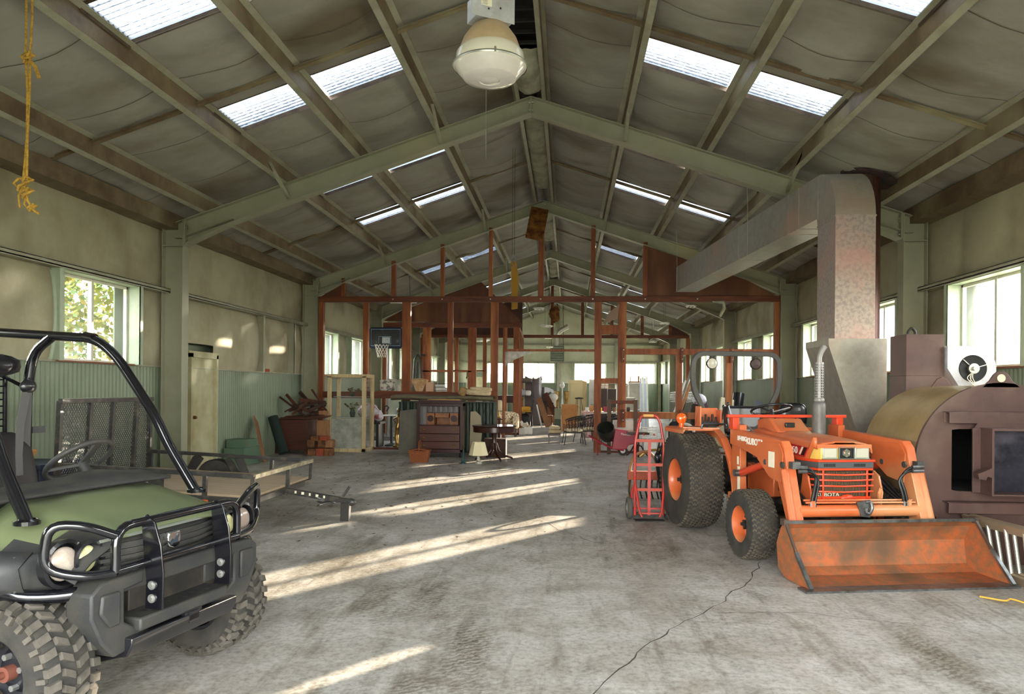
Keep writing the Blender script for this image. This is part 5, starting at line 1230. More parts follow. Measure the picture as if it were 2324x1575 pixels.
for a_ in ((-.29, 22.2, 3.93, .1, .12, 'fluorescent strip lamp nearest the ridge line, seen just under the partition beam'), (-.2, 27.2, 3.83, .2, .1, 'second central fluorescent strip lamp, beyond the nearest one'), (-.25, 32, 3.72, .1, .05, 'small central strip lamp between far lamp and the ridge heater'), (-.29, 36, 3.55, .1, .05, 'farthest central strip lamp, in front of the louvred heater'),
           (-4.2, 21.2, 4.02, -.3, .1, 'strip lamp above the basketball hoop, tilted'), (4.25, 22.2, 4.0, -.2, .12, 'strip lamp at right half hidden by the partition top beam'), (4.1, 27, 3.92, -.2, .1, 'tilted strip lamp on long wires right of the tall posts'), (4.3, 32.4, 3.6, -.2, .1, 'small strip lamp low at right before the far wall'), (-3.6, 36, 3.85, -.3, .1, 'strip lamp seen through the timber room at left')):
    strip(*a_)
HT = thing('unit_heater', 'louvred heater unit with silver flexible pipe hanging before the end wall', 'heater', (.05, 38, 0))
b = MB(); b.bb((-.35, -.2, 2.95), (.35, .2, 3.75)); b.build('casing', M('green_grey_casing', '5d6a5a', .5), parent=HT, smooth=0)
b = MB()
for i in range(6): b.box((0, -.22, 3.05+i*.12), (.6, .05, .02), (.5, 0, 0))
b.build('louvre', M('light_louvre', 'a9ada0', .4), parent=HT, smooth=0)
b = MB(); b.tube([(-.05, 0, 3.75), (-.05, 0, 4.35), (.2, 0, 4.6), (.55, 0, 4.75)], .13, n=14, fil=.2); b.build('flexible_pipe', m_alu, parent=HT)
b = MB()
for x in (-.3, .3): b.cyl((x, 0, 3.75), (x, 0, 6.1), .012, n=6)
b.build('hanger', m_dk, parent=HT)
solo('insulation_scrap', 'small golden tuft of insulation hanging at ridge near the louvred heater', 'insulation', MB().blob((0.05, 29.6, 4.55), (.42, .2, .62), noise=.2), mt_rustpad)
solo('insulation_scrap', 'long yellow strip of insulation dangling left of the ridge', 'insulation', MB().prism([(-.08, 0), (.08, .02), (.10, .95), (.02, 1.35), (-.10, 1.3)], -.02, .04), M('yellow_insulation', 'b98a35', .9, bump=.5, bscale=20), loc=(-.86, 20, 3.7))
# ================= stored furniture and odds and ends =================
m_mah = M('mahogany', '3a150d', .3, col2='230b07', scale=3, stretch=(6, 6, .8), lo=.35, hi=.7, coat=.35)
m_waln = M('walnut_drawer', '542410', .35, col2='3a1608', scale=3, stretch=(.8, 6, 6), lo=.3, hi=.7, coat=.3)
m_bras = M('dull_brass', 'a98646', .3, .7)
m_card = M('cardboard', 'b9824e', .8, col2='a87242', scale=3)
m_crm = M('cream_cloth', 'cbb893', .9, col2='b5a27c', scale=6, bump=.3, bscale=14)
m_grey = M('grey_board', '6f6c60', .85, col2='625f54', scale=4)
m_dgreen = M('dark_green_paint', '2f3d30', .45, col2='26322a', scale=4)
m_tanw = M('tan_wood', '9a6e48', .7, col2='80573a', scale=3, stretch=(5, 5, .7))
m_darkw = M('dark_scrap_wood', '3c2518', .8, col2='2a1810', scale=5)
m_scrap = M('red_scrap_wood', '56301d', .8, col2='3c2012', scale=5)
m_pine = M('pale_pine', 'cdb88c', .7, col2='b09a70', scale=4, stretch=(5, 5, .7))
m_wht = M('white_paint', 'e4e2da', .5, col2='cfccc0', scale=4)
m_blkm = M('black_metal', '1b1b1c', .45)
m_wick = M('dark_wicker', '231c18', .7, bump=.5, bscale=60)
m_flor = M('floral_fabric', 'd9c9a4', .9, col2='7c5a48', scale=18, lo=.5, hi=.6)
m_crimson = M('crimson_paint', 'a01f35', .35, coat=.4)
m_orb = M('rusty_orange_beam', 'a8492a', .6, col2='7e3a24', scale=5)
m_blue = M('dark_blue_plastic', '2b3245', .5)
m_must = M('mustard_cloth', 'c9962f', .9)
def cubes(name, label, cat, L, mat, group=None, bev=.004, loc=None, rz=0):
    b = MB()
    for a, c in L: b.bb(a, c)
    o = solo(name, label, cat, b, mat, group=group, smooth=0, bevel=bev)
    if loc: o.location = loc; o.rotation_euler = (0, 0, rz)
    return o
# cabinet and scrap pile by the left column
t = thing('storage_cabinet', 'reddish brown cabinet under the heap of scrap wood beside the left column', 'cabinet', (-5.7, 16.75, 0))
b = MB(); b.bb((-.37, -.36, .08), (.37, .36, .78)); b.build('body', M('ribbed_brown_panel', '4f291b', .6, col2='3f1f14', scale=4, stretch=(.5, .5, 14)), parent=t, smooth=0, bevel=.006)
for x in (-.34, .34):
    for y in (-.33, .33): b = MB(); b.bb((x-.03, y-.03, 0), (x+.03, y+.03, .1)); b.build('leg', m_scrap, parent=t, smooth=0)
LB = 'brown scrap stick in the jumbled pile on the reddish cabinet'
rr = random.Random(3)
k = 0
for p, q in [((-6.02, 16.5, 1.30), (-5.38, 16.45, .86)), ((-5.9, 16.6, 1.36), (-5.5, 16.5, .95)), ((-5.62, 16.7, 1.42), (-5.25, 16.6, 1.05)), ((-5.35, 16.75, 1.48), (-4.92, 16.6, .95)), ((-5.8, 16.5, .98), (-5.1, 16.6, 1.20)), ((-5.6, 16.6, 1.24), (-4.98, 16.65, 1.18)), ((-5.95, 16.7, .84), (-5.0, 16.6, .9)), ((-5.7, 16.45, .9), (-5.3, 16.5, 1.25)), ((-5.3, 16.45, 1.0), (-4.95, 16.6, 1.18)), ((-6.0, 16.75, .95), (-5.5, 16.85, 1.22)), ((-5.5, 16.8, 1.0), (-5.0, 16.7, 1.12)), ((-5.75, 16.55, 1.1), (-5.2, 16.7, .92)), ((-5.4, 16.5, .88), (-5.05, 16.75, 1.02))]:
    b = MB(); b.bar(p, q, .05, .035+.02*(k % 3)); solo('scrap_stick', LB, 'scrap wood', b, (m_darkw, m_scrap)[k % 2], group='scrap sticks on the reddish cabinet', smooth=0, bevel=.003); k += 1
for i in range(4):
    b = MB(); b.bar((-6.05+.05*i, 16.5+.08*i, .80+.02*i), (-4.93+.03*i, 16.42+.1*i, .82+.02*i), .11, .018); solo('scrap_board', 'thin long board lying across the top of the reddish cabinet', 'board', b, m_tanw if i == 3 else m_scrap, group='thin boards across the reddish cabinet', smooth=0)
cubes('wood_offcut', 'orange brown offcut block on the right end of the scrap pile', 'wood block', [((-5.10, 16.5, .90), (-4.90, 16.6, .99))], m_tanw)
cubes('cardboard_sheet', 'tan board standing upright between reddish cabinet and glass case', 'board', [((-5.12, 16.45, .0), (-4.84, 16.52, .78))], m_tanw)
m_log = M('split_log', '8a5a34', .85, col2='4a3020', scale=9, lo=.35, hi=.6, bump=.4, bscale=25)
k = 0
for x, z in [(-5.08, 0), (-4.90, 0), (-4.72, 0), (-5.10, .185), (-4.86, .185), (-4.70, .185), (-5.02, .33), (-4.82, .33)]:
    cubes('timber_block', ('left', 'middle', 'right', 'left', 'middle', 'right', 'left', 'right')[k]+' brown timber block in the '+('bottom' if k < 3 else 'middle' if k < 6 else 'top')+' row of the small stack before the glass case', 'wood block', [((x-.085, 16.0+.02*(k % 3), z), (x+.085, 16.24, z+.165 if z < .3 else z+.11))], (m_log, m_orb, m_tanw)[k % 3] if z > .3 or k % 2 else m_log, group='timber blocks stacked before the glass case'); k += 1
b = MB(); b.bar((-5.52, 14.5, .0), (-6.0, 15.15, .85), .26, .02, up=(1, .3, .4)); solo('leaning_plank', 'pale brown wide plank leaning on the left wall beyond the trailer', 'plank', b, m_tanw, smooth=0)
b = MB(); b.cyl((-5.62, 15.75, .08), (-5.95, 15.95, .86), .11, n=18); solo('carpet_roll', 'dark green rolled carpet leaning against the left wall beside the plank', 'carpet', b, M('bottle_green_carpet', '1d2a24', .95, bump=.3, bscale=60))
for z0, z1, y0_, y1_, lab in ((0, .34, 13.75, 14.5, 'lower'), (.34, .50, 13.85, 14.35, 'upper')):
    cubes('green_crate', 'green metal crate by left wall near the cream door, the %s of two' % lab, 'crate', [((-6.02, y0_, z0), (-5.62, y1_, z1))], M('crate_green_'+lab, '56705a', .5, col2='6b5a3c', scale=6, lo=.55, hi=.7))
cubes('red_brick', 'red brick lying on the wainscot ledge above the scrap pile', 'brick', [((-6.09, 15.6, 1.87), (-6.03, 15.95, 1.93))], M('brick_red', '9a4a30', .9))
# storage bins behind trailer
b = MB(); b.bb((-5.75, 7.7, 0), (-5.2, 8.3, .62)); b.bb((-5.78, 7.67, .60), (-5.17, 8.33, .66)); solo('storage_bin', 'dark blue storage bin seen behind the utility vehicle steering wheel', 'bin', b, m_blue, smooth=0, bevel=.01)
b = MB(); b.bb((-5.55, 7.0, 0), (-5.15, 7.45, .70)); b.prism([(-5.15, .60), (-5.0, .84), (-5.02, .86), (-5.17, .70)], 7.0, 7.4); solo('cardboard_box', 'open cardboard box with raised flap behind the utility vehicle seat', 'box', b, m_card, smooth=0)
# display case
t = thing('display_case', 'tall pale wood framed display case with dusty glass beside the left end of the partition', 'display case', (-4.63, 17.48, 0))
b = MB(); hx, hy = .42, .36
for x in (-hx, hx):
    for y in (-hy, hy): b = MB(); b.bb((x-.045, y-.03, 0), (x+.045, y+.03, 1.80)); b.build('post', m_pine, parent=t, smooth=0, bevel=.003)
for z in (.04, 1.81):
    b = MB(); b.bb((-hx-.045, -hy-.03, z-.04), (hx+.045, -hy+.03, z+.04)); b.bb((-hx-.045, hy-.03, z-.04), (hx+.045, hy+.03, z+.04)); b.bb((-hx-.045, -hy, z-.04), (-hx+.045, hy, z+.04)); b.bb((hx-.045, -hy, z-.04), (hx+.045, hy, z+.04)); b.build('frame', m_pine, parent=t, smooth=0)
b = MB(); b.bb((-hx+.045, -hy-.005, .08), (hx-.045, -hy+.005, .79)); b.build('lower_panel', M('dusty_perspex', '8f9488', .5, alpha=.85, col2='b9b8aa', scale=4), parent=t, smooth=0)
b = MB(); b.bb((-hx+.045, -hy-.003, .79), (hx-.045, -hy+.003, 1.77)); b.build('upper_pane', mt_glass, parent=t, smooth=0)
b = MB(); b.bb((hx-.003, -hy+.03, .08), (hx+.003, hy-.03, 1.77)); b.build('side_pane', mt_glass, parent=t, smooth=0)
for z in (.80, 1.30): b = MB(); b.bb((-hx+.05, -.2, z), (hx-.05, .3, z+.015)); b.build('shelf', M('glass_shelf', 'c5d0c6', .2, alpha=.6) if z < 1 else bpy.data.materials['glass_shelf'], parent=t, smooth=0)
for z, lab in ((.815, 'dried leafy plant in a green vase on the lower shelf of the glass case'), (1.315, 'small dried leafy plant on the upper shelf of the glass case')):
    u = thing('dried_plant', lab, 'plant', (-4.60, 17.5, z)); b = MB(); b.lathe([(0, 0), (.05, 0), (.07, .1), (.04, .2), (.05, .22)] if z < 1 else [(0, 0), (.04, 0), (.05, .05), (.03, .08)]); b.build('vase', m_dgreen, parent=u)
    b = MB(); h0 = .2 if z < 1 else .07
    for i in range(16):
        a = rr.uniform(0, 6.28); l_ = rr.uniform(.06, .2); p = Vector((l_*math.cos(a), l_*.5*math.sin(a), h0+rr.uniform(.0, .16))); d = Vector((math.cos(a), .3, rr.uniform(-.5, .5)))*.05
        b.tube([(0, 0, h0-.02), p], .003, n=4); q = Vector((-d.z, .02, d.x))*.6; b.face([p-d, p-q, p+d, p+q])
    b.build('leaves', M('dry_leaf', '5a5030', .9) if 'dry_leaf' not in bpy.data.materials else bpy.data.materials['dry_leaf'], parent=u, smooth=0)
# things behind the case
b = MB(); b.blob((-4.55, 18.7, .92), (.55, .4, .42), noise=.1, n=14); b.blob((-4.3, 18.75, .80), (.3, .3, .3), noise=.1); solo('plastic_sack', 'crumpled white and red plastic sack heaped behind the glass case', 'sack', b, M('white_red_plastic', 'd8d4d6', .5, col2='9a4a48', scale=5, lo=.5, hi=.6), smooth=60)
cubes('low_bench', 'dark bench carrying the plastic sack behind the glass case', 'bench', [((-4.9, 18.4, .60), (-4.15, 19.0, .66)), ((-4.85, 18.45, 0), (-4.78, 18.95, .6)), ((-4.27, 18.45, 0), (-4.2, 18.95, .6))], m_blkm)
def round_table(loc, r, h, lab, top, leg, edge=None, cat='table'):
    t = thing('round_table', lab, cat, loc); b = MB(); b.lathe([(0, h-.035), (r*.9, h-.035), (r, h-.02), (r, h-.005), (0, h)], n=36); b.build('tabletop', top, parent=t)
    b = MB(); b.cyl((0, 0, .06), (0, 0, h-.03), .035); b.lathe([(0, 0), (r*.6, 0), (r*.6, .03), (.05, .07), (0, .08)], n=24); b.build('pedestal', leg, parent=t); return t
round_table((-4.02, 19.1, 0), .30, .82, 'round black pedestal table with pale rim right of the glass case', m_wht, m_blkm)
b = MB(); b.tube([(-4.0, 19.6, 0), (-4.0, 19.6, .98), (-3.72, 19.6, .98), (-3.72, 19.6, 0)], .035, fil=.1); b.tube([(-4.0, 19.9, 0), (-4.0, 19.9, .7), (-3.72, 19.9, .7), (-3.72, 19.9, 0)], .03, fil=.1); solo('walking_frame', 'grey tubular frame handle behind the black pedestal table', 'frame', b, M('grey_tube', '8b929a', .35, .4))
b = MB(); b.tube([(-4.35, 19.5, 0), (-4.35, 19.5, .9), (-4.31, 19.5, 1.02), (-4.25, 19.5, 1.05), (-4.2, 19.5, 1.0), (-4.26, 19.5, .9)], .02); solo('tool_handle', 'black loop-handled tool standing behind the glass case post', 'tool', b, m_blkm)
t = thing('figure_lamp', 'gilded standing figure lamp base on the floor left of the grey board', 'statue', (-3.72, 18.6, 0))
b = MB(); b.lathe([(0, 0), (.14, 0), (.14, .06), (.09, .08), (.08, .12)]); b.build('plinth', m_bras, parent=t)
b = MB(); b.tube([(-.02, 0, .10), (-.05, .0, .3), (-.02, .0, .5), (.02, 0, .66), (0, 0, .8), (0, 0, .88)], [.05, .05, .07, .055, .07, .03], n=10, fil=.05); b.tube([(0, 0, .8), (-.13, 0, .72), (-.06, -.03, .62)], [.03, .025, .02]); b.tube([(0, 0, .8), (.12, 0, .9), (.04, 0, 1.02)], [.03, .025, .02]); b.blob((0, 0, .95), (.09, .09, .12)); b.build('figure', M('gilt', 'b5904a', .3, .6, col2='7c5a28', scale=10), parent=t)
cubes('cream_board', 'cream coloured board leaning behind the gilded figure', 'board', [((-3.95, 20.0, 0), (-3.45, 20.04, 1.25))], M('cream_board', 'd6cdae', .7))
# fluted green stand
t = thing('fluted_bar', 'dark green fluted counter with carpet on top behind the desk', 'counter', (-2.25, 17.45, 0))
b = MB(); b.bb((-1.15, .02, 0), (1.15, .22, 1.22)); b.build('body', m_dgreen, parent=t, smooth=0)
for i in range(15):
    x = -1.12+i*.16; b = MB(); b.lathe([(0, .02), (.06, .02), (.07, .10), (.05, .3), (.075, .55), (.05, .8), (.07, 1.0), (.055, 1.12), (.07, 1.2), (0, 1.2)], c=(x, -.06, 0), n=14); b.build('baluster', m_dgreen, parent=t)
b = MB(); b.grid([[(-1.32+2.44*i/12, y, z+.03*math.sin(i*.9)*.4) for i in range(13)] for y, z in ((-.28, 1.24), (-.36, 1.29), (-.33, 1.345), (-.1, 1.36), (.2, 1.37), (.3, 1.30), (.28, 1.24), (-.28, 1.24))])
solo('folded_carpet', 'flattened tan carpet laid along the top of the green counter', 'carpet', b, M('tan_carpet', '6f664f', .95, col2='5d5541', scale=8, bump=.4, bscale=80), loc=(-2.25, 17.45, 0))
for i, (x, z, w_, h_) in enumerate(((-1.50, 1.44, .60, .15), (-1.44, 1.52, .52, .10), (-1.86, 1.45, .2, .22))):
    b = MB(); b.blob((0, 0, 0), (w_, .42, h_), n=18, sq=.45, rot=(0, .5 if i == 2 else .04, 0)); b.tube([(-w_*.4, -.215, 0), (0, -.22, -.02), (w_*.45, -.21, .01)], .012); solo('folded_blanket', ('larger folded cream blanket on the right end of the green counter', 'upper cream blanket folded on top of the larger one', 'rolled brown blanket at the left of the cream blankets')[i], 'blanket', b, m_crm if i < 2 else M('brown_blanket', '9a7a50', .9), loc=(x, 17.3, z), smooth=60)
b = MB(); b.prism([(-3.31, .0), (-3.28, 1.0), (-2.82, 1.06), (-2.83, -.0)], 16.85, 16.89); solo('leaning_board', 'plain grey felt board leaning beside the left of the desk', 'board', b, m_grey, smooth=0)
b = MB(); b.prism([(-1.64, .0), (-1.62, 1.0), (-1.50, 1.01), (-1.38, .90), (-1.36, .45), (-1.42, 0)], 16.8, 16.84); solo('leaning_carpet', 'beige carpet offcut standing behind the right side of the desk', 'carpet', b, M('beige_carpet', 'a69a80', .95, col2='958a72', scale=60), smooth=0)
# secretary desk
t = thing('secretary_desk', 'mahogany secretary desk with open pigeonholes and three drawers', 'desk', (-2.215, 16.1, 0))
b = MB(); X = .515
b.bb((-X, 0, .12), (-X+.06, .48, 1.22)); b.bb((X-.06, 0, .12), (X, .48, 1.22)); b.bb((-X, .46, .12), (X, .48, 1.22)); b.bb((-X, 0, .10), (X, .48, .18)); b.bb((-X, 0, .70), (X, .46, .72)); b.bb((-X-.02, -.03, 1.20), (X+.02, .50, 1.235)); b.bb((-X+.03, .04, 1.235), (X-.03, .46, 1.27)); b.bb((-X, .02, 1.13), (X, .46, 1.2))
b.build('carcass', m_mah, parent=t, smooth=0, bevel=.006)
for i, (z0, z1) in enumerate(((.19, .35), (.36, .52), (.53, .70))):
    b = MB(); b.bb((-X+.065, -.01, z0), (X-.065, .02, z1)); d = b.build('drawer', m_waln, parent=t, smooth=0, bevel=.004)
    for x in (-.34, .33): b = MB(); b.blob((x, -.03, (z0+z1)/2), (.065, .05, .035)); b.build('knob', m_bras, parent=d)
b = MB(); b.bb((-.31, .12, .72), (-.14, .4, .98)); b.bb((.21, .12, .72), (.40, .4, .98)); b.bb((-.12, .12, .88), (.19, .4, .98)); b.bb((-.12, .35, .72), (.19, .4, .88)); b.build('small_drawer_bank', M('light_inlaid_wood', '8c5624', .4, col2='6b3a18', scale=8), parent=t, smooth=0, bevel=.004)
b = MB()
for i in range(7): b.bb((-.31+i*.1183-.004, .14, .99), (-.31+i*.1183+.004, .44, 1.12))
b.bb((-.32, .12, .98), (.41, .44, .99)); b.build('pigeonhole', m_mah, parent=t, smooth=0)
b = MB()
for x in (-.225, .305): b.lathe([(0, 0), (.065, 0), (.07, -.006)], c=(x, .118, .86), axis='Y', n=24)
b.build('oval_inlay', m_mah, parent=t)
for x in (-X+.05, X-.05):
    b = MB(); b.lathe([(0, 0), (.02, 0), (.035, .03), (.02, .06), (.03, .10), (.03, .12)], c=(x, .05, 0)); b.build('foot', m_blk, parent=t)
b = MB(); b.bb((-2.52, 16.2, 1.272), (-1.78, 16.5, 1.285)); solo('brass_tray', 'thin brass tray lying on top of the secretary desk', 'tray', b, m_bras, smooth=0)
# basket
t = thing('picnic_basket', 'woven orange brown picnic basket with upright handle before the desk', 'basket', (-2.44, 15.05, 0), .06)
m_bsk = M('woven_wicker', '8f4f22', .65, col2='6b3614', scale=5, stretch=(6, 6, 40), lo=.4, hi=.6, bump=.3, bscale=50)
b = MB(); q = [(-.17, -.12), (.17, -.12), (.17, .12), (-.17, .12)]; b.grid([[(x*k, y*k, z) for x, y in q] for k, z in ((1, 0), (1.25, .24))], closed=True); b.face([(x, y, 0) for x, y in q]); b.build('body', m_bsk, parent=t, smooth=0, thick=.012)
for s_ in (-1, 1): b = MB(); b.prism([(0, .27), (s_*.23, .235), (s_*.23, .25), (0, .29)], -.16, .16); b.build('lid', m_bsk, parent=t, smooth=0)
b = MB(); b.tube([(0, -.16, .2), (0, -.14, .44), (0, .14, .44), (0, .16, .2)], .012, fil=.05); b.build('handle', m_bsk, parent=t)
# drum table
t = thing('drum_table', 'round mahogany drum table on splayed legs right of the desk', 'table', (-.96, 15.75, 0))
b = MB(); b.lathe([(0, .60), (.44, .60), (.45, .61), (.45, .71), (.475, .72), (.48, .735), (.47, .745), (0, .745)], n=48); b.build('top', m_mah, parent=t)
b = MB(); b.lathe([(0, .22), (.06, .22), (.07, .28), (.045, .34), (.05, .5), (.07, .6), (0, .6)], n=20); b.build('pedestal', m_mah, parent=t)
for k in range(4):
    a = .45+k*PI/2; b = MB(); b.tube([(.04*math.cos(a), .04*math.sin(a), .36), (.10*math.cos(a), .10*math.sin(a), .20), (.22*math.cos(a), .22*math.sin(a), .09), (.38*math.cos(a), .38*math.sin(a), .045), (.42*math.cos(a), .42*math.sin(a), .03)], [.035, .03, .026, .02, .02], n=8); l_ = b.build('leg', m_mah, parent=t); b = MB(); b.blob((.42*math.cos(a), .42*math.sin(a), .02), (.04, .04, .04)); b.build('caster', m_blk, parent=l_)
cubes('low_box', 'low brown wooden box under the drum table', 'box', [((-1.25, 16.25, 0), (-.75, 16.6, .42))], m_darkw)
# table lamps on the floor
def table_lamp(loc, lab, r0, r1, z0, z1, base, n=28, bm=None):
    t = thing('table_lamp', lab, 'lamp', loc); b = MB(); b.lathe([(r0, z0), (r1, z1)], n=n); b.build('lamp_shade', M('cream_shade', 'e8dcb2', .7, trans=.1) if 'cream_shade' not in bpy.data.materials else bpy.data.materials['cream_shade'], parent=t, smooth=30 if n > 8 else 0, thick=.004)
    b = MB(); b.lathe(base, n=18); b.cyl((0, 0, base[-1][1]), (0, 0, z1), .006); b.build('lamp_base', bm or m_bras, parent=t); return t
table_lamp((-1.2, 14.95, 0), 'cream shaded table lamp with clear base standing on the floor before the drum table', .20, .13, .17, .44, [(0, 0), (.07, 0), (.07, .03), (.03, .06), (.035, .12), (.02, .17)], n=6, bm=m_lens)
b = MB(); b.lathe([(0, 0), (.08, 0), (.08, .015), (.03, .03), (.045, .07), (.02, .11), (.012, .3), (.0, .32)], n=18); solo('glass_lamp_base', 'small teal glass lamp base on the floor at the desk corner', 'lamp base', b, M('teal_glass', '28484a', .1, coat=.8), loc=(-1.50, 14.85, 0))
t = table_lamp((-1.14, 18.7, .78), 'pleated cream lamp on a dark stand right of the green counter', .15, .07, .20, .46, [(0, 0), (.05, 0), (.02, .05), (.02, .2)], n=24)
cubes('lamp_stand', 'narrow dark stand holding the pleated cream lamp', 'stand', [((-1.28, 18.55, .74), (-.98, 18.85, .78)), ((-1.16, 18.67, 0), (-1.10, 18.73, .74)), ((-1.25, 18.58, 0), (-1.0, 18.82, .03))], m_mah)
# things on the partition rail
member(PT, 'shelf_board', (-4.2, 1.43), (-2.35, 1.45), .12, .5, mt_wood)
b = MB(); b.blob((0, 0, .13), (.36, .26, .27), n=18, sq=.5, noise=.03); b.blob((0, 0, .24), (.42, .28, .09), n=14, sq=.6, noise=.05); solo('paper_sack', 'printed white paper sack with folded top on the partition rail', 'sack', b, M('printed_sack', 'cfc8bb', .8, col2='7a7068', scale=9, lo=.5, hi=.58), loc=(-3.92, 18.22, 1.45), smooth=60)
b = MB(); b.lathe([(0, 0), (.065, 0), (.07, .02), (.07, .14), (.04, .18), (.025, .19), (.025, .22), (0, .22)]); solo('plastic_jug', 'white plastic jug with brown cap on the partition rail', 'jug', b, M('white_hdpe', 'd6d2c0', .4), loc=(-3.60, 18.2, 1.45))
b = MB(); b.grid([[(-.085, -.09, 0), (.085, -.09, 0), (.085, .09, 0), (-.085, .09, 0)], [(-.20, -.12, .29), (.20, -.12, .29), (.20, .12, .29), (-.20, .12, .29)]], closed=True); b.tube([(-.2, -.12, .29), (0, -.13, .31), (.2, -.12, .29)], .015); solo('flared_box', 'tan padded seat back, wide at top, standing on the partition rail', 'seat back', b, M('tan_padding', 'b08a5c', .85, col2='c9b08a', scale=8), loc=(-3.1, 18.25, 1.45), smooth=0, thick=.01)
cubes('paper_carton', 'pale pinkish carton beside the tan seat back on the rail', 'box', [((-2.93, 18.15, 1.45), (-2.74, 18.4, 1.68))], M('pinkish_carton', 'cfa98c', .8))
t = thing('wire_rack', 'black wire rack full of papers at right end of the rail shelf', 'rack', (-2.55, 18.3, 1.45)); b = MB()
for z in (.02, .11, .2): b.tube([(-.17, -.1, z), (.17, -.1, z), (.17, .1, z), (-.17, .1, z)], .006, n=5, closed=True)
for x, y in ((-.17, -.1), (.17, -.1), (.17, .1), (-.17, .1)): b.tube([(x, y, 0), (x, y, .26)], .006, n=5)
b.build('wire', m_blkm, parent=t); b = MB(); b.bb((-.14, -.07, .0), (.13, .08, .10)); b.bb((-.15, -.06, .12), (.05, .08, .17)); b.build('papers', m_wht, parent=t, smooth=0)
# basketball hoop
t = thing('basketball_hoop', 'portable basketball hoop with dark marbled backboard behind the partition', 'basketball hoop', (-4.68, 21, 0))
b = MB(); P_ = []
for cx_, cz_, a0 in ((.40, 3.20, 0), (-.40, 3.20, 90), (-.40, 2.76, 180), (.40, 2.76, 270)):
    for j in range(5): a = math.radians(a0+90*j/4); P_.append((cx_+.09*math.cos(a), cz_+.09*math.sin(a)))
b.prism(P_, 0, .04); bkb = b.build('backboard', M('navy_frame', '101a2c', .35), parent=t, smooth=0)
b = MB(); b.bb((-.42, -.006, 2.76), (.42, 0, 3.22)); b.build('marbled_face', M('marbled_board', '2e2f30', .35, col2='7c7f82', scale=2.2, lo=.56, hi=.66), parent=bkb, smooth=0)
b = MB()
for L in (((-.43, 3.23), (.43, 3.23), (.43, 2.75), (-.43, 2.75)), ((-.2, 3.02), (.16, 3.02), (.16, 2.80), (-.2, 2.80))): b.tube([(x, -.012, z) for x, z in L], .007, n=4, closed=True)
b.build('painted_line', M('blue_white_line', '8fa6c4', .5), parent=bkb, smooth=0)
b = MB(); b.bb((-.10, -.010, 2.82), (.13, -.004, 3.0)); b.tube([(.02+.07*math.cos(a), -.014, 2.91+.07*math.sin(a)) for a in [i*PI/8 for i in range(16)]], .005, n=4, closed=True); b.tube([(-.05, -.014, 2.91), (.02, -.014, 2.94), (.09, -.014, 2.91)], .004, n=4); b.build('ball_emblem', M('emblem_grey', '9aa0a0', .5), parent=bkb, smooth=0)
b = MB(); b.tube([(-.05+.20*math.cos(a), -.25+.20*math.sin(a), 2.78) for a in [i*PI/12 for i in range(24)]], .009, n=6, closed=True); b.build('rim', m_blkm, parent=t)
b = MB(); n = 12
for i in range(n):
    for sg in (1, -1):
        pts = []
        for j in range(6): a = 2*PI*(i+sg*.5*j)/n; r_ = .20-.018*j; pts.append((-.05+r_*math.cos(a), -.25+r_*math.sin(a), 2.78-.075*j))
        b.tube(pts, .005, n=4)
b.build('net', M('net_cord', 'd9d4c2', .8), parent=t)
b = MB(); b.cyl((.05, .1, 0), (.05, .1, 2.9), .035); b.bar((.05, .1, 2.85), (.05, .0, 2.95), .05, .05); b.bb((-.3, -.1, 0), (.4, .6, .12)); b.build('pole', M('grey_pole', '77726e', .4, .3), parent=t)
b = MB(); b.bb((-4.26, 24.18, 2.60), (-4.16, 24.42, 2.66)); b.tube([(-4.55, 24.22, 1.55), (-4.50, 24.2, 2.5), (-4.40, 24.2, 2.68), (-4.30, 24.2, 2.5), (-4.25, 24.22, 1.5), (-4.35, 24.2, 1.4), (-4.45, 24.22, 1.6), (-4.40, 24.2, 2.4)], .03, fil=.1); solo('coiled_hose', 'black hose looped on a stud right of the basketball hoop', 'hose', b, m_hose)
# settee and clutter in the middle
t = thing('settee', 'small floral settee with rolled arm left of the black shelf', 'sofa', (-1.45, 23.5, 0)); b = MB(); b.blob((0, .25, .52), (1.0, .22, .55), n=18, sq=.5); b.blob((.42, -.05, .45), (.20, .6, .4), n=16, sq=.6); b.blob((-.42, -.05, .45), (.20, .6, .4), n=16, sq=.6); b.build('upholstery', m_flor, parent=t, smooth=60)
b = MB(); b.blob((0, -.05, .30), (.85, .55, .16), n=16, sq=.5); b.build('seat_cushion', m_crm, parent=t, smooth=60); b = MB(); b.bb((-.45, -.3, .12), (.45, .3, .24)); b.build('base_rail', m_mah, parent=t, smooth=0)
for x in (-.4, .4):
    for y in (-.25, .25): b = MB(); b.cyl((x, y, 0), (x, y, .13), .025); b.build('leg', m_mah, parent=t)
b = MB(); b.blob((0, 0, .18), (.36, .14, .34), n=16, sq=.7); solo('throw_pillow', 'floral pillow standing on the small settee', 'pillow', b, m_flor, loc=(-1.4, 23.45, .4), smooth=60)
for i, (x, y, z) in enumerate(((-.95, 24.6, 0), (-.72, 24.9, 0))):
    cubes('white_carton', ('white carton with ornaments right of the settee', 'second white carton just behind, nearer the black shelf')[i], 'box', [((x-.14, y-.12, 0), (x+.14, y+.12, .2+.05*i))], m_wht)
b = MB()
for i in range(9): b.blob((-.95+rr.uniform(-.12, .3), 24.65+rr.uniform(-.08, .3), .27+rr.uniform(0, .16)), (.10, .09, .12), noise=.2, n=8)
tag(solo('ornament_heap', 'heap of small white and gilt ornaments in the white cartons', 'ornaments', b, M('white_gilt', 'e2dccb', .5, col2='b08f4e', scale=10, lo=.5, hi=.6)), kind='stuff')
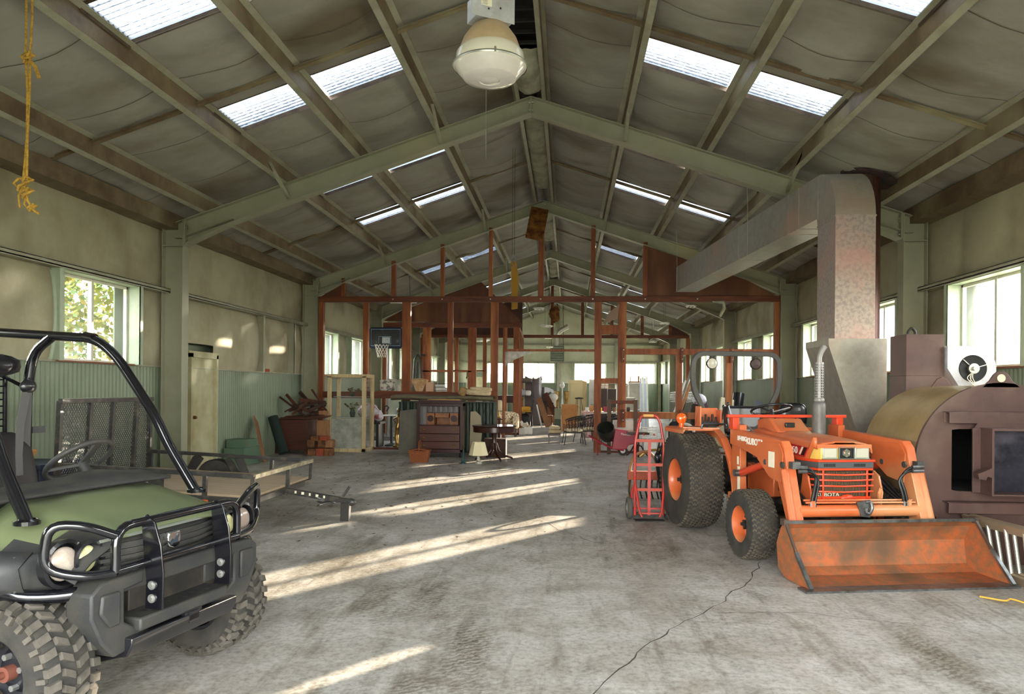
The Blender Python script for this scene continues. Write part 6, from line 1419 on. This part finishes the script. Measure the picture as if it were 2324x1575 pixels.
# stool with pillows and wicker chairs
t = thing('footstool', 'small brown wooden footstool in front of the wicker chairs', 'stool', (.24, 20.8, 0)); b = MB(); b.bb((-.18, -.15, .21), (.18, .15, .27)); b.build('seat', m_mah, parent=t, smooth=0, bevel=.01)
for x in (-.15, .15):
    for y in (-.12, .12): b = MB(); b.bb((x-.02, y-.02, 0), (x+.02, y+.02, .21)); b.build('leg', m_mah, parent=t, smooth=0)
for i in range(2):
    b = MB(); b.blob((0, 0, .06), (.36-.04*i, .28, .12), n=16, sq=.7); solo('cushion', ('lower cream cushion resting on the footstool', 'upper cream cushion stacked on the footstool')[i], 'cushion', b, m_crm, loc=(.25, 20.8, .27+.11*i), smooth=60)
def wicker(loc, rz, lab):
    t = thing('wicker_armchair', lab, 'chair', loc, rz, group='black wicker armchairs'); b = MB()
    rows = []
    for j in range(5):
        z = .38+.42*j/4; rows.append([((.26+.06*j/4)*math.sin(a), -(.24+.08*j/4)*math.cos(a)*-1+0, z*(1-.30*(1-abs(math.cos(a/2)))*(j/4))) for a in [(-2.2+4.4*i/14) for i in range(15)]])
    for r_ in rows[:-1]: b.tube(r_, .008, n=4)
    for j in range(15): b.tube([r_[j] for r_ in rows], .009, n=4)
    for j in range(14): b.tube([r_[min(14, j+q//2)] for q, r_ in enumerate(rows)], .005, n=4); b.tube([r_[max(0, j-q//2)] for q, r_ in enumerate(rows)], .005, n=4)
    b.build('woven_back', m_wick, parent=t, smooth=0)
    b = MB(); b.tube(rows[-1], .018, n=8); b.build('back_rim', m_blkm, parent=t)
    b = MB(); b.blob((0, 0, .40), (.52, .50, .10), n=16, sq=.6); b.build('seat_cushion', m_flor, parent=t, smooth=60)
    b = MB(); b.tube([(-.25, -.22, .34), (.25, -.22, .34), (.25, .22, .34), (-.25, .22, .34)], .014, closed=True, n=6); b.build('seat_frame', m_blkm, parent=t)
    for x, y in ((-.24, -.24), (.24, -.24), (.22, .26), (-.22, .26)): b = MB(); b.tube([(x, y, .56 if y < 0 else .34), (x, y, .3), (x*1.15, y*1.2, 0)], .012, n=6); b.build('leg', m_blkm, parent=t)
wicker((.78, 20.45, 0), -1.45, 'black wicker armchair with patterned cushion nearest the footstool'); wicker((1.15, 21.3, 0), -1.2, 'black wicker armchair behind the one nearest the footstool'); wicker((1.75, 20.9, 0), -1.3, 'black wicker armchair seen between the two tall posts')
b = MB(); rows = [[(1.05+.5*i/6, 22.4+.04*math.sin(i*2)*j, .86-.8*j/5-.0*i) for i in range(7)] for j in range(6)]; b.grid(rows); b.grid([[(1.05+.5*i/6, 22.4+.9*j, .86) for i in range(7)] for j in range(2)]); solo('quilt', 'pink quilt draped over a table left of the tall post', 'quilt', b, M('pink_quilt', 'b98a86', .9, col2='d8c0b4', scale=10), smooth=60, thick=.02)
cubes('work_table', 'long table under the pink quilt carrying small junk', 'table', [((1.05, 22.45, .80), (2.6, 23.3, .85)), ((1.1, 22.5, 0), (1.16, 22.56, .8)), ((2.5, 22.5, 0), (2.56, 22.56, .8)), ((2.5, 23.2, 0), (2.56, 23.26, .8)), ((1.1, 23.2, 0), (1.16, 23.26, .8))], m_wht)
mats = [m_wht, m_card, m_blkm, m_must, m_crimson, m_blue, m_tanw, m_bras, m_crm, m_mah]
JL = ['white tin', 'small card box', 'black metal can', 'mustard yellow tin', 'crimson tin', 'dark blue box', 'light wooden box', 'brass bowl', 'cream cloth bundle', 'dark wooden box']
for i in range(10):
    x, y = 1.2+.14*i, 22.6+.1*(i % 4); b = MB(); h_ = .08+.12*rr.random()
    if i % 3 == 0: b.lathe([(0, 0), (.05, 0), (.055, h_*.5), (.05, h_), (0, h_)], n=14)
    else: b.bb((-.055, -.05, 0), (.055, .05, h_))
    solo('table_junk', JL[i]+' among the small things on the long table behind the posts', 'container', b, mats[i], loc=(x, y, .85))
# black shelf unit
t = thing('metal_shelf', 'black open metal shelf unit loaded with bundles near mahogany cabinet', 'shelf', (-1.08, 28.9, 0)); hx, hy = .29, .2
for x in (-hx, hx):
    for y in (-hy, hy): b = MB(); b.bb((x-.015, y-.015, 0), (x+.015, y+.015, 1.78)); b.build('upright', m_blkm, parent=t, smooth=0)
for z in (.62, 1.22, 1.76): b = MB(); b.bb((-hx, -hy, z), (hx, hy, z+.025)); b.build('shelf_board', m_blkm if z > 1 else m_must, parent=t, smooth=0)
b = MB(); b.bar((-hx, hy, .9), (hx, hy, 1.5), .015, .015); b.bar((hx, hy, .9), (-hx, hy, 1.5), .015, .015); b.build('cross_brace', m_blkm, parent=t, smooth=0)
for nm, lab, cat, c, d, mm in (('towel_stack', 'yellow towels stacked on the lower shelf of the black unit', 'towels', (-1.02, 28.85, .74), (.36, .3, .19), m_must), ('grey_basket', 'grey wire basket on the middle of the black shelf unit', 'basket', (-1.18, 28.85, 1.38), (.3, .3, .26), M('grey_wire', '8f9296', .5)), ('white_hat', 'rounded white helmet on the black shelf unit', 'helmet', (-.95, 28.85, 1.36), (.24, .24, .22), m_wht), ('cloth_roll', 'grey rolled cloth on top of the black shelf unit', 'cloth', (-1.0, 28.85, 1.87), (.45, .22, .18), M('grey_cloth', '6d6458', .9)), ('paper_roll', 'pale roll lying at the top left of the black shelf unit', 'roll', (-1.32, 28.8, 1.87), (.18, .3, .18), M('pale_roll', 'bfa68c', .8)), ('black_bag', 'black bag filling the bottom of the black shelf unit', 'bag', (-1.08, 28.85, .28), (.5, .36, .55), m_blkm)):
    b = MB(); b.blob(c, d, n=16, sq=.6, noise=.04); solo(nm, lab, cat, b, mm, smooth=60)
b = MB(); b.prism([(-.35, 0), (.35, 0), (.35, 1.9), (.38, 1.92), (.34, 2.08), (.25, 2.02), (.12, 1.96), (.03, 1.97), (.0, 2.06), (-.03, 1.97), (-.12, 1.96), (-.25, 2.02), (-.34, 2.08), (-.38, 1.92), (-.35, 1.9)], 0, .4); t = thing('tall_cabinet', 'tall mahogany cabinet with broken pediment behind the black shelf', 'cabinet', (-.85, 31, 0)); b.build('body', m_mah, parent=t, smooth=0, bevel=.01)
for x in (-.17, .17): b = MB(); b.bb((x-.15, -.02, .2), (x+.15, 0, 1.75)); d = b.build('door', m_mah, parent=t, smooth=0, bevel=.01); b = MB(); b.blob((x*.15, -.04, 1.1), (.04, .04, .04)); b.build('knob', m_bras, parent=d)
for i, (p, q, lab) in enumerate((((-.55, 29.6, 1.15), (-.15, 29.4, 0), 'brown plank leaning right of the black shelf, the outer one'), ((-.32, 30.0, 1.35), (.12, 29.7, .5), 'reddish board leaning behind the outer plank beside the black shelf'), ((-.62, 29.3, .9), (-.40, 29.0, 0), 'narrow white strip leaning beside the black shelf'))):
    b = MB(); b.bar(p, q, .05 if i == 2 else .22, .025, up=(0, 1, .2)); solo('leaning_plank', lab, 'plank', b, (m_tanw, m_scrap, m_wht)[i], smooth=0)
t = thing('rocking_chair', 'reddish spindle back rocking chair in front of the leaning planks', 'chair', (-.26, 30.4, 0)); b = MB(); b.box((0, 0, .42), (.5, .45, .04)); b.build('seat', m_scrap, parent=t, smooth=0, bevel=.01)
for i in range(7): x = -.2+.4*i/6; b = MB(); b.cyl((x, .2, .43), (x*1.25, .32, .93), .011, n=6); b.build('spindle', m_scrap, parent=t)
b = MB(); b.tube([(-.27, .32, .93), (0, .35, .99), (.27, .32, .93)], .028); b.build('crest_rail', m_scrap, parent=t)
for x in (-.2, .2):
    for y in (-.18, .18): b = MB(); b.cyl((x, y, .42), (x*1.15, y*1.3, .05), .016, n=6); b.build('leg', m_scrap, parent=t)
    b = MB(); b.tube([(x*1.15, -.4, .09), (x*1.15, -.15, .02), (x*1.15, .2, .02), (x*1.15, .45, .10)], .016); b.build('rocker', m_scrap, parent=t)
    b = MB(); b.tube([(x*1.2, .26, .66), (x*1.3, -.05, .65), (x*1.3, -.2, .64), (x*1.15, -.18, .42)], .013); b.build('armrest', m_scrap, parent=t)
b = MB(); b.prism([(-.65, 0), (-.65, 1.62), (-.3, 1.6), (-.05, 1.5), (.03, 1.3), (.05, 0)], 0, .06); solo('piano_lid', 'big black curved panel standing behind the rocking chair', 'panel', b, m_blk, loc=(0, 33, 0), smooth=0)
b = MB(); b.blob((-.02, 31.6, 1.17), (.42, .42, .36), n=24); b.cyl((-.02, 31.6, .75), (-.02, 31.6, 1.02), .12); solo('glass_globe', 'white glass globe above the rocking chair back', 'globe', b, m_wht, smooth=60)
cubes('wooden_crate', 'low wooden crate carrying the white globe', 'crate', [((-.25, 31.4, 0), (.2, 31.8, .75))], m_tanw)
for i, (x, z0, z1) in enumerate(((.67, .62, .97), (.67, .0, .62))):
    b = MB(); b.bb((x-.29, 26.9, z0), (x+.29, 27.3, z1)); 
    if i == 0: b.bb((x-.29, 26.86, z0+.2), (x+.29, 26.9, z0+.215)); b.prism([(x+.29, z1), (x+.4, z1-.12), (x+.38, z1-.13), (x+.28, z1-.01)], 26.9, 27.3)
    solo('cardboard_box', ('large open cardboard box on top of another in the middle of the hall', 'cardboard box under the large open one in the middle')[i], 'box', b, m_card, smooth=0)
for i in range(2): cubes('green_bin', ('pale green bin left of the stacked cardboard boxes', 'dark green bin below the pale one by the cardboard boxes')[i], 'bin', [((.12, 27.4, .42-.42*i), (.36, 27.8, .80-.4*i))], M('pale_green_bin', '9aa48a', .6) if i == 0 else M('dull_green_bin', '56665a', .6))
for i, x in enumerate((.15, .55)):
    b = MB(); b.lathe([(0, 0), (.12, 0), (.05, .1), (.045, .6), (.07, .95), (.10, 1.1), (.12, 1.42), (.14, 1.44), (.11, 1.43), (0, 1.2)], n=20); solo('brass_urn', ('left of two tall brass urns behind the cardboard boxes', 'right of two tall brass urns behind the cardboard boxes')[i], 'urn', b, M('urn_brass', '8f6a34', .35, .6, col2='c9a868', scale=4) if i == 0 else bpy.data.materials['urn_brass'], loc=(x, 32.2, 0))
b = MB(); b.lathe([(.02, 0), (.09, .02), (.03, .1), (.02, .6), (.06, .8), (.02, 1.2), (.03, 1.55), (.09, 1.6), (.12, 1.7), (.06, 1.84), (.0, 1.86)], n=18); solo('white_standard_lamp', 'slim white standard lamp between the two brass urns', 'lamp', b, m_wht, loc=(.36, 32.6, 0))
for i in range(3): cubes('cabinet_door', ('front cream panelled door leaning before the end wall', 'middle cream door behind the front panelled one', 'rear golden door edge in the leaning stack')[i], 'door', [((.62+.1*i, 34+.1*i, 0), (1.28+.1*i, 34.04+.1*i, 1.95-.03*i)), ((.72+.1*i, 33.98+.1*i, .25), (1.18+.1*i, 34+.1*i, 1.8-.03*i))], (M('cream_door', 'cfbe90', .6) if i == 0 else m_pine), bev=.01)
t = thing('bar_stool', 'thin black metal stool with small seat before the cream doors', 'stool', (1.05, 29, 0)); b = MB(); b.lathe([(0, 1.15), (.16, 1.15), (.17, 1.19), (0, 1.22)], n=18); b.build('seat', m_blkm, parent=t)
for k in range(4): a = k*PI/2+.4; b = MB(); b.cyl((.10*math.cos(a), .10*math.sin(a), 1.16), (.24*math.cos(a), .24*math.sin(a), .0), .012, n=6); b.build('leg', m_blkm, parent=t)
cubes('bulletin_case', 'white framed case with grey panel left of the tall posts', 'case', [((1.5, 31, .9), (2.3, 31.2, 1.95)), ((1.5, 31, 0), (1.56, 31.2, .9)), ((2.24, 31, 0), (2.3, 31.2, .9))], m_wht); cubes('fireplace_surround', 'dark board pair leaning behind the tall posts', 'board', [((1.86, 29.9, 0), (2.2, 29.95, 1.56)), ((2.22, 29.92, 0), (2.56, 29.97, 1.55))], M('dark_board', '4a3c36', .7))
b = MB()
for i in range(5): b.bar((1.75+.0*i, 30.6, 1.60+.09*i), (2.5, 30.6, 1.58+.09*i), .02, .02); b.bar((1.8+.16*i, 30.6, 1.56), (1.86+.16*i, 30.6, 2.02), .02, .02)
solo('wooden_lattice', 'honey coloured wooden lattice above the dark boards', 'lattice', b, m_tanw, smooth=0)
cubes('lattice_table', 'pale chest carrying the wooden lattice behind the dark boards', 'chest', [((1.7, 30.3, 0), (2.6, 30.9, 1.56))], m_wht)
for i, (x0, x1, y, z1) in enumerate(((2.75, 3.3, 33, 1.75), (3.35, 3.9, 33.6, 1.85), (3.05, 3.5, 31.5, 1.2))):
    cubes('white_cabinet', ('white cabinet right of the tall posts, the left one', 'taller white cabinet with open front by end wall', 'low white cabinet in front of the two tall white ones')[i], 'cabinet', [((x0, y, 0), (x0+.04, y+.5, z1)), ((x1-.04, y, 0), (x1, y+.5, z1)), ((x0, y, z1-.04), (x1, y+.5, z1)), ((x0, y+.46, 0), (x1, y+.5, z1)), ((x0, y, .6), (x1, y+.5, .64)), ((x0, y, 0), (x1, y+.5, .08))], m_wht)
cubes('upturned_table', 'small orange brown table upside down on the white cabinet', 'table', [((3.38, 33.62, 1.85), (3.88, 34.05, 1.91)), ((3.42, 33.66, 1.91), (3.46, 33.70, 2.15)), ((3.8, 33.66, 1.91), (3.84, 33.70, 2.15)), ((3.8, 33.98, 1.91), (3.84, 34.02, 2.15))], m_tanw)
for i in range(4):
    b = MB(); b.bar((3.62+.08*i, 30.1, .0), (3.58+.08*i, 30.35, 2.0+.05*(i % 2)), .075, .02, up=(0, 1, 0)); solo('trim_board', 'pale painted trim board standing upright near the end wall', 'board', b, (M('pale_blue_trim', 'b9c6d2', .5), m_wht)[i % 2], group='upright pale trim boards', smooth=0)
# right side: sheets, poles, foam
for i in range(7):
    b = MB(); b.grid([[(4.4+.9*u/5, 27+.7*v/3, 1.12+.055*i+.02*math.sin(u*2+i)) for u in range(6)] for v in range(4)]); solo('foam_sheet', 'white sheet in the untidy stack at right beyond the poles', 'sheet', b, m_wht, group='stacked white sheets', smooth=60, thick=.03)
cubes('sheet_stand', 'grey box under the stack of white sheets', 'box', [((4.4, 27, 0), (5.2, 27.7, 1.1))], m_grey)
for i, (x0, x1, z1, mm) in enumerate(((3.75, 4.62, 2.15, m_alu), (3.85, 4.7, 2.0, m_tanw), (3.7, 4.5, 1.85, m_wht), (3.95, 4.75, 2.3, m_alu), (4.1, 4.7, 1.6, m_scrap))):
    b = MB(); b.bar((x0, 23.2+.25*i, 0), (x1, 24.2+.25*i, z1), .045+.05*(i % 2), .03); solo('leaning_pole', ('aluminium strip leaning at right, lowest of the slanting lengths', 'tan wooden strip in the slanting lengths at right', 'white strip in the slanting lengths at right', 'longest aluminium strip leaning at right', 'short red-brown strip leaning at right')[i], 'pole', b, mm, smooth=0)
b = MB(); b.blob((4.55, 22.4, 1.25), (.42, .4, .35), n=14, noise=.12); solo('cloth_heap', 'crumpled white printed cloth on the pile at right', 'cloth', b, M('white_printed_cloth', 'd6d3dc', .8, col2='8a6a78', scale=8, lo=.55, hi=.62), smooth=60)
b = MB(); b.blob((4.6, 22.5, .75), (.55, .6, .9), n=14, noise=.08, sq=.7); b.bb((4.3, 22.2, 0), (4.9, 22.8, .4)); solo('armchair', 'dark brown armchair under the crumpled white cloth', 'chair', b, m_darkw, smooth=50)
b = MB(); b.cyl((5.05, 20.2, 0), (5.3, 20.6, 1.45), .15, n=20); solo('foam_roll', 'black rolled foam mat leaning on the right wall behind the roll bar', 'roll', b, m_blk)
b = MB(); b.bar((4.75, 20.0, 0), (5.0, 20.5, 1.3), .45, .10, up=(0, 1, .3)); solo('mattress', 'cream mattress leaning beside the black foam roll', 'mattress', b, M('cream_mattress', 'bdb497', .8), smooth=0, bevel=.02)
b = MB(); b.bar((5.45, 19.8, 0), (5.75, 20.2, 1.25), .2, .03, up=(0, 1, .3)); solo('ironing_board', 'grey board leaning right of the black foam roll', 'board', b, M('blue_grey_board', '7f8698', .6), smooth=0)
b = MB(); b.box((5.97, 18.9, 1.93), (.14, .5, .14)); solo('black_case', 'black case lying on the right wainscot ledge by window', 'case', b, m_blk, smooth=0, bevel=.01)
b = MB(); b.tube([(5.6, 18.2, .1), (5.85, 18.6, 1.5), (5.98, 18.7, 3.0)], .008, n=5); solo('diagonal_cord', 'thin cord running diagonally up the right wall', 'cord', b, m_cream)
b = MB(); b.tube([(5.6, 18.5, .2), (5.95, 18.8, 1.75)], .02, n=6); solo('black_pole', 'black pole leaning against the right wall beyond the partition', 'pole', b, m_blkm)
# barrow mixer
t = thing('cement_mixer', 'small cement mixer with black tilted drum and crimson cover at the tall post', 'cement mixer', (1.62, 17.25, 0))
b = MB(); b.lathe([(0, -.2), (.12, -.2), (.19, -.05), (.215, .08), (.20, .2), (.185, .2), (.19, .05), (.1, -.12), (0, -.14)], c=(-.10, -.02, .52), rot=(.80, -.25, 0), n=32); b.build('drum', M('black_poly_drum', '24251f', .45), parent=t, smooth=50)
b = MB(); b.prism([(.08, .62), (.56, .56), (.58, .30), (.40, .25), (.36, .16), (.02, .14), (.06, .40)], -.12, .16); cv = b.build('motor_cover', m_crimson, parent=t, smooth=0, bevel=.015)
text('Yeoman', .07, m_ltr, cv, (.33, -.123, .50), (PI/2, .12, 0), shear=.3)
b = MB(); b.tube([(-.50, -.1, .45), (-.30, -.1, .33), (.02, -.1, .17), (.30, -.1, .13)], .018, fil=.05); b.tube([(-.50, .2, .45), (-.30, .2, .33), (.02, .2, .17), (.30, .2, .13)], .018, fil=.05); b.build('frame', m_crimson, parent=t)
b = MB(); b.lathe([(0, -.03), (.05, -.03), (.06, -.025), (.10, -.03), (.115, -.02), (.115, .02), (.10, .03), (0, .03)], c=(.28, .0, .117), axis='Y', n=26); w_ = b.build('wheel', m_rub, parent=t); b = MB(); b.lathe([(0, -.035), (.055, -.035), (.06, -.03)], c=(.28, .0, .117), axis='Y', n=20); b.build('hub', m_wht, parent=w_); b = MB(); b.tube([(-.3, .05, .33), (-.3, .05, 0)], .015); b.build('stand', m_crimson, parent=t)
# low frame, cartons, pedestal table, trays
t = thing('gate_frame', 'weathered brown open timber frame standing behind the mixer', 'frame', (1.91, 17.6, 0)); 
for x in (-.31, .31): b = MB(); b.bb((x-.045, -.04, 0), (x+.045, .04, 1.30)); b.build('post', M('weathered_post', '5a4636', .8) if x < 0 else bpy.data.materials['weathered_post'], parent=t, smooth=0)
b = MB(); b.bb((-.27, -.03, 1.20), (.27, .03, 1.28)); b.bb((-.27, -.03, .3), (.27, .03, .36)); b.build('rail', mt_woodh, parent=t, smooth=0)
for i in range(3):
    cubes('white_carton', ('bottom white carton of the stack at the right tall post', 'middle white carton of the stack at the right tall post', 'top white carton of the stack at the right tall post')[i], 'box', [((1.75, 18.3, .05+.24*i), (2.32, 18.7, .285+.24*i))], m_wht)
t = thing('pedestal_table', 'small square dark table on curved tripod legs behind the hand truck', 'table', (2.22, 17.0, 0)); b = MB(); b.bb((-.24, -.2, .52), (.24, .2, .575)); b.build('tabletop', m_mah, parent=t, smooth=0, bevel=.004); b = MB(); b.lathe([(0, .2), (.03, .2), (.045, .3), (.025, .4), (.03, .52), (0, .52)], n=14); b.build('pedestal', m_mah, parent=t)
for k in range(3): a = k*2*PI/3+.5; b = MB(); b.tube([(0, 0, .28), (.10*math.cos(a), .10*math.sin(a), .24), (.2*math.cos(a), .2*math.sin(a), .08), (.28*math.cos(a), .28*math.sin(a), .02)], [.022, .02, .016, .018]); b.build('leg', m_mah, parent=t)
t = thing('file_sorter', 'white wire letter sorter behind the small square table', 'rack', (2.55, 17.6, .34)); b = MB()
for z in range(6): b.tube([(-.17, -.12, .06*z), (.17, -.12, .06*z), (.17, .12, .06*z), (-.17, .12, .06*z)], .008, n=4, closed=True)
for x in (-.17, -.06, .06, .17): b.tube([(x, -.12, 0), (x, -.12, .34)], .008, n=4)
b.build('wire', m_wht, parent=t); cubes('white_drum', 'white plastic tub under the wire letter sorter', 'tub', [((2.4, 17.4, 0), (2.7, 17.75, .33))], m_wht)
# garden machines behind the tractor wheel
t = thing('garden_tractor', 'grey and crimson garden machine with black seat behind the hand truck', 'mower', (2.95, 15.9, 0))
b = MB(); b.blob((0, .1, .62), (.36, .14, .5), n=18, sq=.6, rot=(-.15, 0, 0)); b.blob((0, -.12, .42), (.38, .38, .12), n=16, sq=.6); b.build('seat', m_blk, parent=t, smooth=60)
b = MB(); b.tube([(-.25, .3, .3), (-.22, .25, .78), (.3, .25, .80), (.52, .2, .45)], .04, fil=.12); b.build('canopy_tube', M('pale_grey_tube', 'c3beb0', .5), parent=t)
b = MB(); b.bb((-.35, -.3, .22), (.5, .3, .34)); b.build('body', m_crimson, parent=t, smooth=0, bevel=.02)
for x in (-.35, .5): b = MB(); b.lathe([(0, -.05), (.15, -.05), (.17, -.03), (.17, .03), (.15, .05), (0, .05)], c=(x, 0, .17), axis='X', n=22); b.build('wheel', m_rub, parent=t)
b = MB(); b.blob((2.75, 12.2, .38), (.6, .7, .34), n=16, sq=.6); b.blob((2.55, 12.0, .62), (.5, .3, .10), n=12, sq=.5); t = thing('garden_tiller', 'dark crimson and cream garden tiller beyond the orange spring rake', 'tiller', (0, 0, 0)); b.build('engine_cover', M('dull_crimson', '7c2530', .45, col2='c9bf9c', scale=2.5, lo=.5, hi=.54), parent=t, smooth=60)
b = MB(); b.tube([(2.1, 11.95, .26), (2.1, 11.95, .30)], .02) if False else b.lathe([(.15, -.04), (.22, -.05), (.26, -.03), (.26, .03), (.22, .05), (.15, .04)], c=(2.32, 12.1, .265), axis='X', n=28); b.build('wheel', m_rub, parent=t)
b = MB(); b.tube([(2.4, 12.0, .5), (2.2, 11.6, .62), (1.85, 11.5, .6), (1.75, 11.55, .5)], .02, fil=.08); b.tube([(2.6, 12.1, .3), (2.6, 12.1, 0)], .03); b.build('handle', m_bras, parent=t)
# spring rake / cultivator
t = thing('spring_rake', 'orange steel cultivator bar with curved tines behind the hand truck', 'cultivator', (2.05, 10.5, 0))
b = MB(); b.bb((-.58, -.05, .27), (.6, .05, .39)); b.build('beam', m_orb, parent=t, smooth=0, bevel=.006)
for i in range(15):
    x = -.54+.077*i; b = MB(); b.tube([(x, .0, .28), (x-.02, -.10, .24), (x-.03, -.12, .12), (x, -.06, .02), (x+.01, -.02, .012)], .0115, n=6); b.build('tine', M('dark_tine', '3a3430', .5, .5) if i == 0 else bpy.data.materials['dark_tine'], parent=t)
b = MB(); b.tube([(-.55, 0, .02), (-.55, 0, .45), (-.48, 0, .62), (-.35, 0, .68), (-.22, 0, .62), (-.16, 0, .45), (-.16, 0, .3)], .022, n=8, fil=.06); b.build('hitch_hoop', m_tanw, parent=t)
b = MB(); b.blob((1.78, 9.6, .66), (.1, .08, .16), noise=.1); b.tube([(1.76, 9.6, .7), (1.76, 9.2, .93)], .01); b.tube([(1.80, 9.6, .7), (1.80, 9.2, .93)], .01) ; b.bar((1.78, 9.62, .6), (1.9, 9.9, .0), .04, .04)
solo('ratchet_strap', 'black ratchet with orange straps hanging behind the hand truck', 'strap', b, m_blk)
# far left chest and dark table
cubes('dark_sideboard', 'long dark sideboard before the far windows at left', 'sideboard', [((-2.9, 35, .85), (-1.6, 35.5, 1.2)), ((-2.85, 35.05, 0), (-2.75, 35.4, .85)), ((-1.75, 35.05, 0), (-1.65, 35.4, .85))], m_mah)
cubes('white_chest', 'white chest standing by the far stud wall at left', 'chest', [((-3.7, 33, 0), (-2.9, 33.5, 1.25))], m_wht)
# floor litter
b = MB()
for i in range(420):
    y = rr.uniform(7, 16.5); x = rr.gauss(-1.9, 1.5)
    if abs(x) > 5.5: continue
    a = rr.uniform(0, 6.28); l_ = rr.uniform(.008, .05)*(1 if y > 9 else .7); w_ = l_*rr.uniform(.15, .5); c, s = math.cos(a), math.sin(a)
    b.face([(x+c*u*l_-s*v*w_, y+s*u*l_+c*v*w_, .002+.006*abs(u)) for u, v in ((-1, 0), (0, -1), (1, .2), (.1, 1))])
tag(solo('floor_litter', 'scattered brown leaf and bark scraps over the concrete at centre left', 'litter', b, M('bark_scrap', '5a4634', .9), smooth=0), kind='stuff')

t = thing('riding_mower', 'black seat and yellow body of a mower half hidden behind the tractor exhaust', 'mower', (3.98, 11.2, 0))
b = MB(); b.blob((0, .1, 1.16), (.42, .14, .42), n=16, sq=.6); b.blob((0, -.12, .92), (.42, .4, .14), n=14, sq=.6); b.build('seat', m_blk, parent=t, smooth=60)
b = MB(); b.bb((-.32, -.4, .25), (.32, .3, .88)); b.build('body', m_must, parent=t, smooth=0, bevel=.04)
for x in (-.36, .36): b = MB(); b.lathe([(0, -.07), (.2, -.07), (.23, -.04), (.23, .04), (.2, .07), (0, .07)], c=(x, 0, .23), axis='X', n=22); b.build('wheel', m_rub, parent=t)
